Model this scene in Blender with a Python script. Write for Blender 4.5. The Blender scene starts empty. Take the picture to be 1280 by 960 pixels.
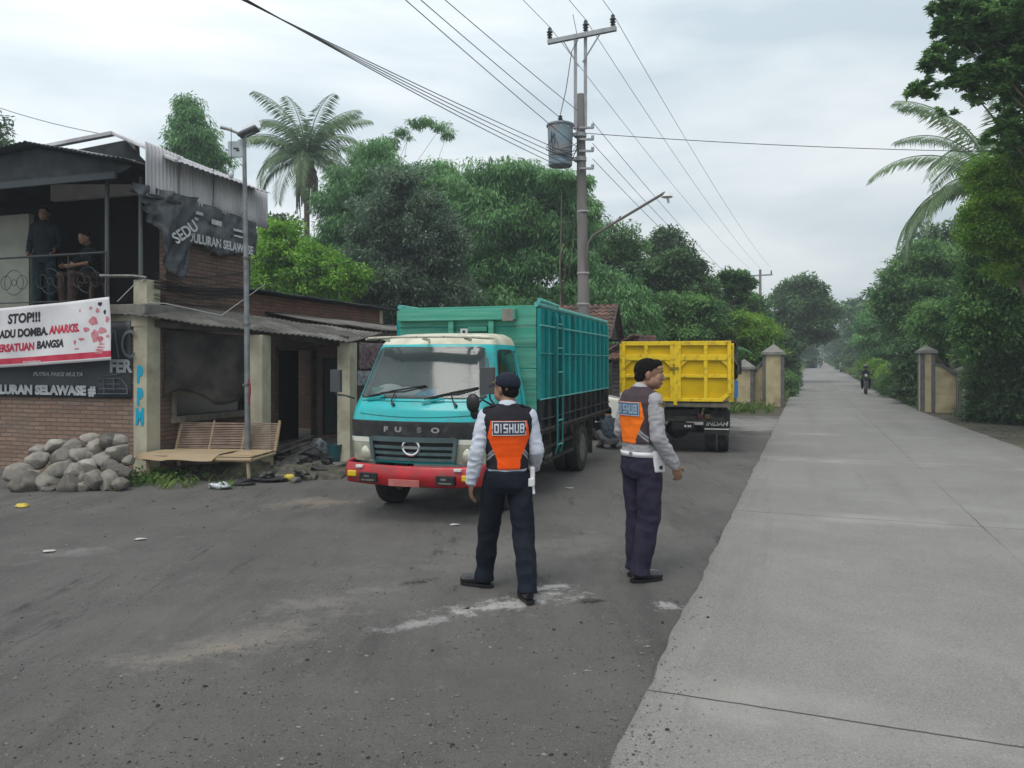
import bpy, bmesh, math, random
import numpy as np
from mathutils import Vector, Matrix, noise
from mathutils.bvhtree import BVHTree
R=math.radians
random.seed(5)
SC=bpy.context.scene
COL=SC.collection
CAMH=1.72; F=961.0; HV=452.0
# ---------------------------------------------------------------- frames: local x right, y away from the camera
class Frame:
    def __init__(s,x,y,deg,z=0): s.o=Vector((x,y,z)); s.a=R(deg); s.m=Matrix.Translation(s.o)@Matrix.Rotation(s.a,4,'Z'); s.i=s.m.inverted()
    def hit(s,u,v,ax,val):
        o=s.i@Vector((0,0,CAMH)); d=s.i.to_3x3()@Vector(((u-640)/F,1,(HV-v)/F))
        t=(val-o[ax])/d[ax]; return o+d*t
def gnd(u,v): Y=CAMH*F/(v-HV); return Vector(((u-640)/F*Y,Y,0))
def at(u,v,Y): return Vector(((u-640)/F*Y,Y,CAMH+(HV-v)/F*Y))
RD=Frame(0,0,-21.0)
def gz(x,y):
    r=(RD.i@Vector((x,y,0))).y
    return 0.0122*min(max(0,r-53),162)
# ---------------------------------------------------------------- materials
MATS={}
def nt(m):
    m.use_nodes=True; return m.node_tree.nodes, m.node_tree.links
def mat(name,col,rough=.6,col2=None,scale=4,bump=0,bscale=None,metal=0,spec=.5,detail=6,stretch=None,contrast=(.35,.65),col3=None,scale3=1.0,trans=0,coat=0):
    if name in MATS: return MATS[name]
    m=bpy.data.materials.new(name); N,L=nt(m); b=N['Principled BSDF']
    b.inputs['Base Color'].default_value=(*col,1); b.inputs['Roughness'].default_value=rough; b.inputs['Metallic'].default_value=metal
    b.inputs['Specular IOR Level'].default_value=(spec if rough<.6 else min(spec,.18))
    if coat: b.inputs['Coat Weight'].default_value=coat
    if trans: b.inputs['Transmission Weight'].default_value=trans
    tc=N.new('ShaderNodeTexCoord'); mp=N.new('ShaderNodeMapping'); L.new(tc.outputs['Object'],mp.inputs[0])
    if stretch: mp.inputs['Scale'].default_value=stretch
    last=None
    def mixnoise(prev,c2,sc,rg):
        n=N.new('ShaderNodeTexNoise'); n.inputs['Scale'].default_value=sc; n.inputs['Detail'].default_value=detail; L.new(mp.outputs[0],n.inputs[0])
        r=N.new('ShaderNodeMapRange'); r.inputs[1].default_value=rg[0]; r.inputs[2].default_value=rg[1]; L.new(n.outputs[0],r.inputs[0])
        x=N.new('ShaderNodeMix'); x.data_type='RGBA'; L.new(r.outputs[0],x.inputs[0]); x.inputs[7].default_value=(*c2,1)
        if prev is None: x.inputs[6].default_value=(*col,1)
        else: L.new(prev,x.inputs[6])
        return x.outputs[2]
    if col2: last=mixnoise(None,col2,scale,contrast)
    if col3: last=mixnoise(last,col3,scale3,(.5,.75))
    if last is not None: L.new(last,b.inputs['Base Color'])
    if bump:
        n=N.new('ShaderNodeTexNoise'); n.inputs['Scale'].default_value=bscale or scale*3; n.inputs['Detail'].default_value=5; L.new(mp.outputs[0],n.inputs[0])
        bp=N.new('ShaderNodeBump'); bp.inputs['Strength'].default_value=bump; bp.inputs['Distance'].default_value=.01; L.new(n.outputs[0],bp.inputs['Height']); L.new(bp.outputs[0],b.inputs['Normal'])
    MATS[name]=m; return m
def leafmat(name,c1,c2,c3=None,rough=.55,tr=.3):
    m=bpy.data.materials.new(name); N,L=nt(m); b=N['Principled BSDF']; b.inputs['Roughness'].default_value=rough; b.inputs['Specular IOR Level'].default_value=.35
    a=N.new('ShaderNodeAttribute'); a.attribute_name='rnd'
    cr=N.new('ShaderNodeValToRGB'); e=cr.color_ramp.elements; e[0].color=(*c1,1); e[1].color=(*c2,1)
    if c3: x=e.new(.93); x.color=(*c2,1); e[-1].color=(*c3,1)
    L.new(a.outputs['Fac'],cr.inputs[0]); L.new(cr.outputs[0],b.inputs['Base Color'])
    t=N.new('ShaderNodeBsdfTranslucent'); L.new(cr.outputs[0],t.inputs[0]); mx=N.new('ShaderNodeMixShader'); mx.inputs[0].default_value=tr
    L.new(b.outputs[0],mx.inputs[1]); L.new(t.outputs[0],mx.inputs[2]); L.new(mx.outputs[0],N['Material Output'].inputs[0]); return m
# ---------------------------------------------------------------- mesh collector
class MB:
    def __init__(s): s.v=[]; s.f=[]; s.mi=[]
    def add(s,vs,fs,mi=0):
        n=len(s.v); s.v+= [tuple(p) for p in vs]; s.f+=[tuple(i+n for i in f) for f in fs]; s.mi+=[mi]*len(fs); return s
    def bx(s,x0,x1,y0,y1,z0,z1,mi=0,M=None):
        vs=[Vector((x,y,z)) for z in (z0,z1) for y in (y0,y1) for x in (x0,x1)]
        if M: vs=[M@p for p in vs]
        return s.add(vs,[(0,2,3,1),(4,5,7,6),(0,1,5,4),(2,6,7,3),(0,4,6,2),(1,3,7,5)],mi)
    def bar(s,p0,p1,w,h,mi=0,up=(0,0,1)):
        p0=Vector(p0);p1=Vector(p1);d=(p1-p0);l=d.length;d.normalize();up=Vector(up)
        if abs(d.dot(up))>.98: up=Vector((0,1,0))
        x=d.cross(up).normalized(); z=x.cross(d).normalized()
        M=Matrix((x,d,z)).transposed().to_4x4(); M.translation=p0
        return s.bx(-w/2,w/2,0,l,-h/2,h/2,mi,M)
    def ring(s,pts,rs,n=10,mi=0,cap=True,fl=1.0,ref=None):
        # tube along pts with radii rs (fl flattens the second axis)
        pts=[Vector(p) for p in pts]; vs=[]; fs=[]; prev=None
        for i,p in enumerate(pts):
            d=(pts[min(i+1,len(pts)-1)]-pts[max(i-1,0)])
            if d.length<1e-9: d=Vector((0,0,1))
            d.normalize()
            if prev is None:
                a=Vector(ref) if ref else (Vector((1,0,0)) if abs(d.x)<.9 else Vector((0,1,0)))
            else: a=prev
            x=(a-d*a.dot(d)).normalized(); y=d.cross(x); prev=x
            r=rs[i] if hasattr(rs,'__len__') else rs
            for k in range(n):
                t=2*math.pi*k/n; vs.append(p+x*math.cos(t)*r+y*math.sin(t)*r*fl)
        for i in range(len(pts)-1):
            for k in range(n): a=i*n+k; b=i*n+(k+1)%n; fs.append((a,b,b+n,a+n))
        if cap: fs.append(tuple(range(n-1,-1,-1))); fs.append(tuple(range((len(pts)-1)*n,len(pts)*n)))
        return s.add(vs,fs,mi)
    def cyl(s,p0,p1,r,r1=None,n=14,mi=0): return s.ring([p0,p1],[r,r if r1 is None else r1],n,mi)
    def ell(s,c,r,mi=0,n=14,m=9,M=None):
        vs=[];fs=[];c=Vector(c)
        for i in range(1,m):
            t=math.pi*i/m
            for k in range(n):
                q=2*math.pi*k/n; p=Vector((r[0]*math.sin(t)*math.cos(q),r[1]*math.sin(t)*math.sin(q),r[2]*math.cos(t)))
                if M: p=M@p
                vs.append(c+p)
        a=Vector((0,0,r[2]));b=-a
        if M:a=M@a;b=M@b
        vs+= [c+a,c+b]; T=len(vs)-2;B=T+1
        for i in range(m-2):
            for k in range(n): x=i*n+k;y=i*n+(k+1)%n; fs.append((x,x+n,y+n,y))
        for k in range(n): fs.append((T,k,(k+1)%n)); fs.append((B,(m-2)*n+(k+1)%n,(m-2)*n+k))
        return s.add(vs,fs,mi)
    def cap(s,p0,r0,p1,r1,n=14): # tapered capsule
        s.cyl(p0,p1,r0,r1,n); s.ell(p0,(r0,)*3,n=n); s.ell(p1,(r1,)*3,n=n); return s
    def prism(s,poly,ax,a,b,mi=0):
        n=len(poly)
        def P(q,t): l=list(q); l.insert(ax,t); return l
        vs=[P(q,a) for q in poly]+[P(q,b) for q in poly]
        fs=[tuple(range(n-1,-1,-1)),tuple(range(n,2*n))]+[(i,(i+1)%n,(i+1)%n+n,i+n) for i in range(n)]
        return s.add(vs,fs,mi)
    def lathe(s,prof,o=(0,0,0),axis='z',n=24,mi=0):
        vs=[];fs=[]
        for r,h in prof:
            for k in range(n):
                t=2*math.pi*k/n; c,q=r*math.cos(t),r*math.sin(t)
                p={'z':(c,q,h),'y':(c,h,q),'x':(h,c,q)}[axis]; vs.append((p[0]+o[0],p[1]+o[1],p[2]+o[2]))
        for i in range(len(prof)-1):
            for k in range(n): a=i*n+k;b=i*n+(k+1)%n; fs.append((a,b,b+n,a+n))
        fs.append(tuple(range(n-1,-1,-1))); fs.append(tuple(range((len(prof)-1)*n,len(prof)*n)))
        return s.add(vs,fs,mi)
    def build(s,name,m,parent=None,smooth=False,bevel=0,loc=None,rot=None,solid=0):
        me=bpy.data.meshes.new(name); me.from_pydata(s.v,[],s.f)
        for i,k in enumerate(s.mi): 
            if k: me.polygons[i].material_index=k
        bm=bmesh.new(); bm.from_mesh(me); bmesh.ops.recalc_face_normals(bm,faces=bm.faces); bm.to_mesh(me); bm.free()
        return link(name,me,m,parent,smooth,bevel,loc,rot,solid)
def link(name,me,m,parent=None,smooth=False,bevel=0,loc=None,rot=None,solid=0):
    for x in (m if isinstance(m,(list,tuple)) else [m]): me.materials.append(x)
    o=bpy.data.objects.new(name,me); COL.objects.link(o)
    if parent: o.parent=parent
    if loc is not None: o.location=loc
    if rot is not None: o.rotation_euler=rot
    if smooth:
        me.polygons.foreach_set('use_smooth',[True]*len(me.polygons))
        if smooth!='all':
            try: me.set_sharp_from_angle(angle=R(38))
            except Exception: pass
    if bevel:
        b=o.modifiers.new('b','BEVEL'); b.width=bevel; b.segments=2; b.limit_method='ANGLE'; b.angle_limit=R(40)
    if solid:
        q=o.modifiers.new('s','SOLIDIFY'); q.thickness=solid
    return o
def tag(o,label=None,cat=None,group=None,kind=None):
    if label:o['label']=label
    if cat:o['category']=cat
    if group:o['group']=group
    if kind:o['kind']=kind
    return o
def empty(name,label,cat,loc=(0,0,0),rz=0,group=None,frame=None):
    o=bpy.data.objects.new(name,None); COL.objects.link(o); o.empty_display_size=.2
    if frame: loc=frame.o; rz=math.degrees(frame.a)
    o.location=loc; o.rotation_euler=(0,0,R(rz)); return tag(o,label,cat,group)
def children(o): return [c for c in COL.objects if c.parent is o]
def copy_tree(o,parent=None):
    c=o.copy(); COL.objects.link(c)
    if parent: c.parent=parent
    for ch in list(CH.get(o.name,[])) or children(o): copy_tree(ch,c)
    return c
CH={}
def text(s,size,m,name='lettering',parent=None,loc=(0,0,0),rot=(R(90),0,0),ext=.003,bold=0,sx=1,shear=0,align='CENTER',spacing=1.0,proj=None):
    cu=bpy.data.curves.new('t','FONT'); cu.body=s; cu.size=size; cu.extrude=ext; cu.offset=bold; cu.align_x=align; cu.align_y='CENTER'; cu.shear=shear; cu.space_character=spacing; cu.resolution_u=3
    t=bpy.data.objects.new('t',cu); COL.objects.link(t); bpy.context.view_layer.update()
    me=bpy.data.meshes.new_from_object(t.evaluated_get(bpy.context.evaluated_depsgraph_get())); bpy.data.objects.remove(t); me.name=name
    me.transform(Matrix.Diagonal((sx,1,1,1)))
    from mathutils import Euler
    me.transform(Matrix.Translation(loc)@Euler(rot).to_matrix().to_4x4())
    if proj: proj(me)
    return link(name,me,m,parent)
def grid(fn,nu,nv):
    mb=MB(); vs=[fn(i/nu,j/nv) for j in range(nv+1) for i in range(nu+1)]
    fs=[(j*(nu+1)+i,j*(nu+1)+i+1,(j+1)*(nu+1)+i+1,(j+1)*(nu+1)+i) for j in range(nv) for i in range(nu)]
    return mb.add(vs,fs)
def corr(a,b,c,d,pitch=.076,amp=.009,nv=2,wob=0,solid=.003):
    # corrugated sheet a-b is across the waves, a-d along them
    a,b,c,d=map(Vector,(a,b,c,d)); n=(b-a).cross(d-a).normalized(); L=(b-a).length; nu=max(4,int(L/pitch)*6)
    def fn(s,t):
        p=a.lerp(b,s).lerp(d.lerp(c,s),t); w=math.sin(s*L/pitch*2*math.pi)*amp
        if wob: w+=wob*noise.noise(Vector((s*L*1.3,t*2,a.x)))
        return p+n*w
    return grid(fn,nu,nv)
# ---------------------------------------------------------------- foliage
NP=np.random.default_rng(11)
def clumps(blobs,k,up=.15,shell=.55):
    out=[]
    tot=sum(b[1][0]*b[1][1]+b[1][0]*b[1][2]+b[1][1]*b[1][2] for b in blobs)
    for c,r in blobs:
        n=max(3,int(k*(r[0]*r[1]+r[0]*r[2]+r[1]*r[2])/tot))
        d=NP.normal(size=(n,3)); d[:,2]+=up; d/=np.linalg.norm(d,axis=1)[:,None]
        rho=NP.uniform(shell**2,1,n)**.5
        # lumpy radius
        lump=1+.22*np.sin(d[:,0]*5+c[0])*np.cos(d[:,1]*4+c[1])+.12*np.sin(d[:,2]*9+c[2])+NP.normal(0,.05,n)
        out.append(np.array(c)+d*np.array(r)*(rho*lump)[:,None])
    return np.concatenate(out)
def leafmesh(name,cen,cr,per,L,W,mode='round',center=None,flat=.6):
    n=len(cen)*per
    cid=np.repeat(np.arange(len(cen)),per); crnd=NP.uniform(0,1,len(cen))
    off=NP.normal(size=(n,3)); off/=np.linalg.norm(off,axis=1)[:,None]; off*=(NP.uniform(0,1,n)**.45)[:,None]*cr; off[:,2]*=flat
    p=cen[cid]+off
    if mode=='round':
        d=off/ (np.linalg.norm(off,axis=1)[:,None]+1e-6)+NP.normal(0,.7,(n,3)); d[:,2]-=.15
    elif mode=='droop':
        d=NP.normal(0,.45,(n,3)); d[:,:2]+=off[:,:2]/cr*.9; d[:,2]-=.75
    elif mode=='up':
        d=NP.normal(0,.35,(n,3)); d[:,:2]+=off[:,:2]/cr*.8; d[:,2]+=.9
    elif mode=='tuft':
        base=cen[cid]; d=NP.normal(size=(n,3)); d[:,2]=np.abs(d[:,2])*.5-.25; p=base+NP.normal(0,.12*cr,(n,3))
    elif mode=='feather':
        d=NP.normal(0,.5,(n,3)); d[:,:2]+=off[:,:2]/cr*.9; d[:,2]-=.2
    d/=np.linalg.norm(d,axis=1)[:,None]
    up=np.array([0,0,1.])+NP.normal(0,.45,(n,3))
    s=np.cross(d,up); s/=np.linalg.norm(s,axis=1)[:,None]+1e-9
    nn=np.cross(s,d)
    l=(L*NP.uniform(.65,1.25,n))[:,None]; w=(W*NP.uniform(.7,1.2,n))[:,None]/2
    sag=nn*0
    v=np.empty((n,4,3)); v[:,0]=p; v[:,1]=p+d*l*.42+s*w; v[:,2]=p+d*l-nn*l*.15; v[:,3]=p+d*l*.42-s*w
    rnd=np.clip(.62*crnd[cid]**1.4+.38*NP.uniform(0,1,n)**1.3,0,1)
    return quadmesh(name,v,rnd)
def quadmesh(name,v,rnd=None):
    n=len(v); me=bpy.data.meshes.new(name); me.vertices.add(n*4); me.vertices.foreach_set('co',v.reshape(-1).astype(np.float32))
    me.loops.add(n*4); me.loops.foreach_set('vertex_index',np.arange(n*4,dtype=np.int32)); me.polygons.add(n)
    me.polygons.foreach_set('loop_start',np.arange(0,n*4,4,dtype=np.int32)); me.polygons.foreach_set('loop_total',np.full(n,4,dtype=np.int32))
    me.update(calc_edges=True)
    if rnd is not None:
        a=me.attributes.new('rnd','FLOAT','FACE'); a.data.foreach_set('value',rnd.astype(np.float32))
    return me
BARK=mat('bark',(.12,.095,.07),.9,(.2,.17,.14),6,.6,20,stretch=(1,1,.25))
G_dark=leafmat('leaf_dark',(0.030,0.072,0.030),(0.166,0.290,0.110))
G_mango=leafmat('leaf_mango',(0.048,0.097,0.062),(0.248,0.345,0.221),rough=.4)
G_bamb=leafmat('leaf_bamboo',(0.048,0.152,0.055),(0.276,0.524,0.193),tr=.4)
G_light=leafmat('leaf_light',(0.097,0.248,0.028),(0.331,0.600,0.083))
G_mid=leafmat('leaf_mid',(0.041,0.117,0.041),(0.235,0.428,0.124),tr=.4)
G_yel=leafmat('leaf_yellow',(.07,.20,.03),(.30,.48,.06),(.52,.52,.08),rough=.55,tr=.42)
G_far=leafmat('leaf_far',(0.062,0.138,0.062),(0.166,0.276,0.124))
G_palm=leafmat('leaf_palm',(0.083,0.152,0.076),(0.235,0.331,0.179),(0.386,0.345,0.221))
G_grass=leafmat('leaf_grass',(0.083,0.152,0.034),(0.179,0.262,0.069),(0.345,0.304,0.138))
def tree(name,label,cat,base,blobs,m,k=160,cr=.45,per=90,L=.2,W=.085,mode='round',trunk=.13,group=None,limbs=7,up=.15,shell=.5,lean=(0,0),tmat=None):
    bx,by=base; z0=gz(bx,by)
    t=empty(name,label,cat,(bx,by,z0),0,group)
    rel=[((c[0]-bx,c[1]-by,c[2]-z0),r) for c,r in blobs]
    cen=clumps(rel,int(k*.72),up,shell)
    link('crown',leafmesh('crown',cen,cr*1.12,int(per*1.3),L*1.02,W*1.12,mode),m,t)
    if trunk:
        mb=MB(); c0=Vector(rel[0][0]); h=max(.6,c0.z-rel[0][1][2]*.3)
        pts=[Vector((0,0,-.1))]; 
        for i in range(1,6):
            q=i/5; pts.append(Vector((c0.x*q+random.uniform(-.08,.08),c0.y*q+random.uniform(-.08,.08),h*q)))
        mb.ring(pts,[trunk*(1.25-.75*i/5) for i in range(6)],9)
        idx=NP.choice(len(cen),min(limbs,len(cen)),replace=False)
        for i in idx:
            a=pts[random.choice((2,3,4,5))]; e=Vector(cen[i]); mid=a.lerp(e,.5)+Vector((0,0,-.12*(e-a).length+random.uniform(-.1,.1)))
            mb.ring([a,mid,e],[min(.05,trunk*.4),min(.03,trunk*.25),.008],6)
        mb.build('trunk',tmat or BARK,t,smooth='all')
    return t
def frond(L,az,el,droop,rng,leaf=.55,nl=34):
    # returns quads for leaflets plus rachis tube
    d=Vector((math.cos(az),math.sin(az),0)); pts=[]
    p=Vector((0,0,0)); e=el
    N=14
    for i in range(N+1):
        pts.append(p.copy()); p=p+(d*math.cos(e)+Vector((0,0,math.sin(e))))*(L/N); e-=droop/N*(1+.8*i/N)
    q=[]
    for i in range(nl*2):
        f=.1+.9*i/(nl*2); x=f*N; a=pts[min(int(x),N-1)].lerp(pts[min(int(x)+1,N)],x-int(x))
        t=(pts[min(int(x)+1,N)]-pts[max(int(x)-1,0)]).normalized(); s=t.cross(Vector((0,0,1))).normalized()
        for sg in (-1,1):
            ll=leaf*math.sin(math.pi*min(1,f*.8+.14))**.6*rng.uniform(.8,1.1)
            dd=(s*sg*.75+t*.55+Vector((0,0,-.45-rng.uniform(0,.35)))).normalized()
            w=t*.022
            q.append([a-w,a+dd*ll*.5-w*1.2,a+dd*ll+Vector((0,0,-.08*ll)),a+dd*ll*.5+w*1.2])
    return pts,q
def palm(label,loc,h,L,nf=22,leaf=.6,seed=1,skirt=True,azs=None):
    rng=random.Random(seed); t=empty('palm_tree',label,'palm tree',(loc[0],loc[1],gz(*loc)))
    mb=MB(); mb.ring([(0,0,-.1),(.05,0,h*.35),(.02,.03,h*.7),(0,0,h)],[.2,.15,.13,.15],10).build('trunk',mat('palm_bark',(.17,.14,.11),.9,(.09,.07,.055),3,.5,12,stretch=(1,1,4)),t,smooth='all')
    for i in range(nf):
        ring=i%3; az=(azs[i] if azs else i*2.399+rng.uniform(-.2,.2)); el=[1.25,.75,.2][ring]+rng.uniform(-.15,.15)
        pts,q=frond(L*rng.uniform(.85,1.08),az,el,[1.0,1.3,1.5][ring],rng,leaf)
        v=np.array([[list(c) for c in k] for k in q]); n=len(v)
        tube=MB().ring(pts,[.035-.03*j/len(pts) for j in range(len(pts))],4)
        vs=v.reshape(-1,3).tolist()+[list(p) for p in tube.v]
        mb=MB(); mb.add(vs,[(4*j,4*j+1,4*j+2,4*j+3) for j in range(n)]+[tuple(a+4*n for a in f) for f in tube.f])
        me=bpy.data.meshes.new('frond'); me.from_pydata(mb.v,[],mb.f)
        a=me.attributes.new('rnd','FLOAT','FACE'); base=rng.uniform(0,.7)
        a.data.foreach_set('value',[min(1,base+rng.uniform(0,.3)) for _ in mb.f])
        link('frond',me,G_palm,t,loc=(0,0,h-.05))
    if skirt:
        dm=mat('dead_frond',(.2,.165,.125),.95,(.1,.08,.06),8)
        mb=MB()
        for i in range(60):
            az=rng.uniform(0,6.28); a=Vector((math.cos(az)*.15,math.sin(az)*.15,h-rng.uniform(.1,.9))); b=a+Vector((math.cos(az)*rng.uniform(.1,.4),math.sin(az)*rng.uniform(.1,.4),-rng.uniform(1.0,2.3)))
            mb.ring([a,a.lerp(b,.4)+Vector((math.cos(az)*.2,math.sin(az)*.2,0)),b],[.03,.05,.015],5,fl=.4)
        mb.build('dead_fronds',dm,t)
        mb=MB()
        for i in range(11):
            az=rng.uniform(0,6.28); mb.ell((math.cos(az)*.3,math.sin(az)*.3,h-.25+rng.uniform(-.2,.1)),(.12,.12,.15),n=8,m=6)
        mb.build('coconuts',mat('coconut',(.12,.16,.05),.6),t,smooth='all')
    return t
# ---------------------------------------------------------------- world, sun, camera
def world():
    w=bpy.data.worlds.new("World"); SC.world=w; w.use_nodes=True; N=w.node_tree.nodes; L=w.node_tree.links; bg=N['Background']
    sky=N.new('ShaderNodeTexSky'); sky.sky_type='NISHITA'; sky.sun_disc=False; sky.sun_elevation=R(62); sky.sun_rotation=R(-150); sky.air_density=1.5; sky.dust_density=3
    tc=N.new('ShaderNodeTexCoord'); mp=N.new('ShaderNodeMapping'); mp.inputs['Scale'].default_value=(1.2,1.2,4.5); mp.inputs['Rotation'].default_value=(R(8),R(10),0); L.new(tc.outputs['Generated'],mp.inputs[0])
    n=N.new('ShaderNodeTexNoise'); n.inputs['Scale'].default_value=1.6; n.inputs['Detail'].default_value=7; n.inputs['Roughness'].default_value=.5; n.inputs['Distortion'].default_value=.3; L.new(mp.outputs[0],n.inputs[0])
    cr=N.new('ShaderNodeValToRGB'); e=cr.color_ramp.elements; e[0].position=.38; e[0].color=(.44,.515,.565,1); e[1].position=.60; e[1].color=(.69,.73,.745,1); L.new(n.outputs[0],cr.inputs[0])
    # brighter higher up and to the left, bluer-grey low down
    sx=N.new('ShaderNodeSeparateXYZ'); L.new(tc.outputs['Generated'],sx.inputs[0])
    mr=N.new('ShaderNodeMapRange'); mr.inputs[1].default_value=-.05; mr.inputs[2].default_value=.4; mr.inputs[3].default_value=.86; mr.inputs[4].default_value=1.12; L.new(sx.outputs[2],mr.inputs[0])
    mrx=N.new('ShaderNodeMapRange'); mrx.inputs[1].default_value=-.6; mrx.inputs[2].default_value=.5; mrx.inputs[3].default_value=1.07; mrx.inputs[4].default_value=.88; L.new(sx.outputs[0],mrx.inputs[0])
    mm=N.new('ShaderNodeMath'); mm.operation='MULTIPLY'; L.new(mr.outputs[0],mm.inputs[0]); L.new(mrx.outputs[0],mm.inputs[1])
    mu=N.new('ShaderNodeMath'); mu.operation='MULTIPLY'; mu.inputs[1].default_value=10.4; L.new(mm.outputs[0],mu.inputs[0])
    vm=N.new('ShaderNodeVectorMath'); vm.operation='SCALE'; L.new(cr.outputs[0],vm.inputs[0]); L.new(mu.outputs[0],vm.inputs['Scale'])
    mx=N.new('ShaderNodeMix'); mx.data_type='RGBA'; mx.inputs[0].default_value=.93; L.new(sky.outputs[0],mx.inputs[6]); L.new(vm.outputs[0],mx.inputs[7])
    L.new(mx.outputs[2],bg.inputs[0]); bg.inputs[1].default_value=.1
    s=bpy.data.lights.new('sun','SUN'); s.energy=1.3; s.angle=R(30); s.color=(1,.96,.90); o=bpy.data.objects.new('sun',s); COL.objects.link(o)
    el,az=R(62),R(-150)  # azimuth clockwise from +Y: behind the camera to the left
    d=Vector((math.sin(az)*math.cos(el),math.cos(az)*math.cos(el),math.sin(el))); o.rotation_euler=d.to_track_quat('Z','Y').to_euler(); o.location=d*50
    c=bpy.data.cameras.new('camera'); c.sensor_width=36; c.lens=36*F/1280; c.shift_y=-28/1280; c.clip_end=3000; c.clip_start=.05
    o=bpy.data.objects.new('camera',c); COL.objects.link(o); o.location=(0,0,CAMH); o.rotation_euler=(R(90),0,0); SC.camera=o
    SC.view_settings.view_transform='Standard'; SC.view_settings.look='None'; SC.view_settings.gamma=1; SC.view_settings.use_curve_mapping=False; SC.view_settings.exposure=.5
    SC.render.engine='CYCLES'; SC.cycles.max_bounces=6; SC.cycles.transparent_max_bounces=6; SC.cycles.volume_bounces=0
    m=bpy.data.materials.new('haze_air'); N,L=nt(m); N.remove(N['Principled BSDF']); v=N.new('ShaderNodeVolumePrincipled'); v.inputs['Color'].default_value=(.86,.93,1,1); v.inputs['Density'].default_value=.0018; v.inputs['Anisotropy'].default_value=.2
    L.new(v.outputs[0],N['Material Output'].inputs['Volume'])
    tag(MB().bx(-400,420,-60,420,-1,26).build('haze',m),kind='stuff')
# ---------------------------------------------------------------- ground
def stain(N,L,vec,prev,c,col,rx,ry,ang,nscale=3,amt=1.0,rough=.6):
    mp=N.new('ShaderNodeMapping'); mp.vector_type='TEXTURE'; mp.inputs['Location'].default_value=(c[0],c[1],0); mp.inputs['Rotation'].default_value=(0,0,R(ang)); mp.inputs['Scale'].default_value=(rx,ry,1); L.new(vec,mp.inputs[0])
    ln=N.new('ShaderNodeVectorMath'); ln.operation='LENGTH'; L.new(mp.outputs[0],ln.inputs[0])
    n=N.new('ShaderNodeTexNoise'); n.inputs['Scale'].default_value=nscale; n.inputs['Detail'].default_value=12; n.inputs['Roughness'].default_value=.82; L.new(vec,n.inputs[0])
    a=N.new('ShaderNodeMath'); a.operation='MULTIPLY_ADD'; a.inputs[1].default_value=6.0; L.new(n.outputs[0],a.inputs[0]); L.new(ln.outputs['Value'],a.inputs[2])
    r=N.new('ShaderNodeMapRange'); r.inputs[1].default_value=3.95; r.inputs[2].default_value=3.2; r.inputs[3].default_value=0; r.inputs[4].default_value=amt; L.new(a.outputs[0],r.inputs[0])
    x=N.new('ShaderNodeMix'); x.data_type='RGBA'; L.new(r.outputs[0],x.inputs[0]); L.new(prev,x.inputs[6]); x.inputs[7].default_value=(*col,1); return x.outputs[2]
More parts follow.
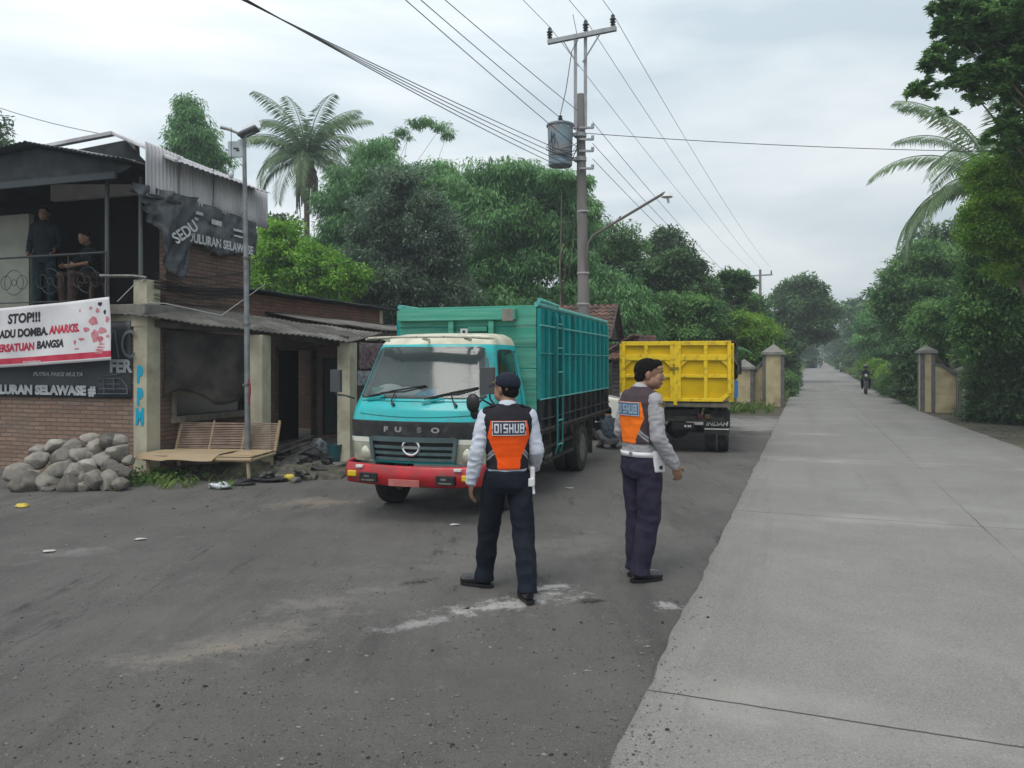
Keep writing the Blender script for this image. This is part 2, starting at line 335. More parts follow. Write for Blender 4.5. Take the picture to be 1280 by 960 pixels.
def ground():
    # earth sheet
    m=mat('earth',(.075,.065,.05),.95,(.11,.10,.075),1.5,.6,8,col3=(.05,.07,.03),scale3=.5)
    rows=[-80,0,53,120,215,900]
    def sheet(x0f,x1f,rows,dz,nx=1):
        vs=[];fs=[]
        for r in rows:
            z=0.0122*min(max(0,r-53),162)+dz
            for i in range(nx+1): vs.append((x0f(r)+(x1f(r)-x0f(r))*i/nx,r,z))
        for j in range(len(rows)-1):
            for i in range(nx): a=j*(nx+1)+i; fs.append((a,a+1,a+nx+2,a+nx+1))
        return MB().add(vs,fs)
    tag(sheet(lambda r:-700,lambda r:700,rows,-.012).build('ground',m,rot=(0,0,RD.a)),kind='structure')
    # asphalt yard
    m=bpy.data.materials.new('worn_asphalt'); N,L=nt(m); b=N['Principled BSDF']; b.inputs['Roughness'].default_value=.85; b.inputs['Specular IOR Level'].default_value=.2
    tc=N.new('ShaderNodeTexCoord'); g=N.new('ShaderNodeNewGeometry'); vec=g.outputs['Position']
    def ns(sc,det=6,ro=.6,st=None,rot=0):
        n=N.new('ShaderNodeTexNoise'); n.inputs['Scale'].default_value=sc; n.inputs['Detail'].default_value=det; n.inputs['Roughness'].default_value=ro
        if st:
            mp=N.new('ShaderNodeMapping'); mp.inputs['Rotation'].default_value=(0,0,R(rot)); mp.inputs['Scale'].default_value=st; L.new(vec,mp.inputs[0]); L.new(mp.outputs[0],n.inputs[0])
        else: L.new(vec,n.inputs[0])
        return n.outputs[0]
    def ramp(f,a,b_,p0=.3,p1=.7):
        r=N.new('ShaderNodeValToRGB'); e=r.color_ramp.elements; e[0].position=p0; e[1].position=p1; e[0].color=(*a,1); e[1].color=(*b_,1); L.new(f,r.inputs[0]); return r.outputs[0]
    def mix(f,a,c,fac=None,bt='MIX'):
        x=N.new('ShaderNodeMix'); x.data_type='RGBA'; x.blend_type=bt
        if f is not None: L.new(f,x.inputs[0])
        else: x.inputs[0].default_value=fac
        for s,i in ((a,6),(c,7)):
            if isinstance(s,tuple): x.inputs[i].default_value=(*s,1)
            else: L.new(s,x.inputs[i])
        return x.outputs[2]
    def mrange(f,a,c,o0=0,o1=1):
        r=N.new('ShaderNodeMapRange'); r.inputs[1].default_value=a; r.inputs[2].default_value=c; r.inputs[3].default_value=o0; r.inputs[4].default_value=o1; L.new(f,r.inputs[0]); return r.outputs[0]
    base=ramp(ns(.7,9,.68),(.076,.072,.069),(.136,.128,.121))
    base=mix(mrange(ns(.35,8,.7,(1,.32,1),-35),.45,.68,0,.75),base,(.155,.147,.14))
    base=mix(mrange(ns(1.2,8,.75,(1,.18,1),-52),.52,.66,0,.7),base,(.06,.056,.054))
    base=mix(mrange(ns(60,3,.8),.56,.68,0,.35),base,(.24,.23,.22))
    base=mix(mrange(ns(38,3,.8),.58,.68,0,.5),base,(.04,.038,.037))
    base=mix(mrange(ns(2.2,10,.8,(1,.2,1),-48),.57,.63,0,.85),base,(.04,.038,.037))
    base=mix(mrange(ns(3.0,12,.85),.56,.66,0,.6),base,(.20,.19,.18))
    base=mix(mrange(ns(110,2,.9),.55,.62,0,.35),base,(.19,.185,.18))
    st=[((640,754),(.40,.39,.375),.62,.15,24,6,.9),((520,780),(.33,.32,.31),.35,.08,28,7,.8),((690,733),(.42,.41,.40),.22,.09,15,8,.9),((835,757),(.40,.39,.38),.13,.1,40,9,.7),
        ((270,812),(.24,.205,.165),.42,.12,35,5,.85),((300,800),(.22,.20,.18),.85,.3,38,3,.6),((410,750),(.24,.22,.21),.55,.22,30,4,.5),((395,628),(.23,.195,.16),.6,.4,10,3,.8),((90,690),(.25,.24,.23),.35,.2,10,7,.5),
        ((740,752),(.02,.02,.02),.13,.07,10,9,.9),((525,727),(.03,.028,.027),.16,.07,35,9,.9),((560,628),(.26,.25,.24),.8,.4,20,3,.5),((960,530),(.28,.27,.26),3.2,3.0,0,1,.8),((640,690),(.18,.17,.165),1.6,.5,30,2,.5)]
    for (u,v),c,rx,ry,a,ns_,am in st:
        p=gnd(u,v); base=stain(N,L,vec,base,p,c,rx,ry,a,ns_,am)
    L.new(base,b.inputs['Base Color'])
    bp=N.new('ShaderNodeBump'); bp.inputs['Strength'].default_value=1; bp.inputs['Distance'].default_value=.03
    ad=N.new('ShaderNodeMath'); ad.operation='MULTIPLY_ADD'; ad.inputs[1].default_value=.35; L.new(ns(45,5,.8),ad.inputs[0]); L.new(ns(4,8,.7,(1,.35,1),-45),ad.inputs[2])
    L.new(ad.outputs[0],bp.inputs['Height']); L.new(bp.outputs[0],b.inputs['Normal'])
    yl=lambda r:-40
    rng=random.Random(3)
    rr=[-20+i*.5 for i in range(0,91)]
    tag(sheet(lambda r:-45,lambda r:-.70,[-20,0,25.5],.0).build('asphalt_yard',m,rot=(0,0,RD.a)),kind='structure')
    # concrete road
    m=bpy.data.materials.new('road_concrete'); N,L=nt(m); b=N['Principled BSDF']; b.inputs['Roughness'].default_value=.8; b.inputs['Specular IOR Level'].default_value=.25
    tc=N.new('ShaderNodeTexCoord'); vec=tc.outputs['Object']
    base=ramp(ns(.55,8,.65),(.180,.174,.165),(.238,.231,.219),.35,.65)
    base=mix(mrange(ns(3,9,.75),.45,.7,0,.5),base,(.165,.155,.14))
    base=mix(mrange(ns(1.0,6,.6,(1,.06,1),0),.5,.68,0,.55),base,(.15,.14,.127))
    base=mix(mrange(ns(55,3,.85),.55,.66,0,.75),base,(.10,.093,.085))
    base=mix(mrange(ns(80,2,.8),.6,.68,0,.5),base,(.42,.40,.37))
    sx=N.new('ShaderNodeSeparateXYZ'); L.new(vec,sx.inputs[0])
    def line(sock,pos,w,period=None,nsc=.8,na=.1):
        a=N.new('ShaderNodeMath'); a.operation='MULTIPLY_ADD'; a.inputs[1].default_value=na; L.new(ns(nsc,5,.7),a.inputs[0]); L.new(sock,a.inputs[2])
        q=N.new('ShaderNodeMath'); q.operation='SUBTRACT'; q.inputs[1].default_value=pos+na*.5; L.new(a.outputs[0],q.inputs[0]); o=q.outputs[0]
        if period:
            z=N.new('ShaderNodeMath'); z.operation='PINGPONG'; z.inputs[1].default_value=period/2; L.new(o,z.inputs[0]); o=z.outputs[0]
        z=N.new('ShaderNodeMath'); z.operation='ABSOLUTE'; L.new(o,z.inputs[0])
        return mrange(z.outputs[0],w*.4,w,1,0)
    p=RD.i@gnd(812,868)
    # paler worn band beside each joint, then the joint itself
    base=mix(mix(None,mrange(ns(2,6,.7),.35,.6),(0,0,0),0.0),base,base) if False else base
    pale=line(sx.outputs[1],p.y+.0,.35,5.15,1.2,.25)
    pm=N.new('ShaderNodeMath'); pm.operation='MULTIPLY'; L.new(pale,pm.inputs[0]); L.new(mrange(ns(.9,4,.6),.4,.65,0,.55),pm.inputs[1])
    base=mix(pm.outputs[0],base,(.36,.345,.32))
    base=mix(mrange(ns(1.6,8,.75,(1,.035,1),0),.56,.66,0,.45),base,(.12,.115,.108))
    base=mix(mrange(ns(2.4,12,.85),.60,.66,0,.4),base,(.13,.125,.117))
    base=mix(mrange(ns(120,2,.9),.54,.62,0,.4),base,(.36,.35,.335))
    jt=line(sx.outputs[1],p.y,.011,5.15,1.5,.035); jl=line(sx.outputs[0],1.68,.010,None,.8,.08)
    jm=N.new('ShaderNodeMath'); jm.operation='MULTIPLY'; L.new(jl,jm.inputs[0]); L.new(mrange(ns(.3,3,.5),.4,.55,.1,.9),jm.inputs[1])
    base=mix(jt,base,(.05,.047,.045)); base=mix(jm.outputs[0],base,(.07,.067,.065))
    # dirt at the left edge
    ed=N.new('ShaderNodeMath'); ed.operation='MULTIPLY_ADD'; ed.inputs[1].default_value=.35; L.new(ns(4,7,.75),ed.inputs[0]); L.new(sx.outputs[0],ed.inputs[2])
    base=mix(mrange(ed.outputs[0],-.55,-.68,0,.75),base,(.14,.135,.125))
    ed2=N.new('ShaderNodeMath'); ed2.operation='MULTIPLY_ADD'; ed2.inputs[1].default_value=1.2; L.new(ns(1.5,7,.75),ed2.inputs[0]); L.new(sx.outputs[0],ed2.inputs[2])
    base=mix(mrange(ed2.outputs[0],3.9,4.6,0,.6),base,(.15,.14,.125))
    L.new(base,b.inputs['Base Color'])
    bp=N.new('ShaderNodeBump'); bp.inputs['Strength'].default_value=.35; bp.inputs['Distance'].default_value=.01; L.new(ns(50,6,.8),bp.inputs['Height']); L.new(bp.outputs[0],b.inputs['Normal'])
    rl=sorted(set([-12+.12*i for i in range(330)]+[30,40,53,80,120,160,215,500])); rng=random.Random(8)
    jit={r:(noise.noise(Vector((r*.9,0,3)))*.03+noise.noise(Vector((r*4,0,3)))*.022 if r<32 else 0) for r in rl}
    def re(r):
        xs=[(-20,4.3),(17,3.95),(28,3.62),(60,3.8),(215,4.2),(500,4.2)]
        for (a,x),(b_,y) in zip(xs,xs[1:]):
            if a<=r<=b_: return x+(y-x)*(r-a)/(b_-a)
        return 4.2
    top=sheet(lambda r:-.78+jit[r],lambda r:re(r)+jit[r]*1.2,rl,.022,3)
    nx=4
    # crumbled side faces down to the yard
    top.v=list(top.v); n0=len(top.v)
    for j,r in enumerate(rl):
        a=top.v[j*nx]; top.v.append((a[0]-.02,a[1],a[2]-.04)); a=top.v[j*nx+3]; top.v.append((a[0]+.02,a[1],a[2]-.04))
    for j in range(len(rl)-1):
        top.f.append((j*nx,(j+1)*nx,n0+2*j+2,n0+2*j)); top.mi.append(0); top.f.append((j*nx+3,(j+1)*nx+3,n0+2*j+3,n0+2*j+1)); top.mi.append(0)
    tag(top.build('road',m,rot=(0,0,RD.a)),kind='structure')
    # loose stones lying on the yard
    rng=random.Random(9); mb=MB()
    ico=[(0,0,1),(.9,0,.3),(.28,.85,.3),(-.72,.53,.3),(-.72,-.53,.3),(.28,-.85,.3),(0,0,-.5)]
    fc=[(0,1,2),(0,2,3),(0,3,4),(0,4,5),(0,5,1),(6,2,1),(6,3,2),(6,4,3),(6,5,4),(6,1,5)]
    def peb(x,y,s,z=0):
        a=rng.uniform(0,6.28); c,q=math.cos(a),math.sin(a); ax,ay,az=rng.uniform(.7,1.4)*s,rng.uniform(.6,1)*s,rng.uniform(.4,.8)*s
        mb.add([(x+(p[0]*ax*c-p[1]*ay*q),y+(p[0]*ax*q+p[1]*ay*c),z+p[2]*az) for p in ico],fc,rng.choice((0,1,3,3,3,2,0)))
    cs=[]
    for i in range(8500):
        u=rng.uniform(-60,900); v=980-(1-rng.uniform(0,1)**.55)*370 
        cs.append((u,v))
    for i in range(900): cs.append((rng.gauss(600,170),rng.gauss(860,50)))
    for i in range(500): cs.append((rng.uniform(-40,700),rng.uniform(605,720)))
    for i in range(500): cs.append((rng.uniform(-40,330),rng.gauss(628,10)))
    for u,v in cs:
        if v<590: continue
        p=gnd(u,min(v,1100)); l=RD.i@p
        if noise.noise(Vector((p.x*1.1,p.y*1.1,0)))<rng.uniform(-.45,.25): continue
        if l.x>-.83+abs(rng.gauss(0,.22)): continue
        peb(p.x,p.y,rng.uniform(.002,.006)*(2.2 if rng.random()<.06 else 1)*(1+.1*p.y),.024 if l.x>-.8 else 0)
    gm=[mat('pebble_dark',(.07,.067,.065),.9,(.12,.115,.11),30),mat('pebble_grey',(.2,.19,.18),.9),mat('pebble_black',(.03,.03,.03),.9),mat('pebble_tan',(.13,.12,.108),.9)]
    tag(mb.build('gravel',gm),'loose gravel scattered over the dark yard','gravel',kind='stuff')
    # verge gravel on the right
    mb=MB()
    for i in range(2600):
        r=rng.uniform(9,34); n=rng.uniform(.0,1.9)+re(r)
        w=RD.m@Vector((n,r,0)); 
        if noise.noise(Vector((w.x,w.y,4)))<rng.uniform(-.3,.2): continue
        peb(w.x,w.y,rng.uniform(.008,.03),-.01)
    tag(mb.build('verge_gravel',gm),'grey gravel along the right edge of the concrete road','gravel',kind='stuff')
    # grass tufts
    pts=[]
    def gr(n,f): 
        for _ in range(n): pts.append(f())
    def onroad(n0,n1,r0,r1):
        def f():
            r=rng.uniform(r0,r1); w=RD.m@Vector((rng.uniform(n0,n1),r,0)); return (w.x,w.y,gz(w.x,w.y)-.01)
        return f
    gr(500,onroad(4.0,5.6,31,60)); gr(260,onroad(-2.2,-.95,31,60)); gr(150,onroad(-9,-1.2,26.5,30)); gr(300,onroad(5.6,9,15,30)); gr(500,onroad(-2.5,-1,60,150)); gr(500,onroad(4.2,6,60,150))
    gr(50,lambda:(lambda p:(p.x,p.y,0))(gnd(rng.uniform(60,290),rng.uniform(590,612))))
    gr(14,lambda:(lambda p:(p.x,p.y,0))(gnd(rng.uniform(240,400),rng.uniform(578,600))))
    v=[];rn=[]
    for x,y,z in pts:
        far=1+max(0,(y-14))/30
        for k in range(16):
            a=rng.uniform(0,6.28); l=rng.uniform(.06,.2)*(1 if y<15 else 1.5*far); q=Vector((x+rng.gauss(0,.06*far),y+rng.gauss(0,.06*far),z)); d=Vector((math.cos(a)*.5,math.sin(a)*.5,1)).normalized()*l; s=Vector((-math.sin(a),math.cos(a),0))*.006*far
            v.append([q-s,q+s,q+d*.6+s*.8,q+d+Vector((math.cos(a),math.sin(a),-.3))*l*.25]); rn.append(rng.random())
    me=quadmesh('grass',np.array([[list(c) for c in k] for k in v]),np.array(rn)); tag(link('grass',me,G_grass),'green grass tufts along the verges','grass',kind='stuff')
# ---------------------------------------------------------------- vehicles
M_teal=mat('paint_turquoise',(.003,.42,.44),.42,(.01,.36,.38),3,col3=(.06,.29,.28),scale3=9,coat=.25)
M_black=mat('paint_black',(.009,.010,.012),.4,(.02,.02,.021),5,coat=.15,col3=(.06,.055,.05),scale3=12)
M_rubber=mat('rubber',(.022,.021,.021),.85,(.06,.055,.05),6,.3,40)
M_dark=mat('chassis_black',(.018,.018,.018),.7,(.05,.045,.04),7,.3)
M_red=mat('paint_red',(.50,.006,.016),.42,(.33,.008,.015),5,coat=.2,col3=(.17,.05,.04),scale3=11)
M_chrome=mat('chrome',(.75,.76,.78),.18,metal=1)
M_cream=mat('roof_cream',(.62,.60,.48),.5,(.45,.42,.32),5)
M_grille=mat('grille_grey',(.07,.115,.12),.45,(.05,.08,.085),6)
M_lampg=mat('headlight_glass',(.46,.46,.36),.12,(.30,.31,.24),8,spec=.8,coat=.6)
M_amber=mat('amber_lens',(.62,.45,.02),.2)
M_white=mat('paint_white',(.72,.72,.70),.4,(.55,.55,.53),5)
M_steel=mat('rim_steel',(.22,.22,.21),.55,(.10,.09,.08),9,metal=.4)
M_seal=mat('seal_black',(.008,.008,.009),.5)
M_int=mat('interior_grey',(.10,.11,.11),.8)
def glassmat(name,tint,fac,rough=.08,base=(.25,.3,.3)):
    m=bpy.data.materials.new(name); N,L=nt(m); b=N['Principled BSDF']; b.inputs['Base Color'].default_value=(*base,1); b.inputs['Roughness'].default_value=rough; b.inputs['Specular IOR Level'].default_value=.9
    t=N.new('ShaderNodeBsdfTransparent'); t.inputs[0].default_value=(*tint,1); x=N.new('ShaderNodeMixShader'); x.inputs[0].default_value=fac
    L.new(t.outputs[0],x.inputs[1]); L.new(b.outputs[0],x.inputs[2]); L.new(x.outputs[0],N['Material Output'].inputs[0]); return m
GL_wind=glassmat('windscreen_glass',(.75,.82,.82),.5,.1,(.13,.165,.165)); GL_side=glassmat('side_glass',(.3,.33,.33),.6,.06,(.02,.025,.025))
def tyre(mb,c,r,w,axis='x'):
    h=w/2; mb.lathe([(r*.58,-h*.75),(r*.62,-h*.95),(r*.9,-h),(r*.975,-h*.85),(r,-h*.6),(r,-h*.2),(r*.985,-h*.18),(r*.985,-h*.1),(r,-h*.08),(r,h*.08),(r*.985,h*.1),(r*.985,h*.18),(r,h*.2),(r,h*.6),(r*.975,h*.85),(r*.9,h),(r*.62,h*.95),(r*.58,h*.75)],c,axis,36)
def wheel(parent,c,r,w,side,dual=False,name='wheel',rimm=None):
    wh=MB(); 
    if dual: tyre(wh,(c[0]-side*(w*.5+.02),c[1],c[2]),r,w); tyre(wh,(c[0]+side*(w*.5+.02),c[1],c[2]),r,w); cx=c[0]+side*(w*.5+.02)
    else: tyre(wh,c,r,w); cx=c[0]
    o=wh.build(name,M_rubber,parent,smooth='a')
    rm=MB(); s=side*w/2
    if dual: prof=[(r*.6,s*.85),(r*.56,s*.9),(r*.52,s*.2),(r*.34,-s*.1),(r*.3,s*.3),(r*.22,s*.45),(r*.2,s*.9),(.01,s*.95)]
    else: prof=[(r*.6,s*.85),(r*.56,s*.9),(r*.5,s*.45),(r*.4,s*.8),(r*.3,s*.9),(r*.2,s*.85),(r*.18,s*1.1),(.01,s*1.15)]
    rm.lathe(prof,(cx,c[1],c[2]),'x',28); rm.lathe([(r*.6,-s*.8),(.01,-s*.75)],(cx,c[1],c[2]),'x',28)
    for k in range(6):
        a=k*math.pi/3; x=cx+s*(.4 if dual else .92); rm.cyl((x,c[1]+math.cos(a)*r*.26,c[2]+math.sin(a)*r*.26),(x+side*.03,c[1]+math.cos(a)*r*.26,c[2]+math.sin(a)*r*.26),.014,n=6)
    rm.build('rim',rimm or M_steel,o,smooth='a'); return o
def lerpt(tab,z):
    if z<=tab[0][0]: return tab[0][1]
    for (a,x),(b,y) in zip(tab,tab[1:]):
        if z<=b: t=(z-a)/(b-a); return x+(y-x)*t
    return tab[-1][1]
class Cab:
    W=[(.45,.82),(.9,.85),(1.1,.85),(1.28,.835),(1.92,.70),(2.0,.66),(2.05,.56)]
    Y=[(.45,.10),(.66,.08),(.9,.05),(1.07,.05),(1.2,.09),(1.30,.17),(1.90,.47),(1.97,.55),(2.02,.68),(2.05,.85)]
    rear=1.5; bow=.10; r=.2
    def pt(s,p,z):
        w=lerpt(s.W,z); y0=lerpt(s.Y,z); sg=-1
        if p>.5: p=1-p; sg=1
        ys=y0+s.bow+s.r
        if p<.3: x,y=w,s.rear+(ys-s.rear)*p/.3
        elif p<.38:
            a=(p-.3)/.08*math.pi/2; x=w-s.r+s.r*math.cos(a); y=ys-s.r*math.sin(a)
        else:
            q=(.5-p)/.12; x=(w-s.r)*q; y=y0+s.bow*q*q
        return Vector((sg*x,y,z))
    def nrm(s,p,z):
        a=s.pt(p+.002,z)-s.pt(p-.002,z); b=s.pt(p,z+.01)-s.pt(p,z-.01); return a.cross(b).normalized()
    def patch(s,p0,p1,z0,z1,off=.006,rc=0,nu=40,nv=16,thick=.0):
        def fn(a,b):
            z=z0+(z1-z0)*b; h=min(z-z0,z1-z); sh=0
            if rc and h<rc: sh=rc-math.sqrt(max(0,rc*rc-(rc-h)**2))
            met=(s.pt((p0+p1)/2+.01,z)-s.pt((p0+p1)/2-.01,z)).length/.02
            q0=p0+sh/met; q1=p1-sh/met; p=q0+(q1-q0)*a
            return s.pt(p,z)+s.nrm(p,z)*off
        g=grid(fn,nu,nv)
        return g
def green_truck():
    f=Frame(-1.09,8.2,-17.7); t=empty('stake_truck','turquoise and black high sided truck with red bumper, parked facing the camera','truck',frame=f)
    C=Cab()
    # cab shell with window openings
    NU,NV=150,64; zs=[.62+(2.05-.62)*(j/NV) for j in range(NV+1)]
    mb=MB(); vs=[C.pt(min(max(i/NU,.0),1),z) for z in zs for i in range(NU+1)]
    fs=[];mi=[]
    for j in range(NV):
        for i in range(NU):
            p=(i+.5)/NU; z=(zs[j]+zs[j+1])/2; ps=min(p,1-p)
            if .345<p<.655 and 1.33<z<1.87: continue
            if .07<ps<.27 and 1.36<z<1.84: continue
            a=j*(NU+1)+i; fs.append((a,a+1,a+NU+2,a+NU+1)); mi.append(1 if z>1.925 else 0)
    mb.v=[tuple(p) for p in vs]; mb.f=fs; mb.mi=mi
    n=len(mb.v); top=[NV*(NU+1)+i for i in range(NU+1)]; mb.f.append(tuple(top)); mb.mi.append(1)
    # rear wall and floor
    mb.f.append(tuple([j*(NU+1) for j in range(NV+1)]+[j*(NU+1)+NU for j in range(NV,-1,-1)])); mb.mi.append(0)
    mb.f.append(tuple(range(NU+1))); mb.mi.append(0)
    body=mb.build('cab',[M_teal,M_cream],t,smooth='a'); 
    # door outline and handle on both sides
    for sd in (0,1):
        P=(lambda p:p) if not sd else (lambda p:1-p)
        for q in (.045,.285):
            ln=MB(); pts=[C.pt(P(q),z)+C.nrm(P(q),z)*.002 for z in [.75+.1*k for k in range(12)]]; ln.ring(pts,.005,5); ln.build('door_seam',M_seal,body)
        h=MB(); a=C.pt(P(.07),1.2)+C.nrm(P(.07),1.2)*.02; h.bx(a.x-.012,a.x+.012,a.y-.08,a.y+.08,1.185,1.215); h.build('door_handle',M_black,body,bevel=.004)
    C.patch(.338,.662,1.315,1.885,.004,.09,90,36).build('windscreen_seal',M_seal,t,smooth='all').hide_render=False
    s=bpy.data.objects['windscreen_seal']
    # cut the seal's middle so that it stays a frame
    bm=bmesh.new(); bm.from_mesh(s.data); dl=[]
    for fc in bm.faces:
        c=fc.calc_center_median()
        if 1.345<c.z<1.855:
            w=lerpt(C.W,c.z)
            if abs(c.x)<w-.055: dl.append(fc)
    bmesh.ops.delete(bm,geom=dl,context='FACES'); bm.to_mesh(s.data); bm.free()
    C.patch(.342,.658,1.325,1.878,.0075,.08,70,20).build('windscreen',GL_wind,t,smooth='all')
    for sd in (0,1):
        a,b=(.062,.278) if not sd else (.722,.938)
        C.patch(a,b,1.34,1.86,.004,.06,60,30).build('window_seal',M_seal,t,smooth='all')
        C.patch(a+.012,b-.012,1.37,1.83,.009,.05,20,10).build('side_window',mat('dark_window',(.012,.014,.014),.08,spec=.9,coat=.5),t,smooth='all')
    C.patch(.30,.70,.895,1.075,.006,0,80,8).build('front_band',M_black,t,smooth='all')
    # turquoise hatch seam
    ln=MB(); ln.ring([C.pt(.36+.28*k/30,1.285-.035*math.sin(math.pi*k/30)*0)+C.nrm(.36+.28*k/30,1.285)*.004 for k in range(31)],.004,5); ln.ring([C.pt(.37+.26*k/30,1.12+.03*(k/15-1)**2)+C.nrm(.37+.26*k/30,1.12)*.003 for k in range(31)],.004,5)
    ln.build('panel_seam',mat('seam_dark_teal',(.01,.2,.2),.6),t)
    # letters with a missing letter in the middle
    y0=lerpt(C.Y,.98)
    for ch,x,st in (('F',-.315,1.5),('U',-.16,1.5),('S',.09,1.5),('O',.27,1.6)):
        q=x/(lerpt(C.W,.98)-C.r); text(ch,.075,M_chrome if ch!='S' else mat('dull_chrome',(.3,.31,.32),.3,metal=1),'badge_letter',t,(x,y0+C.bow*q*q-.008,.985),(R(90),0,0),.006,.004,st)
    # grille: frame, louvres, corner white panels
    C.patch(.405,.595,.65,.895,.010,0,50,6).build('grille_panel',M_seal,t,smooth='all')
    g=MB()
    for z in (.885,.80,.735,.672):
        pts=[C.pt(.410+.180*k/24,z)+C.nrm(.410+.180*k/24,z)*.024 for k in range(25)]
        for k in range(24): g.bar(pts[k],pts[k+1],.03,.032 if z<.87 else .05)
    for sg in (-1,1): g.bar((sg*.47,.075,.65),(sg*.50,.08,.90),.04,.04)
    g.build('grille',M_grille,t)
    lg=MB(); yy=lerpt(C.Y,.8)-.03
    pts=[(math.cos(a)*.095,yy,.80+math.sin(a)*.082) for a in [2*math.pi*k/40 for k in range(41)]]; lg.ring(pts,.017,8)
    lg.bx(-.083,.083,yy-.012,yy+.012,.785,.815); 
    lg.build('emblem',M_chrome,t,smooth='a')
    for sg in (-1,1):
        P=(lambda p:p) if sg<0 else (lambda p:1-p)
        a,b=sorted((P(.322),P(.411)))
        C.patch(a,b,.625,.835,.014,.03,24,10).build('headlight',M_lampg,t,smooth='all')
        C.patch(a+.001,b-.001,.838,.892,.012,.01,24,6).build('corner_lamp',mat('clear_lens',(.78,.78,.70),.15,coat=.5),t,smooth='all')
        h=bpy.data.objects.get('x')
        c=C.pt(P(.392),.725)+C.nrm(P(.392),.725)*.017; e=MB(); e.lathe([(.075,0),(.07,-.004),(.0,-.008)],(c.x,c.y,c.z),'y',20); e.build('lamp_bowl',mat('lamp_reflector',(.62,.62,.5),.1,metal=.3,coat=.8),t,smooth='a')
    # bumper
    def bp(a,b,z0=.395,z1=.615):
        th=(a-.5)*2; x=.90*math.copysign(min(1,abs(th)*1.12),th); ex=max(0,abs(th)-.80)/.20
        x=math.copysign(.80*min(1,abs(th)/.86) if abs(th)<.86 else .80+.04*(abs(th)-.86)/.14,th)
        y=-.07+.10*(min(abs(x),.84)/.84)**2 + (0 if abs(th)<.80 else .42*((abs(th)-.80)/.20)**1.5)
        z=z0+(z1-z0)*b; bulge=.035*math.sin(math.pi*b); z+=.03*(abs(th)**3)
        return Vector((x,y-bulge,z))
    g=grid(bp,70,10).build('bumper',M_red,t,smooth='all',solid=.03)
    fr=MB()
    for sg in (-1,1):
        fr=MB(); x0,x1=(.34,.55) ; a,b=sorted((sg*x0,sg*x1)); fr.bx(a,b,-.105+.05*(sg*a>0)*0,-.03,.43,.53); fr.build('bumper_vent',M_seal,t,bevel=.008)
        fr=MB(); fr.bx(a+.03,b-.03,-.112,-.09,.445,.462); fr.bx(a+.06,b-.09,-.112,-.09,.485,.505); fr.build('vent_bracket',M_steel,t)
        fr=MB(); xa=sg*.665; fr.bx(xa-.055,xa+.055,-.062,.02,.475,.54); fr.build('fog_lamp',M_amber,t,bevel=.012)
        fr=MB(); fr.bx(sg*.57-.04,sg*.57+.04,-.075,-.02,.575,.605); fr.build('bumper_clip',M_white,t,bevel=.005)
    MB().bx(-.20,.16,-.112,-.10,.40,.475).build('number_plate',mat('faded_plate',(.36,.08,.075),.8,(.44,.17,.155),9),t,bevel=.006)
    # cream visor above the windscreen
    v=MB(); pts=[Vector((-.74,.52,1.975)),Vector((-.6,.33,1.985)),Vector((-.3,.25,1.99)),Vector((0,.23,1.992)),Vector((.3,.25,1.99)),Vector((.6,.33,1.985)),Vector((.74,.52,1.975))]
    for a,b in zip(pts,pts[1:]): v.bar(a,b,.13,.022)
    v.build('sun_visor',M_cream,t,bevel=.006)
    v=MB()
    for x in (-.5,0,.5): v.bar((x,.33,1.98),(x,.52,1.96),.02,.03)
    v.build('visor_bracket',M_cream,t)
    # wipers
    for x0,z0,x1,z1 in ((-.62,1.335,.08,1.46),(.10,1.315,.66,1.44)):
        w=MB(); 
        def onf(x,z,o=.03):
            q=x/(lerpt(C.W,z)-C.r); return Vector((x,lerpt(C.Y,z)+C.bow*q*q-o,z))
        w.ring([onf(x0,z0),onf((x0+x1)/2,(z0+z1)/2+.005),onf(x1,z1)],.009,5); w.ring([onf(x0+.15,z0+.04,.02),onf((x0*.35+x1*.65),z0*.4+z1*.6-.02,.02),onf(x1+.02,z1-.01,.02)],.007,4)
        w.cyl(onf(x0+.36,1.245,.0),onf(x0+.36,1.262,.05),.018); w.ring([onf(x0+.36,1.255,.04),onf(x0+.33,1.29,.04),onf((x0+x1)/2,(z0+z1)/2,.03)],.008,5)
        w.build('wiper',M_seal,t)
        w=MB(); w.ring([onf(x0-.02,z0-.035,.035),onf(x0+.22,z0+.005,.035)],.012,5); w.build('wiper_arm',M_teal,t)
    # mirrors
    m=MB(); m.ring([(-.84,.32,1.30),(-.86,.16,1.34),(-.97,.14,1.35),(-.97,.13,1.42)],.012,6); m.bx(-1.02,-.90,.09,.15,1.38,1.63); m.build('mirror',mat('mirror_grey',(.055,.058,.06),.45),t,bevel=.02)
    m=MB(); m.ring([(.82,.40,1.25),(.85,.16,1.33),(.85,.12,1.64),(.72,.45,1.75)],.012,6); m.bx(.775,.925,.05,.12,1.38,1.66); m.build('mirror',mat('mirror_grey',(.055,.058,.06),.45),t,bevel=.022)
    m=MB(); m.ring([(.82,.32,1.25),(.78,.12,1.32),(.74,.03,1.27)],.01,6); m.ell((.72,.0,1.29),(.075,.05,.10)); m.ell((.73,.02,1.19),(.05,.03,.07)); m.build('round_mirror',M_seal,t,smooth='all')
    # cab interior
    i=MB(); i.bx(-.74,.74,.35,.62,1.15,1.27); i.bx(-.72,.72,1.38,1.46,.75,1.85); i.build('dashboard',M_int,t)
    i=MB()
    for x in (-.42,.42): i.bx(x-.23,x+.23,1.05,1.2,1.0,1.62); i.bx(x-.25,x+.25,.75,1.2,.95,1.08)
    i.build('seat',mat('seat_cloth',(.06,.07,.07),.9),t,bevel=.05)
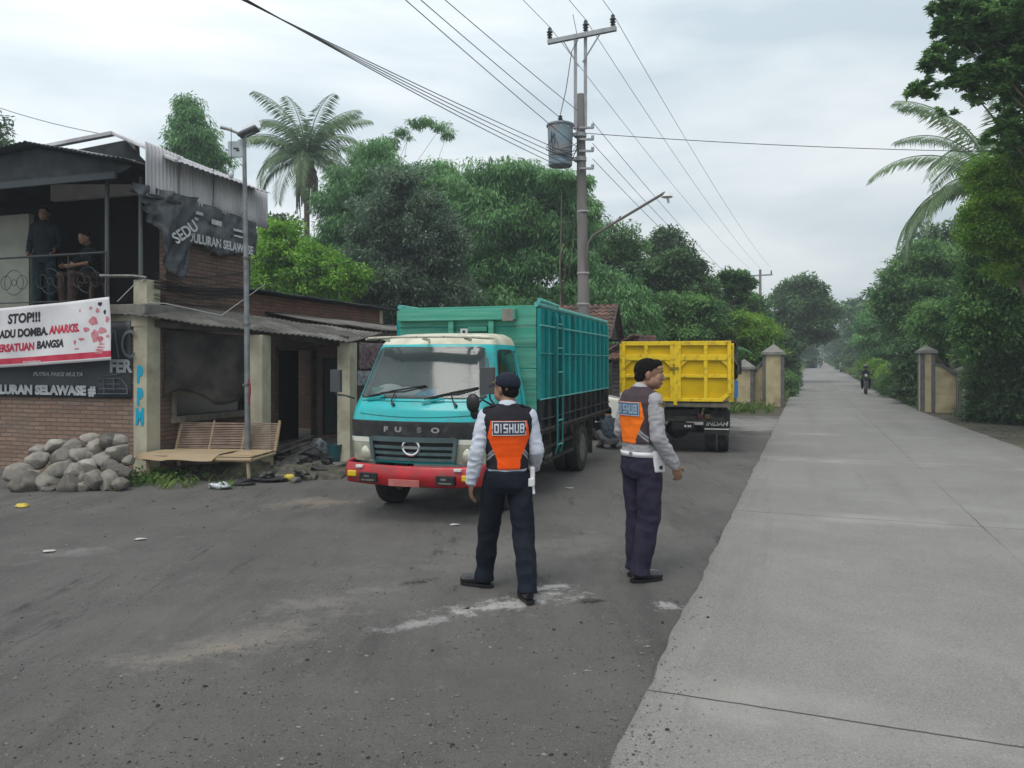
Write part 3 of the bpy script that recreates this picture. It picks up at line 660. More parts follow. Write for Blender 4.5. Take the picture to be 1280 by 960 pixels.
    st=MB(); st.ring([(.40+math.cos(a)*.2,.62+math.sin(a)*.09,1.36+math.sin(a)*.16) for a in [2*math.pi*k/24 for k in range(25)]],.014,6); st.ring([(.40,.62,1.36),(.40,.5,1.2)],.02,6); st.build('steering_wheel',M_seal,t)
    c=MB(); c.ell((-.44,.42,1.35),(.2,.1,.12)); c.ell((-.2,.40,1.34),(.18,.1,.1)); tag(c.build('cloth',mat('white_cloth',(.75,.75,.72),.9),smooth='all',loc=f.o,rot=(0,0,f.a)),'crumpled white cloth on the dashboard of the turquoise truck','cloth')
    c=MB(); c.ell((.0,.38,1.32),(.17,.08,.07)); c.ell((.08,.38,1.33),(.09,.07,.09)); tag(c.build('cloth',mat('blue_cloth',(.03,.4,.7),.8),smooth='all',loc=f.o,rot=(0,0,f.a)),'bright blue cloth bundled on the dashboard behind the wiper','cloth')
    c=MB(); c.bx(-.63,-.48,.34,.35,1.385,1.43); c.build('sticker',mat('green_sticker',(.1,.5,.3),.6),t)
    # chassis
    c=MB()
    for x in (-.36,.36): c.bx(x-.05,x+.05,.35,6.1,.62,.80)
    for y in (.5,1.7,2.7,3.7,4.9,5.9): c.bx(-.36,.36,y-.05,y+.05,.64,.76)
    c.build('chassis',M_dark,t)
    c=MB(); c.cyl((-.75,1.05,.38),(.75,1.05,.38),.06); c.cyl((-.75,4.4,.38),(.75,4.4,.38),.07); c.ell((0,4.4,.38),(.2,.2,.2)); c.cyl((0,1.3,.5),(0,4.4,.42),.05); c.build('axle',M_dark,t,smooth='a')
    for sg in (-1,1):
        wheel(t,(sg*.70,1.05,.375),.375,.2,sg); wheel(t,(sg*.71,4.4,.375),.375,.19,sg,True)
    wa=MB()
    for sg in (-1,1):
        pts=[(sg*.74,1.05+.47*math.cos(a),.40+.47*math.sin(a)) for a in [math.pi*k/12 for k in range(13)]]
        for a,b in zip(pts,pts[1:]): wa.bar(a,b,.24,.02,up=(sg,0,0)) if False else wa.bar(a,b,.02,.02)
    c=MB(); c.bx(.42,.78,2.3,3.0,.42,.72); c.build('fuel_tank',M_dark,t,bevel=.04)
    c=MB(); c.bx(-.8,-.45,2.0,2.7,.42,.74); c.build('battery_box',M_dark,t,bevel=.02)
    for sg in (-1,1):
        MB().bx(sg*.74-.2,sg*.74+.2,4.98,5.0,.22,.80).build('mudflap',M_rubber,t); MB().bx(sg*.74-.2,sg*.74+.2,3.84,3.86,.35,.80).build('mudflap',M_rubber,t)
    c=MB(); 
    for z in (.42,.60): c.bar((.9,2.05,z),(.9,3.75,z),.03,.04)
    for y in (2.1,2.9,3.7): c.bar((.9,y,.42),(.9,y,.84),.03,.03)
    c.build('side_guard',M_dark,t)
    # load bed
    X=.93; Y0,Y1=1.66,6.26; Z0,Z1=.84,2.42
    lt=mat('board_green',(.05,.28,.20),.75,(.12,.38,.29),2.5,.5,18,stretch=(.3,1,5),col3=(.05,.16,.12),scale3=2)
    tl=mat('side_teal',(.003,.22,.225),.6,(.01,.31,.30),2,.3,10,stretch=(1,3,.4),col3=(.02,.13,.13),scale3=1.5)
    bk=mat('side_black',(.013,.015,.017),.6,(.035,.04,.042),3,.3)
    pale=mat('rail_pale',(.14,.42,.39),.6,(.08,.33,.30),6)
    c=MB(); c.bx(-X,X,Y0,Y1,Z0-.06,Z0); 
    for y in [Y0+.25+.42*k for k in range(11)]: c.bx(-X,X,y-.04,y+.04,Z0-.15,Z0-.062)
    c.build('bed_floor',M_dark,t)
    zz=Z0; n=6; hs=(Z1-Z0)/n
    for k in range(n):
        c=MB(); c.bx(-X+random.uniform(0,.006),X-random.uniform(0,.006),Y0+random.uniform(0,.006),Y0+.04,Z0+k*hs+.006,Z0+(k+1)*hs-.002); c.build('front_board',lt,t,bevel=.006)
    c=MB(); c.bx(-.92,.68,Y0-.10,Y0-.005,2.24,2.38); c.build('header_beam',lt,t,bevel=.01)
    c=MB(); c.bx(.52,.66,Y0-.105,Y0-.004,2.225,2.375); c.build('beam_end',mat('grey_wood',(.16,.16,.14),.9,(.25,.22,.2),9),t)
    for x in (-.18,.36): MB().bx(x-.035,x+.035,Y0-.075,Y0-.004,.9,2.235).build('front_post',lt,t,bevel=.006)
    c=MB(); c.bx(-.07,.03,Y0-.02,Y0-.003,2.06,2.14); c.build('hinge_plate',M_white,t); c=MB(); c.cyl((-.02,Y0-.03,2.10),(-.02,Y0-.018,2.10),.018); c.build('plate_hole',M_seal,t)
    MB().bx(.04,.30,Y0-.05,Y0-.004,2.10,2.16).build('batten',lt,t,bevel=.006)
    for sg in (-1,1):
        a,b=sorted((sg*(X-.03),sg*X)); zc=1.25
        MB().bx(a,b,Y0+.042,Y1,zc,Z1-.02).build('upper_side',tl,t); MB().bx(a,b,Y0+.042,Y1,Z0,zc-.002).build('lower_side',bk,t)
        N_=13
        for k in range(N_):
            y=Y0+.06+(Y1-Y0-.12)*k/(N_-1); w=.028 if k%3 else .04
            a,b=sorted((sg*(X+.002),sg*(X+.05)))
            MB().bx(a,b,y-w,y+w,zc+.002,Z1-.04).build('rib',tl,t,bevel=.005); MB().bx(a,b,y-w,y+w,Z0+.01,zc-.002).build('rib',bk,t,bevel=.005)
        for z,mm,rr in ((Z1+.012,pale,.032),(2.17,pale,.012),(zc,pale,.010),(Z0+.02,M_dark,.022),(1.82,tl,.012),(1.0,bk,.012)):
            MB().ring([(sg*(X+.052 if rr<.03 else X),Y0,z),(sg*(X+.052 if rr<.03 else X),Y1,z)],rr,8).build('rail',mm,t,smooth='a')
        # side ladder
        l=MB(); y0,y1=2.38,2.66
        for y in (y0,y1): l.ring([(sg*(X+.055),y,.50),(sg*(X+.085),y,.6),(sg*(X+.085),y,2.28),(sg*(X+.055),y,2.34)],.012,6)
        l.build('ladder_rail',mat('ladder_teal',(.01,.20,.20),.5),t)
        for k in range(6):
            z=.62+k*.32; MB().ring([(sg*(X+.085),y0,z),(sg*(X+.085),y1,z)],.010,6).build('ladder_rung',pale,t)
    c=MB(); c.bx(-X,X,Y1-.03,Y1,Z0,Z1-.05); c.build('tailboard',tl,t)
    c=MB(); c.bx(-.85,.85,Y1-.1,Y1-.02,.52,.62); c.build('rear_bar',M_dark,t)
    c=MB(); c.ring([(X+.01,Y0+.1,2.49),(X+.01,Y0+1.0,2.47)],.03,8); c.build('loose_pipe',pale,t,smooth='a')
    # load of dark sacks/void is below the rim: nothing seen
    return f
def yellow_truck():
    f=Frame(3.04,14.3,-15); t=empty('dump_truck','yellow tipper truck seen from behind with dark tarp on its side','truck',frame=f)
    ye=mat('paint_yellow',(.72,.48,.002),.55,(.80,.56,.003),2.5,.15,20,col3=(.30,.19,.02),scale3=9)
    yr=mat('yellow_recess',(.66,.43,.002),.6,(.50,.33,.005),3,.15,20)
    W=1.0; z0,z1=.98,2.10
    for sg in (-1,1):
        poly=[(sg*.012,z0),(sg*(W-.16),z0),(sg*W,z0+.16),(sg*W,z1),(sg*.012,z1)]
        d=MB().prism(poly,1,.05,.075).build('tailgate_door',yr,t)
        b=MB()
        def fr(x0,x1,a,c,dy=.0): 
            x0,x1=sorted((sg*x0,sg*x1)); b.bx(x0,x1,dy-.0,.048,a,c)
        fr(.012,.10,z0,z1); fr(.93,1.0,z0+.16,z1); fr(.102,.928,z1-.08,z1,.003); fr(.102,.928,z1-.36,z1-.25,.003); fr(.51,.58,z0+.06,z1-.362,.006); fr(.51,.58,z1-.248,z1-.082,.006); fr(.102,.508,z0+.44,z0+.50,.009); fr(.582,.928,z0+.44,z0+.50,.009); fr(.102,.84,z0,z0+.06,.003)
        b.prism([(sg*.84,z0),(sg*1.0,z0+.16),(sg*1.0,z0+.24),(sg*.80,z0+.061),(sg*.80,z0+.0)],1,.012,.047)
        b.prism([(sg*.102,z1-.362),(sg*.22,z1-.362),(sg*.102,z1-.48)],1,.012,.047); b.prism([(sg*.928,z1-.362),(sg*.81,z1-.362),(sg*.928,z1-.48)],1,.012,.047)
        b.build('door_frame',ye,d,bevel=.006)
        h=MB()
        for z in (z0+.3,z0+.75,z1-.12): h.cyl((sg*1.0,.02,z-.04),(sg*1.0,.02,z+.04),.018,n=8)
        h.build('hinge',mat('dark_yellow_iron',(.25,.18,.02),.6),d)
        a,b_=sorted((sg*.955,sg*.995)); s=MB(); s.bx(a,b_,.08,4.0,z0,z1-.0)
        for k in range(9): y=.15+k*.47; q=sorted((sg*.997,sg*1.05)); s.bx(q[0],q[1],y-.03,y+.03,z0,z1-.04)
        s.build('side_panel',ye,t,bevel=.004)
    l=MB(); l.bx(-.12,.06,-.03,0,z0+.60,z0+.64); l.cyl((-.03,-.02,z0+.52),(-.03,-.02,z0+.70),.015); l.build('latch',mat('dark_yellow_iron',(.25,.18,.02),.6),t)
    l=MB(); l.bx(-.035,.035,-.012,.0,z0-.07,z1); l.build('centre_post',ye,t,bevel=.004)
    c=MB(); c.bx(-.95,.95,.08,4.0,z0-.06,z0-.002); c.bx(-.98,.98,.02,.1,z0-.10,z0-.03); c.build('bed_floor',mat('tail_grey',(.07,.07,.065),.7,(.15,.13,.1),6),t)
    c=MB(); c.bx(-.95,.95,3.9,4.0,z0,z1+.05); c.build('headboard',ye,t)
    # cab ahead
    c=MB(); c.bx(-.85,.85,4.25,5.7,.6,2.0); c.build('cab',mat('cab_yellow',(.6,.42,.01),.4),t,bevel=.1); c=MB(); c.bx(-.6,.6,4.235,4.26,1.5,1.85); c.build('rear_window',M_seal,t,bevel=.02)
    # tarp rolled and hanging along the right side
    def tf(a,b):
        y=.12+3.7*a; s=b; x=1.07+.05*math.sin(a*23)+.05*noise.noise(Vector((a*9,b*3,1))); z=z1+.05-s*(.62+.15*math.sin(a*11)); x+=.03*math.sin(b*9+a*5)-.06*(1 if b<.08 else 0)*1
        return Vector((x if b>.05 else .96,y,z))
    grid(tf,50,14).build('tarp',mat('tarp_dark',(.03,.032,.033),.7,(.09,.09,.09),3,.5),t,smooth='all',solid=.012)
    c=MB()
    for x in (-.38,.38): c.bx(x-.05,x+.05,.15,5.6,.66,.86)
    for y in (.2,1.2,2.2,3.2): c.bx(-.38,.38,y-.05,y+.05,.68,.82)
    c.bx(-.9,.9,.12,.2,.60,.70); c.bx(-.9,-.82,.15,.3,.62,.9); c.bx(.82,.9,.15,.3,.62,.9); c.build('chassis',M_dark,t)
    c=MB(); c.cyl((-.8,.75,.42),(.8,.75,.42),.07); c.ell((0,.75,.42),(.22,.22,.2)); c.cyl((-.8,4.4,.4),(.8,4.4,.4),.06); c.build('axle',M_dark,t,smooth='a')
    for sg in (-1,1):
        wheel(t,(sg*.74,.75,.42),.42,.2,sg,True); wheel(t,(sg*.78,4.5,.4),.4,.22,sg)
        x=sg*.74; c=MB(); c.bx(x-.24,x+.24,.20,.215,.48,.82); c.prism([(x-.24,.47),(x+.24,.47),(x+.22,.36),(x-.22,.36)],1,.20,.212); fl=c.build('mudflap',M_dark,t)
        if sg>0: text('INDAH',.11,M_white,'lettering',t,(x,.19,.56),(R(90),0,0),.002,.004,1.12,.2); MB().bx(x-.22,x+.22,.193,.199,.455,.475).build('flap_line',M_white,t)
        else: text('INDAH',.11,M_white,'lettering',t,(x,.19,.55),(R(90),0,0),.002,.004,1.5,.15)
        for dx,mm in ((.0,mat('tail_lens_red',(.06,.006,.006),.4)),(.13,mat('tail_lens_amber',(.08,.04,.01),.4))):
            MB().bx(sg*(.45+dx)-.05,sg*(.45+dx)+.05,.09,.12,.66,.74).build('tail_lamp',mm,t,bevel=.008)
    c=MB(); c.bx(-.06,.34,.09,.105,.45,.58); c.build('number_plate',mat('plate_black',(.015,.015,.015),.6),t,bevel=.004)
    for k,(a,b) in enumerate(((.16,.19),(.20,.205),(.22,.25),(.26,.28))): MB().bx(a,b,.083,.088,.50,.535).build('plate_mark',M_white,t)
    c=MB(); c.bx(.5,.95,1.6,2.3,.45,.8); c.bx(.92,1.0,2.5,3.9,.5,.56); c.build('fuel_tank',M_dark,t,bevel=.03)
    c=MB(); c.ring([(.9,4.4,1.3),(1.2,4.3,1.35),(1.22,4.28,1.6)],.015,6); c.bx(1.12,1.3,4.24,4.3,1.42,1.75); c.build('mirror',M_seal,t,bevel=.02)
    c=MB(); c.cyl((1.1,3.0,.93),(1.1,3.0,1.3),.09); o=c.build('jerry_can',mat('blue_plastic',(.03,.2,.5),.4),smooth='a',loc=f.o,rot=(0,0,f.a)); tag(o,'blue plastic jerrycan hanging at the side of the yellow truck','jerrycan')
def white_car():
    f=Frame(.75,17.6,-3); t=empty('hatchback','white hatchback car parked behind the tail of the turquoise truck','car',frame=f)
    prof=[(-2.0,.35),(-2.02,.75),(-1.95,.98),(-1.75,1.42),(-1.2,1.5),(-.2,1.5),(.2,1.42),(.95,1.03),(1.7,.9),(1.95,.75),(2.0,.35)]
    vs=[];n=len(prof); mb=MB()
    wd=lambda z:.83-.17*max(0,(z-.95))/.5
    for sg in (-1,1): vs+=[(x,sg*wd(z),z) for x,z in prof]
    fs=[tuple(range(n)),tuple(range(2*n-1,n-1,-1))]+[(i,(i+1)%n,(i+1)%n+n,i+n) for i in range(n)]
    mb.add(vs,fs).build('body',mat('car_white',(.75,.76,.76),.25,coat=.5),t,bevel=.05,smooth='a')
    gm=mat('car_glass',(.03,.05,.055),.05,spec=1)
    for sg in (-1,1):
        for poly in ([(-1.6,1.02),(-1.5,1.38),(-.75,1.43),(-.75,1.02)],[(-.68,1.02),(-.68,1.43),(-.15,1.43),(.15,1.36),(.78,1.02)]):
            MB().add([(x,sg*(wd(z)+.006),z) for x,z in poly],[tuple(range(len(poly)))]).build('side_window',gm,t)
    MB().add([(.27,-.62,1.40),(.27,.62,1.40),(.93,.76,1.055),(.93,-.76,1.055)],[(0,1,2,3)]).build('windscreen',gm,t,loc=(.01,0,.012))
    for sx in (-1.25,1.25):
        for sg in (-1,1):
            w=MB(); tyre(w,(sx,sg*.74,.3),.3,.19,'y'); o=w.build('wheel',M_rubber,t,smooth='a'); MB().lathe([(.18,sg*.09),(.17,sg*.1),(.05,sg*.08),(.01,sg*.09)],(sx,sg*.74,.3),'y',20).build('rim',M_chrome,o,smooth='a')
    for sg in (-1,1): MB().bx(1.86,1.99,sg*.62-.15,sg*.62+.15,.68,.8).build('headlight',M_lampg,t,bevel=.03)
    MB().bx(1.97,2.03,-.7,.7,.38,.5).build('bumper',M_black,t,bevel=.02)
def motorcycle(label,loc,rz,col,group=None):
    t=empty('motorcycle',label,'motorcycle',(loc[0],loc[1],gz(*loc)),rz,group)
    for y in (-.62,.62):
        w=MB(); tyre(w,(0,y,.29),.29,.09); o=w.build('wheel',M_rubber,t,smooth='a'); MB().lathe([(.17,-.03),(.17,.03)],(0,y,.29),'x',18).build('rim',M_steel,o)
    cm=mat('bike_'+col[0],col[1],.3,coat=.5)
    b=MB(); b.ring([(0,.5,.85),(0,.25,.55),(0,-.1,.5),(0,-.5,.66),(0,-.8,.78)],[.13,.11,.12,.12,.05],10,fl=.9); b.ell((0,.52,.98),(.13,.09,.12)); b.ell((0,.62,.62),(.06,.2,.06)); b.bx(-.13,.13,.42,.46,.4,.9); b.build('bodywork',cm,t,smooth='a')
    MB().ring([(0,.1,.76),(0,-.3,.78),(0,-.75,.82)],[.09,.13,.1],10,fl=.5).build('seat',M_rubber,t,smooth='all')
    MB().ring([(-.06,.62,.29),(-.06,.48,.9)],.025,6).ring([(.06,.62,.29),(.06,.48,.9)],.025,6).build('fork',M_steel,t)
    MB().ring([(-.34,.36,1.05),(-.1,.45,1.0),(.1,.45,1.0),(.34,.36,1.05)],.016,6).build('handlebar',M_seal,t)
    for sg in (-1,1): MB().ring([(sg*.28,.4,1.05),(sg*.32,.42,1.2)],.01,5).ell((sg*.33,.42,1.24),(.06,.02,.04)).build('mirror',M_seal,t)
    MB().ell((0,.6,.97),(.08,.05,.07)).build('headlight',M_lampg,t,smooth='all'); MB().bx(-.05,.05,-.2,.15,.28,.48).build('engine',M_steel,t,bevel=.02)
    MB().bx(-.09,.09,.48,.49,.72,.78).build('number_plate',M_seal,t)
    return t
def far_truck():
    x,y=at(1011,450,165).x-1.2,165; t=empty('far_truck','small hazy lorry coming up the far end of the road','truck',(x,y,gz(x,y)),160)
    MB().bx(-1,1,-1,3.5,.8,2.3).build('load_bed',mat('far_brown',(.12,.1,.08),.8),t,bevel=.05); MB().bx(-.95,.95,3.6,5,.6,2.1).build('cab',mat('far_cab',(.16,.18,.17),.5),t,bevel=.12)
    MB().bx(-.8,.8,4.99,5.02,1.35,1.95).build('windscreen',M_seal,t)
    for a in (0,4.2):
        for sg in (-1,1):
            w=MB(); tyre(w,(sg*.8,a,.42),.42,.25); w.build('wheel',M_rubber,t)
# ---------------------------------------------------------------- house on the left
def brickmat(name,c1,c2,mort,sc=1.0,dirt=(.06,.05,.045)):
    m=bpy.data.materials.new(name); N,L=nt(m); b=N['Principled BSDF']; b.inputs['Roughness'].default_value=.92
    tc=N.new('ShaderNodeTexCoord'); s=N.new('ShaderNodeSeparateXYZ'); L.new(tc.outputs['Object'],s.inputs[0]); a=N.new('ShaderNodeMath'); L.new(s.outputs[0],a.inputs[0]); L.new(s.outputs[1],a.inputs[1])
    nn=N.new('ShaderNodeTexNoise'); nn.inputs['Scale'].default_value=1.2; L.new(tc.outputs['Object'],nn.inputs[0]); w=N.new('ShaderNodeMath'); w.operation='MULTIPLY_ADD'; w.inputs[1].default_value=.035; L.new(nn.outputs[0],w.inputs[0]); L.new(s.outputs[2],w.inputs[2])
    c=N.new('ShaderNodeCombineXYZ'); L.new(a.outputs[0],c.inputs[0]); L.new(w.outputs[0],c.inputs[1])
    br=N.new('ShaderNodeTexBrick'); br.inputs['Scale'].default_value=sc; br.inputs['Brick Width'].default_value=.235; br.inputs['Row Height'].default_value=.066; br.inputs['Mortar Size'].default_value=.009; br.inputs['Mortar Smooth'].default_value=.3; br.inputs['Bias'].default_value=.0
    br.inputs['Color1'].default_value=(*c1,1); br.inputs['Color2'].default_value=(*c2,1); br.inputs['Mortar'].default_value=(*mort,1); L.new(c.outputs[0],br.inputs[0])
    n=N.new('ShaderNodeTexNoise'); n.inputs['Scale'].default_value=2.2; n.inputs['Detail'].default_value=8; n.inputs['Roughness'].default_value=.7; L.new(tc.outputs['Object'],n.inputs[0])
    r=N.new('ShaderNodeMapRange'); r.inputs[1].default_value=.45; r.inputs[2].default_value=.72; r.inputs[4].default_value=.7; L.new(n.outputs[0],r.inputs[0])
    x=N.new('ShaderNodeMix'); x.data_type='RGBA'; L.new(r.outputs[0],x.inputs[0]); L.new(br.outputs[0],x.inputs[6]); x.inputs[7].default_value=(*dirt,1)
    L.new(x.outputs[2],b.inputs['Base Color'])
    bp=N.new('ShaderNodeBump'); bp.invert=True; bp.inputs['Strength'].default_value=.9; bp.inputs['Distance'].default_value=.012; L.new(br.outputs['Fac'],bp.inputs['Height'])
    n2=N.new('ShaderNodeTexNoise'); n2.inputs['Scale'].default_value=30; L.new(tc.outputs['Object'],n2.inputs[0]); b2=N.new('ShaderNodeBump'); b2.inputs['Strength'].default_value=.5; b2.inputs['Distance'].default_value=.01; L.new(n2.outputs[0],b2.inputs['Height']); L.new(bp.outputs[0],b2.inputs['Normal']); L.new(b2.outputs[0],b.inputs['Normal'])
    return m
BF=Frame(-5.45,11.5,-17.9)
def house():
    f=BF; t=empty('brick_house','bare brick house with open upper terrace, lean-to porch and patched metal roofs','house',frame=f)
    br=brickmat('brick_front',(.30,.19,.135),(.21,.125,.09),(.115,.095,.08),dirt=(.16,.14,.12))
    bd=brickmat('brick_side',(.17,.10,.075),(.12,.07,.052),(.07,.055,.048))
    cr=mat('cream_plaster',(.50,.47,.36),.85,(.38,.35,.26),3,.25,12,col3=(.24,.21,.15),scale3=2.2)
    conc=mat('slab_concrete',(.20,.19,.175),.9,(.12,.11,.10),4,.4)
    dk=mat('inside_shade_black',(.02,.019,.02),.95)  # near-black colour stands in for shade inside the ground floor
    wood=mat('dark_wood',(.055,.045,.038),.85,(.09,.08,.07),5,.4)
    cor=mat('corrugated_old',(.09,.085,.08),.9,(.15,.14,.125),3,.3,col3=(.26,.26,.24),scale3=2.5)
    cdk=mat('corrugated_dark',(.035,.04,.045),.6,(.07,.075,.08),3)
    zinc=mat('zinc_sheet',(.60,.59,.61),.6,(.36,.35,.37),1.6,.2,col3=(.6,.59,.61),scale3=3,stretch=(1,1,.3),metal=.0)
    Yw=lambda u:f.hit(u,450,0,0).y
    L2=f.hit(0,450,1,0).x-5
    # ground floor
    MB().bx(L2,-.252,0,.14,0,2.42).build('wall',br,t); 
    y1,y2,y3,y4,yE=Yw(215),Yw(310),Yw(345),Yw(397),Yw(477)
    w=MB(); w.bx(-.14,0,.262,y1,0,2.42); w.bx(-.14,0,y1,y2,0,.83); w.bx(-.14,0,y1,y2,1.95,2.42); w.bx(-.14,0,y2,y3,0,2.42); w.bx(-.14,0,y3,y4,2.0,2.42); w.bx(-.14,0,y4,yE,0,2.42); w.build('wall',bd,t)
    MB().bx(L2,-.14,yE-.14,yE,0,2.42).build('wall',bd,t)
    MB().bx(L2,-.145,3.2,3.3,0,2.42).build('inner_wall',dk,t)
    MB().bx(L2,0,0.142,yE,-.02,.06).build('floor',conc,t)
    fr=MB(); fr.bx(-.02,.03,y1,y1+.07,.83,1.95); fr.bx(-.02,.03,y2-.07,y2,.83,1.95); fr.bx(-.02,.06,y1-.02,y2+.02,.76,.86); fr.bx(-.02,.03,y1,y2,1.9,1.97)
    wn=fr.build('window',mat('frame_grey',(.24,.22,.185),.8,(.16,.14,.12),6),t,bevel=.006); MB().bx(-.09,-.07,y1+.07,y2-.07,.86,1.9).build('pane',mat('pane_dark',(.012,.012,.013),.15,spec=.8),wn)
    fr=MB(); fr.bx(-.12,.015,y3,y3+.06,.06,2.0); fr.bx(-.12,.015,y4-.06,y4,.06,2.0); fr.bx(-.12,.015,y3,y4,1.94,2.0); fr.build('door_frame',wood,t); MB().bx(-.9,-.85,y3-.5,y4+.6,.06,2.3).build('door_shade_panel',dk,t)  # last box is a near-black panel, shade behind the doorway put in as colour
    # pillars
    pl=MB().bx(-.25,0,-.02,.26,0,2.95).build('pillar',cr,t,bevel=.01)
    def graff(ch,z):
        text(ch,.33,mat('spray_blue',(.01,.33,.50),.7),'graffiti',t,(-.125,-.026,z),(R(90),R(random.uniform(-4,4)),0),.002,.02,.60)
    for ch,v in (('P',469),('P',497),('M',522)): graff(ch,f.hit(180,v,1,-.02).z)
    pm=f.i@gnd(325,588); pr=f.i@gnd(434,581)
    for p,zz in ((pm,2.14),(pr,2.04)): MB().bx(p.x-.12,p.x+.12,p.y-.12,p.y+.12,0,zz).build('pillar',cr,t,bevel=.01)
    # lean-to porch roof (dark, mossy asbestos) and beams
    A=f.hit(150,391,1,-.35); B=f.i@at(438,427,12.55); 
    A2=Vector((-.02,A.y+.35,2.62)); A=Vector((A.x,A.y,2.42))
    bk=Vector((.02,3.3,2.62))
    corr((A.x,A.y,A.z),(B.x,B.y,B.z),(B.x-.2,B.y+1.5,2.24),(.02,1.15,2.58),.09,.013,8,.03).build('porch_roof',cor,t,smooth='all',solid=.01)
    b=MB(); b.bar((-.1,.1,2.30),(pm.x,pm.y,2.20),.06,.10); b.bar((pm.x,pm.y,2.20),(pr.x,pr.y,2.0),.06,.10); b.bar((0,3.3,2.5),(pr.x,pr.y,2.1),.06,.08); b.build('porch_beam',wood,t)
    c=MB(); c.bx(.02,pr.x+.15,.3,yE-2.0,-.02,.07); c.build('porch_floor',conc,t)
    # torn black mesh curtain hanging in the porch
    def cf(a,b_):
        p0=Vector((-.02+.05,.30,0)).lerp(Vector((pm.x-.13,pm.y-.08,0)),a); z1=2.22-.10*a; z0=1.18+.10*math.sin(a*7)-.05*a
        return Vector((p0.x+.03*math.sin(a*17),p0.y-.03+.04*math.sin(a*11+b_*3),z1+(z0-z1)*b_))
    grid(cf,50,16).build('shade_cloth',mat('shade_cloth',(.022,.020,.020),.9,(.05,.045,.04),4,.6),t,smooth='all',solid=.004)
    # dark interior shelving beyond the door and poster
    MB().bx(.01,.05,y4+.2,y4+.9,.2,1.8).build('shutter',mat('dark_green_board',(.02,.03,.03),.8),t)
    # rear awning with corrugated sheet
    a0=f.hit(300,386,0,1.3); a1=f.hit(502,414,0,1.45)
    ys=a0.y; ye=a1.y
    corr((1.35,yE-4.6,2.40),(1.5,yE+.6,2.32),(.0,yE+.6,2.62),(.0,yE-4.6,2.64),.08,.012,4,.02).build('awning',cor,t,smooth='all',solid=.01)
    b=MB(); b.bx(1.30,1.36,yE-4.6,yE+.55,2.22,2.32); b.bx(.0,1.3,yE-.02,yE+.03,2.2,2.3); b.build('awning_beam',wood,t)
    for y in (yE-.2,yE-2.6): MB().bx(1.25,1.35,y-.05,y+.05,0,2.22).build('post',wood,t)
    MB().bx(.02,1.25,yE-.06,yE-.02,0,2.2).build('end_partition',mat('dark_board',(.035,.03,.028),.9,(.07,.06,.05),4),t)
    # brick parapet over it and its thin roof
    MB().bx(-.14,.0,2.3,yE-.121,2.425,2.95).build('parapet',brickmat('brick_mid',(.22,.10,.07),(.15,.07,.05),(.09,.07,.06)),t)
    MB().bx(-.15,.02,yE-.12,yE+.02,2.425,2.95).build('corner_block',cr,t)
    corr((.28,2.3,2.985),(.28,yE+.35,2.985),(-2.5,yE+.35,3.02),(-2.5,2.3,3.02),.08,.012,3,.02).build('flat_roof',cdk,t,smooth='all',solid=.01)
    # slab, upper brick side, terrace
    yU=Yw(313)
    MB().bx(L2,.04,-.10,yU,2.43,2.58).build('floor_slab',conc,t,bevel=.01)
    MB().bx(L2,-.02,-.03,-.0,2.25,2.429).build('lintel',cr,t)
    MB().bx(-.13,0,.38,yU,2.58,4.3).build('upper_wall',bd,t)
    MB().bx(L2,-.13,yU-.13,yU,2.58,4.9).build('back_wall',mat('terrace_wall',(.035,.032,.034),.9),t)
    xw=f.hit(36,350,1,.9).x
    MB().bx(L2,xw,.9,1.0,2.58,4.3).build('white_wall',mat('white_plaster',(.42,.42,.36),.9,(.33,.33,.28),3),t)
    MB().bx(xw-.06,xw,.9,yU-.13,2.58,4.3).build('partition',mat('terrace_wall',(.035,.032,.034),.9),t) if False else None
    for u in (134,176):
        p=f.hit(u,300,1,.03); MB().cyl((p.x,.03,2.58),(p.x,.03,4.5),.032).build('post',mat('post_grey',(.10,.11,.115),.6),t,smooth='a')
    # railing
    x1=f.hit(133,322,1,.0).x; zt=f.hit(60,321,1,0).z
    r=MB(); r.ring([(L2,0,zt),(x1,0,zt+.02)],.018,6)
    r.ring([(L2,0,2.66),(x1,0,2.66)],.010,6); x=x1
    while x>L2: r.cyl((x,0,2.58),(x,0,zt),.009,n=6); x-=.75
    x=x1-.375
    while x>L2:
        for rr,dx,dz in ((.2,0,0),(.11,-.17,0),(.11,.17,0),(.05,0,.0)):
            r.ring([(x+dx+math.cos(q)*rr,0,(zt+2.6)/2+dz+math.sin(q)*rr*1.0) for q in [2*math.pi*k/20 for k in range(21)]],.006,4,cap=False)
        x-=.75
    r.build('railing',mat('rail_iron',(.05,.055,.06),.6),t)
    # canopy: gable front sheet with dark roof
    ap=f.hit(49,182,1,-.25); ev=f.hit(196,217,1,-.25); el=f.hit(-20,193,1,-.25); zb=f.hit(80,222,1,-.25).z
    ev=Vector((.06,-.25,4.62))
    for nm,a,b_ in (('roof',ap,ev),('roof',Vector((L2,-.25,el.z-.5)),ap)):
        corr((a.x,-.5,a.z),(b_.x,-.5,b_.z),(b_.x,yU+.2,b_.z+.02),(a.x,yU+.2,a.z+.02),.09,.012,6,.02).build(nm,cdk,t,smooth='all',solid=.008)
    g=MB(); g.prism([(L2,zb),(-.25,zb-.02),(-.02,ev.z-.04),(ap.x,ap.z-.04),(L2,el.z-.52)],1,-.28,-.25); g.build('gable_board',mat('gable_dark',(.028,.032,.038),.7,(.05,.055,.06),4),t)
    g=MB(); g.bar((ap.x+.7,-.30,ap.z-.13),(.05,-.30,ev.z+.02),.012,.03); g.build('pale_strip',mat('strip_pale',(.4,.42,.44),.5),t)
    g=MB(); g.bx(L2,-.3,-.32,-.27,zb-.10,zb-.0); g.build('eave_beam',mat('beam_dark',(.05,.06,.065),.6),t)
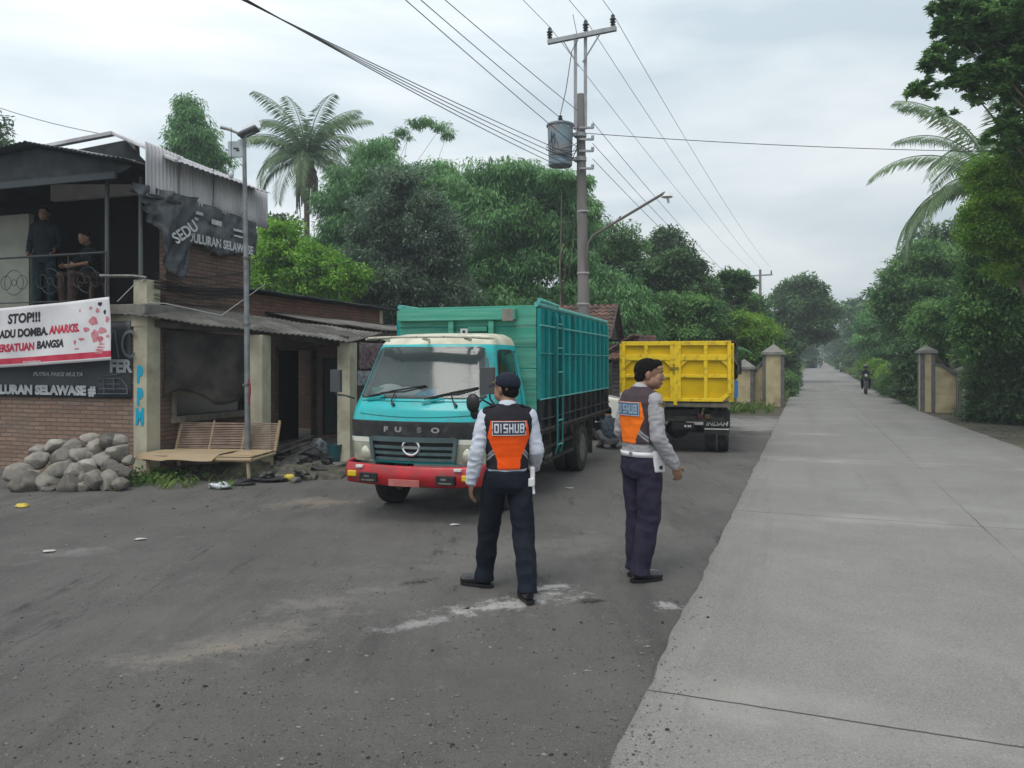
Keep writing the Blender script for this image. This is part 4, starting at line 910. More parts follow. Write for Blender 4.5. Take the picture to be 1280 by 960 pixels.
    g=MB(); g.bar((f.hit(162,237,1,-.3).x,-.3,f.hit(162,237,1,-.3).z),(.25,.4,4.15),.04,.04); g.build('support_bar',M_seal,t)
    # white upper gable with grey sheet roof behind
    q=1.3; a=f.hit(62,190,1,q); b_=f.hit(156,172,1,q); c=f.hit(213,221,0,.32)
    MB().prism([(a.x,4.6),(b_.x+.25,4.6),(b_.x+.2,b_.z-.1),(b_.x,b_.z-.03),(a.x,a.z-.05)],1,q+.02,q+.12).build('upper_gable',mat('white_plaster2',(.6,.6,.56),.9,(.5,.5,.46),3),t)
    corr((b_.x,q-.25,b_.z),(b_.x,yU+.2,b_.z),(.42,yU+.0,4.72),(.42,.15,4.72),.08,.01,6,.02).build('side_roof',zinc,t,smooth='all',solid=.006)
    g=MB(); g.bar((a.x,q-.25,a.z),(b_.x,q-.25,b_.z),.10,.07); g.bar((b_.x,q-.25,b_.z),(.42,.12,4.72),.06,.05); g.build('fascia',zinc,t,bevel=.01)
    g=MB(); g.prism([(a.x,a.z-.05),(b_.x,b_.z-.05),(b_.x+.9,4.72),(a.x,4.9)],1,q-.0,q+.015,); g.build('eave_board',mat('gable_dark',(.028,.032,.038),.7),t)
    # standing zinc sheets along the side
    y=-.12; k=0; rng=random.Random(4)
    tops=lambda y:4.97-.06*y; 
    while y<yU+.1:
        w=.78; zt=4.98-.055*y+rng.uniform(-.02,.02); zb_=4.22-.02*y+rng.uniform(-.06,.06); e=rng.uniform(0,.015)
        corr((.07+e,y,zb_),(.07+e,y+w,zb_-.03),(.07-e,y+w,zt-.03),(.07-e,y,zt),.076,.010,4,.012).build('zinc_sheet',zinc,t,smooth='all',solid=.003); y+=w*.93; k+=1
    g=MB()
    for k in range(3): y=.55+k*.8; g.cyl((.09,y,4.3),(.09,y,4.93),.006,n=6)
    g.build('sheet_tie',M_seal,t)
    # bundle of cables across the upper wall, loose cable ends
    g=MB(); rng=random.Random(6)
    for k in range(16):
        z=2.78+rng.uniform(-.12,.25); g.ring([(.03,.1,z+rng.uniform(-.05,.05)),(.04,.8+rng.uniform(-.3,.3),z-.04-rng.uniform(0,.06)),(.03,yU-rng.uniform(0,.8),z+rng.uniform(-.03,.12))],.006,4)
    g.ring([(.03,.3,3.05),(.05,1.2,3.1),(.03,yU,3.35)],.010,5)
    g.build('cable_bundle',M_seal,t)
    g=MB(); g.ring([(-.05,-.05,2.6),(.15,.2,2.25+.35),(.6,.9,2.45),(.3,yU,3.1)],.007,5); g.ring([(-.45,-.12,2.62),(-.2,-.08,2.85),(.0,-.05,2.95)],.007,5); g.build('loose_cable',mat('cable_pale',(.4,.4,.38),.6),t)
    g=MB(); g.ring([(-.8,-.1,3.02),(-.2,-.06,3.0),(.02,-.04,2.97)],.025,6); g.build('bracket',M_steel,t); 
    # ---- hung things
    # torn black banners
    tb=mat('tarp_print',(.022,.027,.034),.55,(.05,.058,.068),2.2,.5,col3=(.15,.16,.175),scale3=3.4); wt=mat('print_white',(.55,.57,.58),.7,(.4,.42,.44),8)
    y0=Yw(215); 
    def tf(a,b_):
        y=.55+(yU-.55+.02)*a; zt=4.32-.10*a; zb=3.52+.12*math.sin(a*9)*.5+.08*a+.05*noise.noise(Vector((a*14,0,0)))
        return Vector((.10+.02*math.sin(a*19+b_*4)+.02*b_+.03*noise.noise(Vector((a*9+b_*2,b_*4,2))),y,zt+(zb-zt)*b_))
    g=grid(tf,60,16).build('torn_banner',tb,smooth='all',solid=.003,loc=f.o,rot=(0,0,f.a)); tag(g,'torn black banner strip with white lettering under the zinc sheets','banner')
    text('SEDULURAN SELAWASE',.20,wt,'lettering',g,(.145,1.42,3.68),(R(90),0,R(90)),.001,.008,.84)
    for yy,zz,ww,hh in ((.85,4.1,.35,.05),(.8,4.0,.22,.04),(1.35,4.02,.25,.08),(1.95,3.98,.35,.04),(1.9,3.88,.25,.03)): MB().bx(.148,.152,yy-ww/2,yy+ww/2,zz-hh/2,zz+hh/2).build('faded_print',wt,g)
    def tf2(a,b_):
        # sagging flap at the corner
        top=Vector((-.02,-.32,4.34)).lerp(Vector((.22,.75,4.30)),a); w=1-.85*b_ if b_>0 else 1
        c=Vector((.10,.42,0)); p=top.copy(); p.z=top.z-b_*(.55+.75*math.exp(-((a-.72)/.33)**2)); k=b_*.55
        p.x+=(c.x+.05-p.x)*k+.05*math.sin(a*14+b_*3)+.05*(1-abs(noise.noise(Vector((a*5+b_*3,b_*2.5,7))))*4); p.y+=(c.y-p.y)*k*.6+.04*math.sin(a*10); return p
    g=grid(tf2,40,24).build('torn_banner',tb,smooth='all',solid=.003,loc=f.o,rot=(0,0,f.a)); tag(g,'black banner flap sagging to a point from the terrace corner','banner')
    text('SEDU',.24,wt,'lettering',g,(.26,.50,3.72),(R(90),R(-38),R(70)),.001,.006,.8)
    # black printed banner on the front wall
    zt=f.hit(100,402,1,-.03).z; zb=f.hit(80,497,1,-.03).z; xr=f.hit(164,450,1,-.03).x
    pb=mat('poster_black',(.022,.025,.03),.5,(.04,.045,.055),2); pg=mat('print_grey',(.17,.20,.22),.6,(.10,.12,.14),4)
    g=grid(lambda a,b_:Vector((L2+.4+(xr-L2-.4)*a,-.04-.012*math.sin(a*30)*math.sin(b_*3),zb+(zt+.0-zb)*b_)),60,8).build('club_banner',pb,smooth='all',solid=.003,loc=f.o,rot=(0,0,f.a)); tag(g,'black club banner on the front brick wall with white slogan along its foot','banner')
    def ft(s,u,v,h,m,bold=.008,sx=1,sh=0,al='CENTER'):
        p=f.hit(u,v,1,-.06); text(s,h,m,'lettering',g,(p.x,-.062,p.z),(R(90),0,0),.001,bold,sx,sh,al)
    ft('# SEDULURAN SELAWASE #',119,489,.19,wt,.012,1.12,0,'RIGHT'); ft('PUTRA PAKSI MULYA',72,468,.085,mat('print_mid',(.35,.38,.4),.7),.003,1.25,.25); ft('FER',164,458.5,.26,mat('print_mid',(.35,.38,.4),.7),.012,1.0,.0,'RIGHT')
    ft('/\\C',152,432,.62,pg,-.004,.7)
    k=MB()
    for (u0,v0,u1,v1) in ((122,473,152,473),(152,473,159,484),(159,484,159,492),(122,492,159,492),(124,480,150,480),(130,473,130,492),(142,473,142,488),(125,486,158,486),(128,470,150,467)):
        a=f.hit(u0,v0,1,-.06);b_=f.hit(u1,v1,1,-.06); k.bar((a.x,-.062,a.z),(b_.x,-.062,b_.z),.012,.012)
    k.build('line_drawing',pg,g)
    # white banner in front
    q=-.35
    P=[f.hit(u,v,1,q) for u,v in ((142,450),(136,371))]
    tl=f.hit(-8,381,1,q); bl=f.hit(-8,458,1,q); sl=(tl-P[1])/(P[1].x-tl.x); 
    XL=L2+1.6
    def wf(a,b_):
        x=XL+(0)*a; top=P[1]+(tl-P[1])*((P[1].x-(XL+(P[1].x-XL)*a))/(P[1].x-tl.x)); xb=XL+(P[0].x-XL)*a; bot=P[0]+(bl-P[0])*((P[0].x-xb)/(P[0].x-bl.x))
        sag=-.07*math.sin(math.pi*a*1.0); p=top.lerp(bot,b_); p.z+=sag*(1-b_*.6); p.y=q+.03*math.sin(a*9+b_*2.0)+.012*math.sin(a*31+b_*5); return p
    wh=mat('banner_white',(.66,.65,.66),.75,(.58,.57,.59),3); rd=mat('banner_red',(.42,.02,.06),.7,(.5,.06,.09),5); kd=mat('banner_ink',(.035,.03,.035),.7)
    g=grid(wf,80,20).build('protest_banner',[wh,rd],smooth='all',solid=.003,loc=f.o,rot=(0,0,f.a)); tag(g,'white banner with STOP slogan in red and black hung below the balcony','banner')
    for i,pl_ in enumerate(g.data.polygons):
        if (i//80) in (17,18): pl_.material_index=1
    bv=BVHTree.FromPolygons([v.co for v in g.data.vertices],[p.vertices for p in g.data.polygons])
    def pj(off):
        def fn(me):
            for v in me.vertices:
                h=bv.ray_cast(Vector((v.co.x,q-1,v.co.z)),Vector((0,1,0)))
                if h[0]: v.co.y=h[0].y-off-(.0015 if v.co.y<q else 0)
        return fn
    def bt(s,u,v,h,m,sx=1,bold=.008,rot=3.0,sh=.15,al='CENTER'):
        p=f.hit(u,v,1,q); text(s,h,m,'lettering',g,(p.x,q,p.z),(R(90),R(-rot),0),.0005,bold,sx,sh,al,proj=pj(.006))
    bt('STOP!!!',29,398,.20,kd,1.0); bt('ADU DOMBA,',57,414,.165,kd,.92,al='RIGHT'); bt('ANARKIS,',100,412,.16,rd,.98,al='RIGHT') if False else None
    bt('ADU DOMBA,',29,414.5,.17,kd,1.0) if False else None
    bt('ANARKIS.',79,411.5,.165,rd,.88); bt('PERSATUAN',40,433,.155,rd,.90,al='RIGHT'); bt('BANGSA',61,430.5,.155,kd,.95); bt('#persatuanbangsa',38,452,.06,wh,.9,.0,3,0)
    g.children[1]
    pmats=[mat('print_rose',(.42,.10,.14),.7,(.55,.25,.27),9),kd]
    # printed crowd with raised fists, on the banner
    rng=random.Random(2)
    def blob(u,v,ru,rv,mi=0):
        k=MB()
        c=f.hit(u,v,1,q); k.add([(c.x+ru/960*11.3*math.cos(a)*(1+.2*math.sin(3*a+u)),q-.02,c.z+rv/960*11.3*math.sin(a)*(1+.15*math.sin(5*a+v))) for a in [2*math.pi*i/14 for i in range(14)]],[tuple(range(14))],mi)
        pj(.0045)(k.build('printed_figure',pmats,g).data)
    for u,v,a,b_,mi in ((117,401,7,5.5,0),(128,413,7,4,0),(108,412,5,3,0),(126,424,5,4,0),(119,420,6,8,0),(134,399,3,4,0),(102,424,5,1.6,0),(94,428,2,3,0),(125,380,3.5,2.5,1),(122,388,3,3,0),(113,385,2.5,2,0),(131,390,2,3,1),(99,388,1.2,2.5,0),(128,430,5,1.5,0),(127,434,7,1.2,0),(126,437.5,7.5,1.2,0),(125,441,8,1.2,0),(96,436,4,1,0),(136,420,3,2,0)): blob(u,v,a,b_,mi)
    return yE,yU,pm,pr
def bench():
    f=Frame(*gnd(246,602).xy,-6); b=empty('bamboo_bench','low bamboo slat bench with raked backrest at the foot of the porch','bench',frame=f)
    bm=mat('bamboo_pale',(.38,.30,.20),.65,(.28,.20,.11),6,.3,30,stretch=(.3,6,1)); W=.80; D=.85; H=.34
    for x in (-W+.03,W-.06):
        for y in (.04,D): MB().ring([(x+.03,y,0),(x,y,H)],.028,8).build('leg',bm,b,smooth='a')
    s=MB()
    for k in range(16): y=.03+D*k/15; s.ring([(-W,y,H+.02+random.uniform(-.004,.004)),(W,y,H+.02+random.uniform(-.004,.004))],.02,6,fl=.5)
    s.build('seat',bm,b,smooth='a'); s=MB(); s.ring([(-W,.02,H-.02),(W+.02,.0,H-.02)],.03,8); s.ring([(-W,D,H-.02),(W,D,H-.02)],.03,8)
    for x in (-W,0,W): s.ring([(x,0,H-.03),(x,D,H-.03)],.025,8)
    s.build('seat_frame',bm,b,smooth='a')
    s=MB(); n=15
    sl=mat('bamboo_slat',(.40,.31,.25),.65,(.27,.19,.155),7,.2)
    for k in range(n):
        z=H+.05+k*.026; y=D+.02+k*.010; s.ring([(-W-.03,y,z),(0,y,z+random.uniform(-.005,.005)),(W+.03,y,z)],.0085,5)
    s.build('backrest',sl,b); s=MB()
    for x in (-W,-W*.33,W*.33,W): s.ring([(x,D+.0,H),(x,D+.19,H+.46)],.022 if abs(x)>W*.5 else .016,7)
    s.build('back_post',bm,b,smooth='a')
    def cf(x0,x1,y0,y1,z,bend):
        return lambda a,c: Vector((x0+(x1-x0)*a+.06*c,y0+(y1-y0)*c,z-bend*max(0,(.25-c))*3+.01*math.sin(a*6)))
    cm=mat('cardboard',(.33,.26,.185),.85,(.34,.25,.15),3)
    for lab,x0,x1,y0,y1,z in (('wide flat cardboard sheet on the left of the bamboo bench seat',-.45,.28,-.12,.62,H+.052),('smaller cardboard sheet at the far left end of the bench, overhanging',-.92,-.40,-.08,.5,H+.047)):
        tag(grid(cf(x0,x1,y0,y1,z,.10),10,10).build('cardboard_sheet',cm,solid=.004,loc=f.o,rot=(0,0,f.a)),lab,'cardboard','cardboard sheets on the bench')
def lumpmesh(r,seed,n=30,m=18,amp=.22,sc=None):
    mb=MB(); mb.ell((0,0,0),(1,1,1),n=n,m=m); out=[]; rg=random.Random(seed); pl=[(Vector((rg.gauss(0,1),rg.gauss(0,1),rg.gauss(0,1))).normalized(),rg.uniform(.62,.9)) for _ in range(11)] if amp<.5 else []
    for p in mb.v:
        v=Vector(p); k=1+amp*noise.noise(v*1.3+Vector((seed*7.1,0,0)))+amp*.35*noise.noise(v*3.1+Vector((0,seed,0)))
        v=v*k
        for d,lim in pl:
            q=v.dot(d)-lim
            if q>0: v-=d*q*.85
        out.append((v.x*1.12*r[0],v.y*1.12*r[1],v.z*1.12*r[2]))
    mb.v=out; return mb
def stones():
    rng=random.Random(12); sm=mat('river_stone',(.25,.23,.20),.9,(.12,.11,.098),4,.9,10,col3=(.34,.32,.29),scale3=6)
    N,L=nt(sm); oi=N.new('ShaderNodeObjectInfo'); mr=N.new('ShaderNodeMapRange'); mr.inputs[3].default_value=.55; mr.inputs[4].default_value=1.45; L.new(oi.outputs['Random'],mr.inputs[0]); vm=N.new('ShaderNodeVectorMath'); vm.operation='SCALE'; bs=N['Principled BSDF'].inputs['Base Color']; L.new(bs.links[0].from_socket,vm.inputs[0]); L.new(mr.outputs[0],vm.inputs['Scale']); L.new(vm.outputs[0],bs)
    spec=[(34,606,17,13),(22,590,14,10),(48,577,13,10),(60,606,14,11),(72,590,15,11),(50,565,12,8),(88,606,14,11),(78,572,13,10),(95,588,16,10),(70,556,12,7),(104,570,14,9),(92,558,12,8),(120,600,13,11),(112,584,13,9),(130,574,14,9),(122,560,14,10),(118,550,13,7),(137,553,15,10),(148,567,14,11),(140,585,12,9),(136,600,13,13),(153,590,11,9),(150,604,9,8),(60,618-4,9,5),(106,612,8,6),(160,576,8,7),(40,594,10,7),(146,542+8,12,7),(86,580,9,7),(104,598,10,8)]
    words=['round','flat-topped','long','blocky','smooth','jagged','broad','squat','tall','narrow']
    for i,(u,v,a,b) in enumerate(spec):
        # stack leans back: higher stones sit farther from the road
        Yd=10.15+max(0,(610-v))*.013+.12*rng.random(); Yd=min(Yd,10.95)
        c=at(u,v,Yd); s=Yd/F
        if c.z<b*s*.7: c.z=b*s*.7
        o=lumpmesh((a*s*1.12,a*s*rng.uniform(.8,1.05),b*s*1.12),i).build('stone',sm,smooth='a',loc=c,rot=(rng.uniform(-.3,.3),rng.uniform(-.3,.3),rng.uniform(0,6)))
        row='bottom row' if v>596 else ('middle' if v>568 else 'top'); 
        tag(o,STONE_L[i],'stone','rough grey river stones piled against the wall')
STONE_L=["big rounded stone at the bottom left end of the pile, nearest the road edge","stone above the leftmost base stone of the pile","stone on the left shoulder of the pile, third from the left end","base stone second from the left end of the pile","stone resting on the second base stone from the left","small cap stone highest on the left hump of the pile","third base stone from the left of the pile","stone in the dip between the two humps of the pile","wide central stone of the pile","stone at the back of the dip against the brick wall","stone right of centre in the upper half of the pile","small stone behind the central stone touching the brick wall","base stone in the middle right of the pile","stone just above the middle right base stone","stone on the right hump, second layer down","stone near the summit, left side of the right hump","flat stone left of the summit of the pile","topmost stone at the summit of the pile","stone on the right slope just under the summit","dark stone in the middle of the right slope","upright oval stone standing at the right foot of the pile","stone at the right foot of the pile close to the painted pillar","small stone at the right end of the bottom row","tiny stone lying on the dirt before the left base stones","small stone lying in the grass before the centre of the pile","small stone by the pillar on the upper right edge of the pile","small stone wedged between the left base stones","thin stone lying behind the summit stone","small stone wedged under the central stone of the pile","fist sized stone wedged between the centre base stones"]
def debris():
    rng=random.Random(21); rb=mat('rubble',(.15,.14,.125),.95,(.09,.085,.08),6,.5)
    L=["grey rubble chunk under the middle of the bamboo bench","pale rubble chunk under the right half of the bench","rubble chunk beside the right front bench leg","dark rubble chunk right of the bench among the scrap","rounded rubble stone in front of the scrap tyre","rubble chunk at the edge of the asphalt before the porch","mossy rubble chunk under the left half of the bench","black lump beside the yellow wrapper","small rubble stone behind the right bench leg","rubble stone near the foot of the right porch pillar"]
    for i,(u,v,a,b) in enumerate([(262,590,12,7),(300,586,7,6),(330,596,8,5),(352,588,10,5),(392,596,6,5),(370,600,8,4),(236,596,7,5),(388,590,6,5),(300,596,5,4),(414,586,7,4)]):
        p=gnd(u,v+b*.7); s=p.y/F; o=lumpmesh((a*s,a*s*.8,b*s*1.1),i+50,12,8,.4).build('rubble_stone',rb,smooth=False,loc=(p.x,p.y,b*s*.7),rot=(rng.uniform(-.3,.3),0,rng.uniform(0,6))); tag(o,L[i],'rubble','rubble under and beside the bench')
    for i in range(26):
        u=rng.uniform(205,330); v=rng.uniform(584,600); p=gnd(u,v); q=rng.uniform(.03,.075); o=lumpmesh((q,q*.8,q*.6),i+150,12,8,.4).build('rubble_stone',rb,loc=(p.x,p.y+.1,.05),rot=(0,0,rng.uniform(0,6))); tag(o,'small grey rubble piece in the shade under the bamboo bench','rubble','small rubble in the shade under the bench')
    # low dirt and rubbish bank
    def bank(a,b):
        p=gnd(175+250*a,600-0*b); x,y=p.x,p.y+b*1.3-.0; return Vector((x,y,.02+.15*math.sin(math.pi*min(1,b*1.2))*math.sin(math.pi*a)**.4*(1+.7*noise.noise(Vector((a*9,b*6,0))))-(.03 if b<.02 else 0)))
    tag(grid(bank,60,16).build('dirt_bank',mat('dirt_litter',(.055,.05,.045),.95,(.12,.11,.09),9,.8,25,col3=(.06,.08,.03),scale3=5),smooth='all'),kind='structure')
    # old tyre
    p=gnd(366,590); w=MB(); tyre(w,(0,0,.06),.22,.16,'z'); tag(w.build('old_tyre',M_rubber,smooth='a',loc=(p.x,p.y+.3,.04),rot=(.15,.1,0)),'worn black tyre lying flat in the scrap beside the bench','tyre')
    L=["long dark scrap plank leaning in the doorway of the porch","second scrap plank lying lower under the long one","rusty flat scrap bar poking out over the tyre","short black scrap board on top of the heap"]
    for i,(u0,v0,u1,v1,w) in enumerate([(345,560,392,545,.12),(348,572,384,569,.14),(350,566,388,552,.08),(352,577,396,556,.10)]):
        a=at(u0,v0,12.5-.15*i); b=at(u1,v1,13.0-.2*i); tag(MB().bar(a,b,w,.02).build('scrap_plank',mat('scrap_dark',(.035,.035,.037),.6,(.09,.075,.06),7,.4),bevel=.004),L[i],'plank','scrap planks in the porch')
    # clear water bottle / crushed plastic sheet
    p=gnd(402,578); tag(lumpmesh((.14,.1,.16),77,14,9,.5).build('plastic_bag',mat('plastic_pale',(.30,.34,.38),.25,(.1,.12,.13),8,spec=.8),smooth='all',loc=(p.x-.1,p.y+.1,.22),rot=(.4,.5,0)),'crumpled translucent plastic bag on the scrap heap','bag')
    p=gnd(275,611); tag(lumpmesh((.13,.08,.045),78,14,9,.6).build('plastic_bag',mat('plastic_white',(.6,.64,.68),.4,(.35,.38,.42),20),smooth='all',loc=(p.x,p.y,.04)),'crumpled white plastic bag on the asphalt before the bench','bag')
    p=gnd(362,601); tag(lumpmesh((.07,.05,.05),79,12,8,.5).build('wrapper',mat('wrapper_yellow',(.55,.42,.05),.5),smooth='all',loc=(p.x,p.y,.05)),'yellow plastic wrapper beside the scrap tyre','wrapper')
    p=gnd(27,634); tag(lumpmesh((.08,.05,.02),80,12,8,.5).build('wrapper',mat('wrapper_yellow',(.55,.42,.05),.5),smooth='all',loc=(p.x,p.y,.02)),'yellow wrapper lying flat on the dirt at the far left','wrapper')
    for i,(u,v,l) in enumerate([(568,657,'white paper scrap on the asphalt behind the walking officer'),(176,675,'pale leaf of litter on the open asphalt at left'),(62,690,'pale paper litter near the left edge of the asphalt'),(712,611,'white cigarette packet on the asphalt beside the truck wheel'),(968-10,887,'small white stone lying on the concrete road') ][:4]):
        p=gnd(u,v); tag(lumpmesh((.05,.03,.006),90+i,10,6,.6).build('litter',mat('litter_white',(.45,.45,.43),.7),loc=(p.x,p.y,.012)),l,'litter')
    # black rags in front of the bench
    for i,(u,v,a) in enumerate([(330,602,.28),(296,606,.22),(385,583,.16)]):
        p=gnd(u,v); tag(lumpmesh((a,.12,.03),60+i,18,9,.7).build('rag',mat('rag_black',(.02,.02,.022),.8,(.05,.05,.05),9,.5),smooth='all',loc=(p.x,p.y,.03)),['black plastic rag in front of the right bench leg','flattened black rag beside the white plastic bag','small black rag beneath the scrap planks'][i],'rag','black rags')
    # dark heap beside the bench
    for i,(u,v,a,b) in enumerate([(352,586,15,6),(372,582,16,8),(390,572,13,8),(400,590,10,5),(345,574,12,8),(378,596,9,4),(362,568,14,7),(410,578,8,8),(336,598,9,4)]):
        p=gnd(u,v+b); s=p.y/F; o=lumpmesh((a*s,a*s*.6,b*s),200+i,20,12,.75).build('scrap_lump',mat('scrap_black',(.016,.016,.018),.55,(.055,.053,.05),12,.7),smooth='a',loc=(p.x,p.y-.05,b*s*.6+.08),rot=(rng.uniform(-.4,.4),rng.uniform(-.3,.3),rng.uniform(0,6))); tag(o,['low black scrap lump nearest the right bench leg','wide black scrap lump in the middle of the heap','black scrap lump under the plastic bag','small black lump before the right porch pillar','black scrap lump behind the right bench leg','small flat black lump at the front of the heap','black scrap lump at the back of the heap by the doorway','upright black lump beside the blue-green bucket','flat black lump at the left front of the heap'][i],'scrap','black scrap heap in the porch')
    f=BF; a=f.hit(447,432,1,0) if 0 else None
    for l,u0,u1,v0,v1,m in (('dark red batik cloth hung on the house wall left of the turquoise cab',449,482,428,462,mat('batik',(.10,.045,.055),.9,(.19,.17,.18),14)),('crumpled silver foil sheet under the batik cloth left of the turquoise cab',447,478,464,482,mat('foil',(.30,.33,.36),.4,(.12,.13,.15),9,.8,6))):
        A=f.hit(u0,v0,0,1.40); Bq=f.hit(u1,v0,0,1.40); C_=f.hit(u0,v1,0,1.40)
        o=grid(lambda s,t:Vector((1.40+.03*math.sin(s*16)+.02*noise.noise(Vector((s*6,t*5,1))),A.y+(Bq.y-A.y)*s,A.z+(C_.z-A.z)*t)),30,12).build('hung_cloth',m,smooth='all',solid=.004,loc=f.o,rot=(0,0,f.a)); tag(o,l,'cloth')
    # bucket
    p=gnd(420,583); b=empty('bucket','dark blue-green plastic bucket behind the right porch pillar','bucket',(p.x-.05,p.y+.1,.07)); MB().lathe([(.01,0),(.09,0),(.12,.26),(.128,.26),(.128,.28),(.11,.28),(.10,.05),(.01,.03)],n=24).build('pail',mat('bucket_blue',(.02,.09,.11),.45),b,smooth='a'); MB().ring([(.125*math.cos(a),-.02-.05*math.sin(a),.26+.0*a) for a in [math.pi*k/12 for k in range(13)]],.005,5).build('handle',M_steel,b)
    # weeds under the bench and beside stones
    L=['broad leaved weed under the middle of the bench','low weed at the left foot of the painted pillar','weed between the rubble and the right bench leg','weed at the right foot of the stone pile','weed before the centre of the stone pile','weed beneath the left end of the bench']
    for i,(u,v,s) in enumerate([(285,592,.16),(180,600,.2),(345,590,.14),(166,606,.2),(100,612,.18),(215,598,.2)]):
        p=gnd(u,v); c=NP.normal(size=(9,3))*np.array([s,s*.5,.03])+np.array([0,0,.09]); tag(link('weed',leafmesh('weed',c*[1,1,.5],s*.5,16,.07,.035,'round'),G_mid if i%2 else G_light,loc=(p.x,p.y,.02)),L[i],'weed','weeds along the house foot')
def stool(frame,loc,rz,label):
    t=empty('stool',label,'stool',frame.m@Vector(loc),math.degrees(frame.a)+rz); m=mat('stool_brown',(.16,.075,.05),.5)
    MB().bx(-.16,.16,-.16,.16,.42,.46).build('seat',m,t,bevel=.015)
    for x in (-1,1):
        for y in (-1,1): MB().bar((x*.19,y*.19,0),(x*.13,y*.13,.42),.035,.035).build('leg',m,t)
def lamp_and_poles():
    p=gnd(310,592); m=mat('galv_pole',(.27,.285,.295),.5,(.14,.15,.155),5,metal=.3); X,Y=p.x,p.y
    t=empty('street_lamp','slim grey lamp post with tilted lamp head rising in front of the porch','street lamp',(X,Y,0))
    top=at(306,166,Y).z; lean=-.04
    MB().ring([(0,0,0),(-.02,0,2.4),(lean-.02,0,top)],[.046,.042,.03],12).build('pole',m,t,smooth='a')
    a=at(276,159,Y); b=at(316,166,Y); z=a.z
    h=MB(); h.ring([(a.x-X,0,a.z),(a.x-X+.12,0,a.z-.03),(a.x-X+.25,0,b.z-.0)],[.028,.025,.02],8); h.build('lamp_arm',m,t,smooth='a')
    h=MB(); M=Matrix.Translation((b.x-X-.02,-.03,b.z+.02))@Matrix.Rotation(R(-24),4,'Y'); h.bx(-.20,.12,-.12,.12,-.03,.025,M=M); h.build('lamp_head',mat('lamp_grey',(.13,.13,.135),.5),t,bevel=.02)
    h=MB(); M=Matrix.Translation((b.x-X-.03,.05,b.z+.10))@Matrix.Rotation(R(-30),4,'Y')@Matrix.Rotation(R(55),4,'X'); h.bx(-.15,.13,-.13,.13,-.01,.01,M=M); h.build('solar_panel',mat('panel_pale',(.55,.58,.62),.35),t,bevel=.03)
    c=at(296,187,Y); h=MB(); h.bx(c.x-X-.13,c.x-X+.10,-.03,.0,c.z-.125,c.z+.125); h.build('sign_plate',mat('plate_pale',(.45,.5,.53),.7,(.35,.4,.42),5),t,bevel=.01)
    h=MB(); h.bx(c.x-X-.04,c.x-X+.04,-.036,-.031,c.z-.0,c.z+.02); h.bx(c.x-X-.0,c.x-X+.05,-.036,-.031,c.z-.03,c.z-.01); h.build('plate_mark',M_dark,t)
    q=at(289,185,Y-.08); h=MB(); h.cyl((q.x-X,-.08,a.z-.03),(q.x-X,-.08,at(0,213,Y).z),.005,n=5); h.build('drop_cord',M_seal,t)
    h=MB(); zb=at(0,220,Y).z; h.ell((q.x-X,-.08,zb),(.04,.04,.06)); h.cyl((q.x-X,-.08,zb+.05),(q.x-X,-.08,zb+.1),.02); h.build('bulb',mat('bulb_white',(.55,.6,.62),.2),t,smooth='a')
    h=MB(); 
    for zz in (1.35,2.28,3.3): h.cyl((-.02,0,zz),(-.02,0,zz+.03),.062)
    h.build('clamp',M_steel,t); MB().ring([(.03,-.05,1.45),(.06,-.07,1.3),(.04,-.06,1.05)],.012,6).build('red_ribbon',mat('ribbon_red',(.3,.02,.03),.7),t)
    # tall power pole
    P=Vector((1.9,20,0)); t=empty('power_pole','tall concrete power pole with crossarm and grey transformer behind the truck','power pole',P)
    pc=mat('pole_concrete',(.24,.22,.215),.85,(.17,.155,.15),2.5,.3,col3=(.12,.11,.105),scale3=1.2,stretch=(1,1,.3)); gs=mat('galvanised',(.34,.35,.36),.5,(.26,.27,.28),6,metal=.3)
    topc=at(0,118,20).z; dx=-.12
    MB().ring([(.02,0,0),(dx*.5,0,topc*.5),(dx,0,topc)],[.17,.14,.105],16).build('shaft',pc,t,smooth='a')
    e=at(0,47,20).z
    for x in (-.13,.13):
        MB().bx(dx+x-.04,dx+x+.04,-.05,.05,topc-.9,e).build('extension',gs,t)
    ca,sa=math.cos(R(-21)),math.sin(R(-21)); zL=at(0,56,20.4).z; zR=at(0,36,19.6).z; h=.92; arm=lambda s:Vector((dx+ca*s*h+.02,sa*s*h-.09,(zL+zR)/2+(zR-zL)/2*s))
    MB().bar(arm(-1),arm(1),.10,.12).build('crossarm',gs,t,bevel=.008)
    b=MB(); b.bar(arm(-.55)-Vector((0,0,.03)),(dx-.05,-.07,zL-.75),.03,.03); b.bar(arm(.55)-Vector((0,0,.03)),(dx+.05,-.07,zL-.65),.03,.03); b.build('brace',gs,t)
    ins=mat('insulator',(.025,.02,.025),.25,coat=.5); tops=[]
    for s in (-.94,.12,.9):
        a=arm(s)+Vector((0,0,.06)); pr=[(.02,0),(.03,.02),(.07,.05),(.035,.09),(.08,.12),(.035,.16),(.085,.19),(.05,.24),(.055,.28),(.03,.32),(.01,.33)]
        MB().lathe(pr,a,n=14).build('insulator',ins,t,smooth='a'); tops.append(P+a+Vector((0,0,.33)))
    tr=Vector((at(700,0,20).x-1.9,-.12,0)); z0,z1=at(0,209,20).z,at(0,157,20).z
    tm=mat('transformer_grey',(.19,.27,.33),.5,(.15,.19,.21),4,col3=(.26,.22,.2),scale3=3)
    o=MB().lathe([(.01,z0),(.30,z0),(.31,z0+.04),(.31,z0+.09),(.30,z0+.1),(.33,z1-.07),(.36,z1-.06),(.36,z1-.02),(.33,z1),(.12,z1+.06),(.01,z1+.07)],tr,n=32).build('transformer',tm,t,smooth='a')
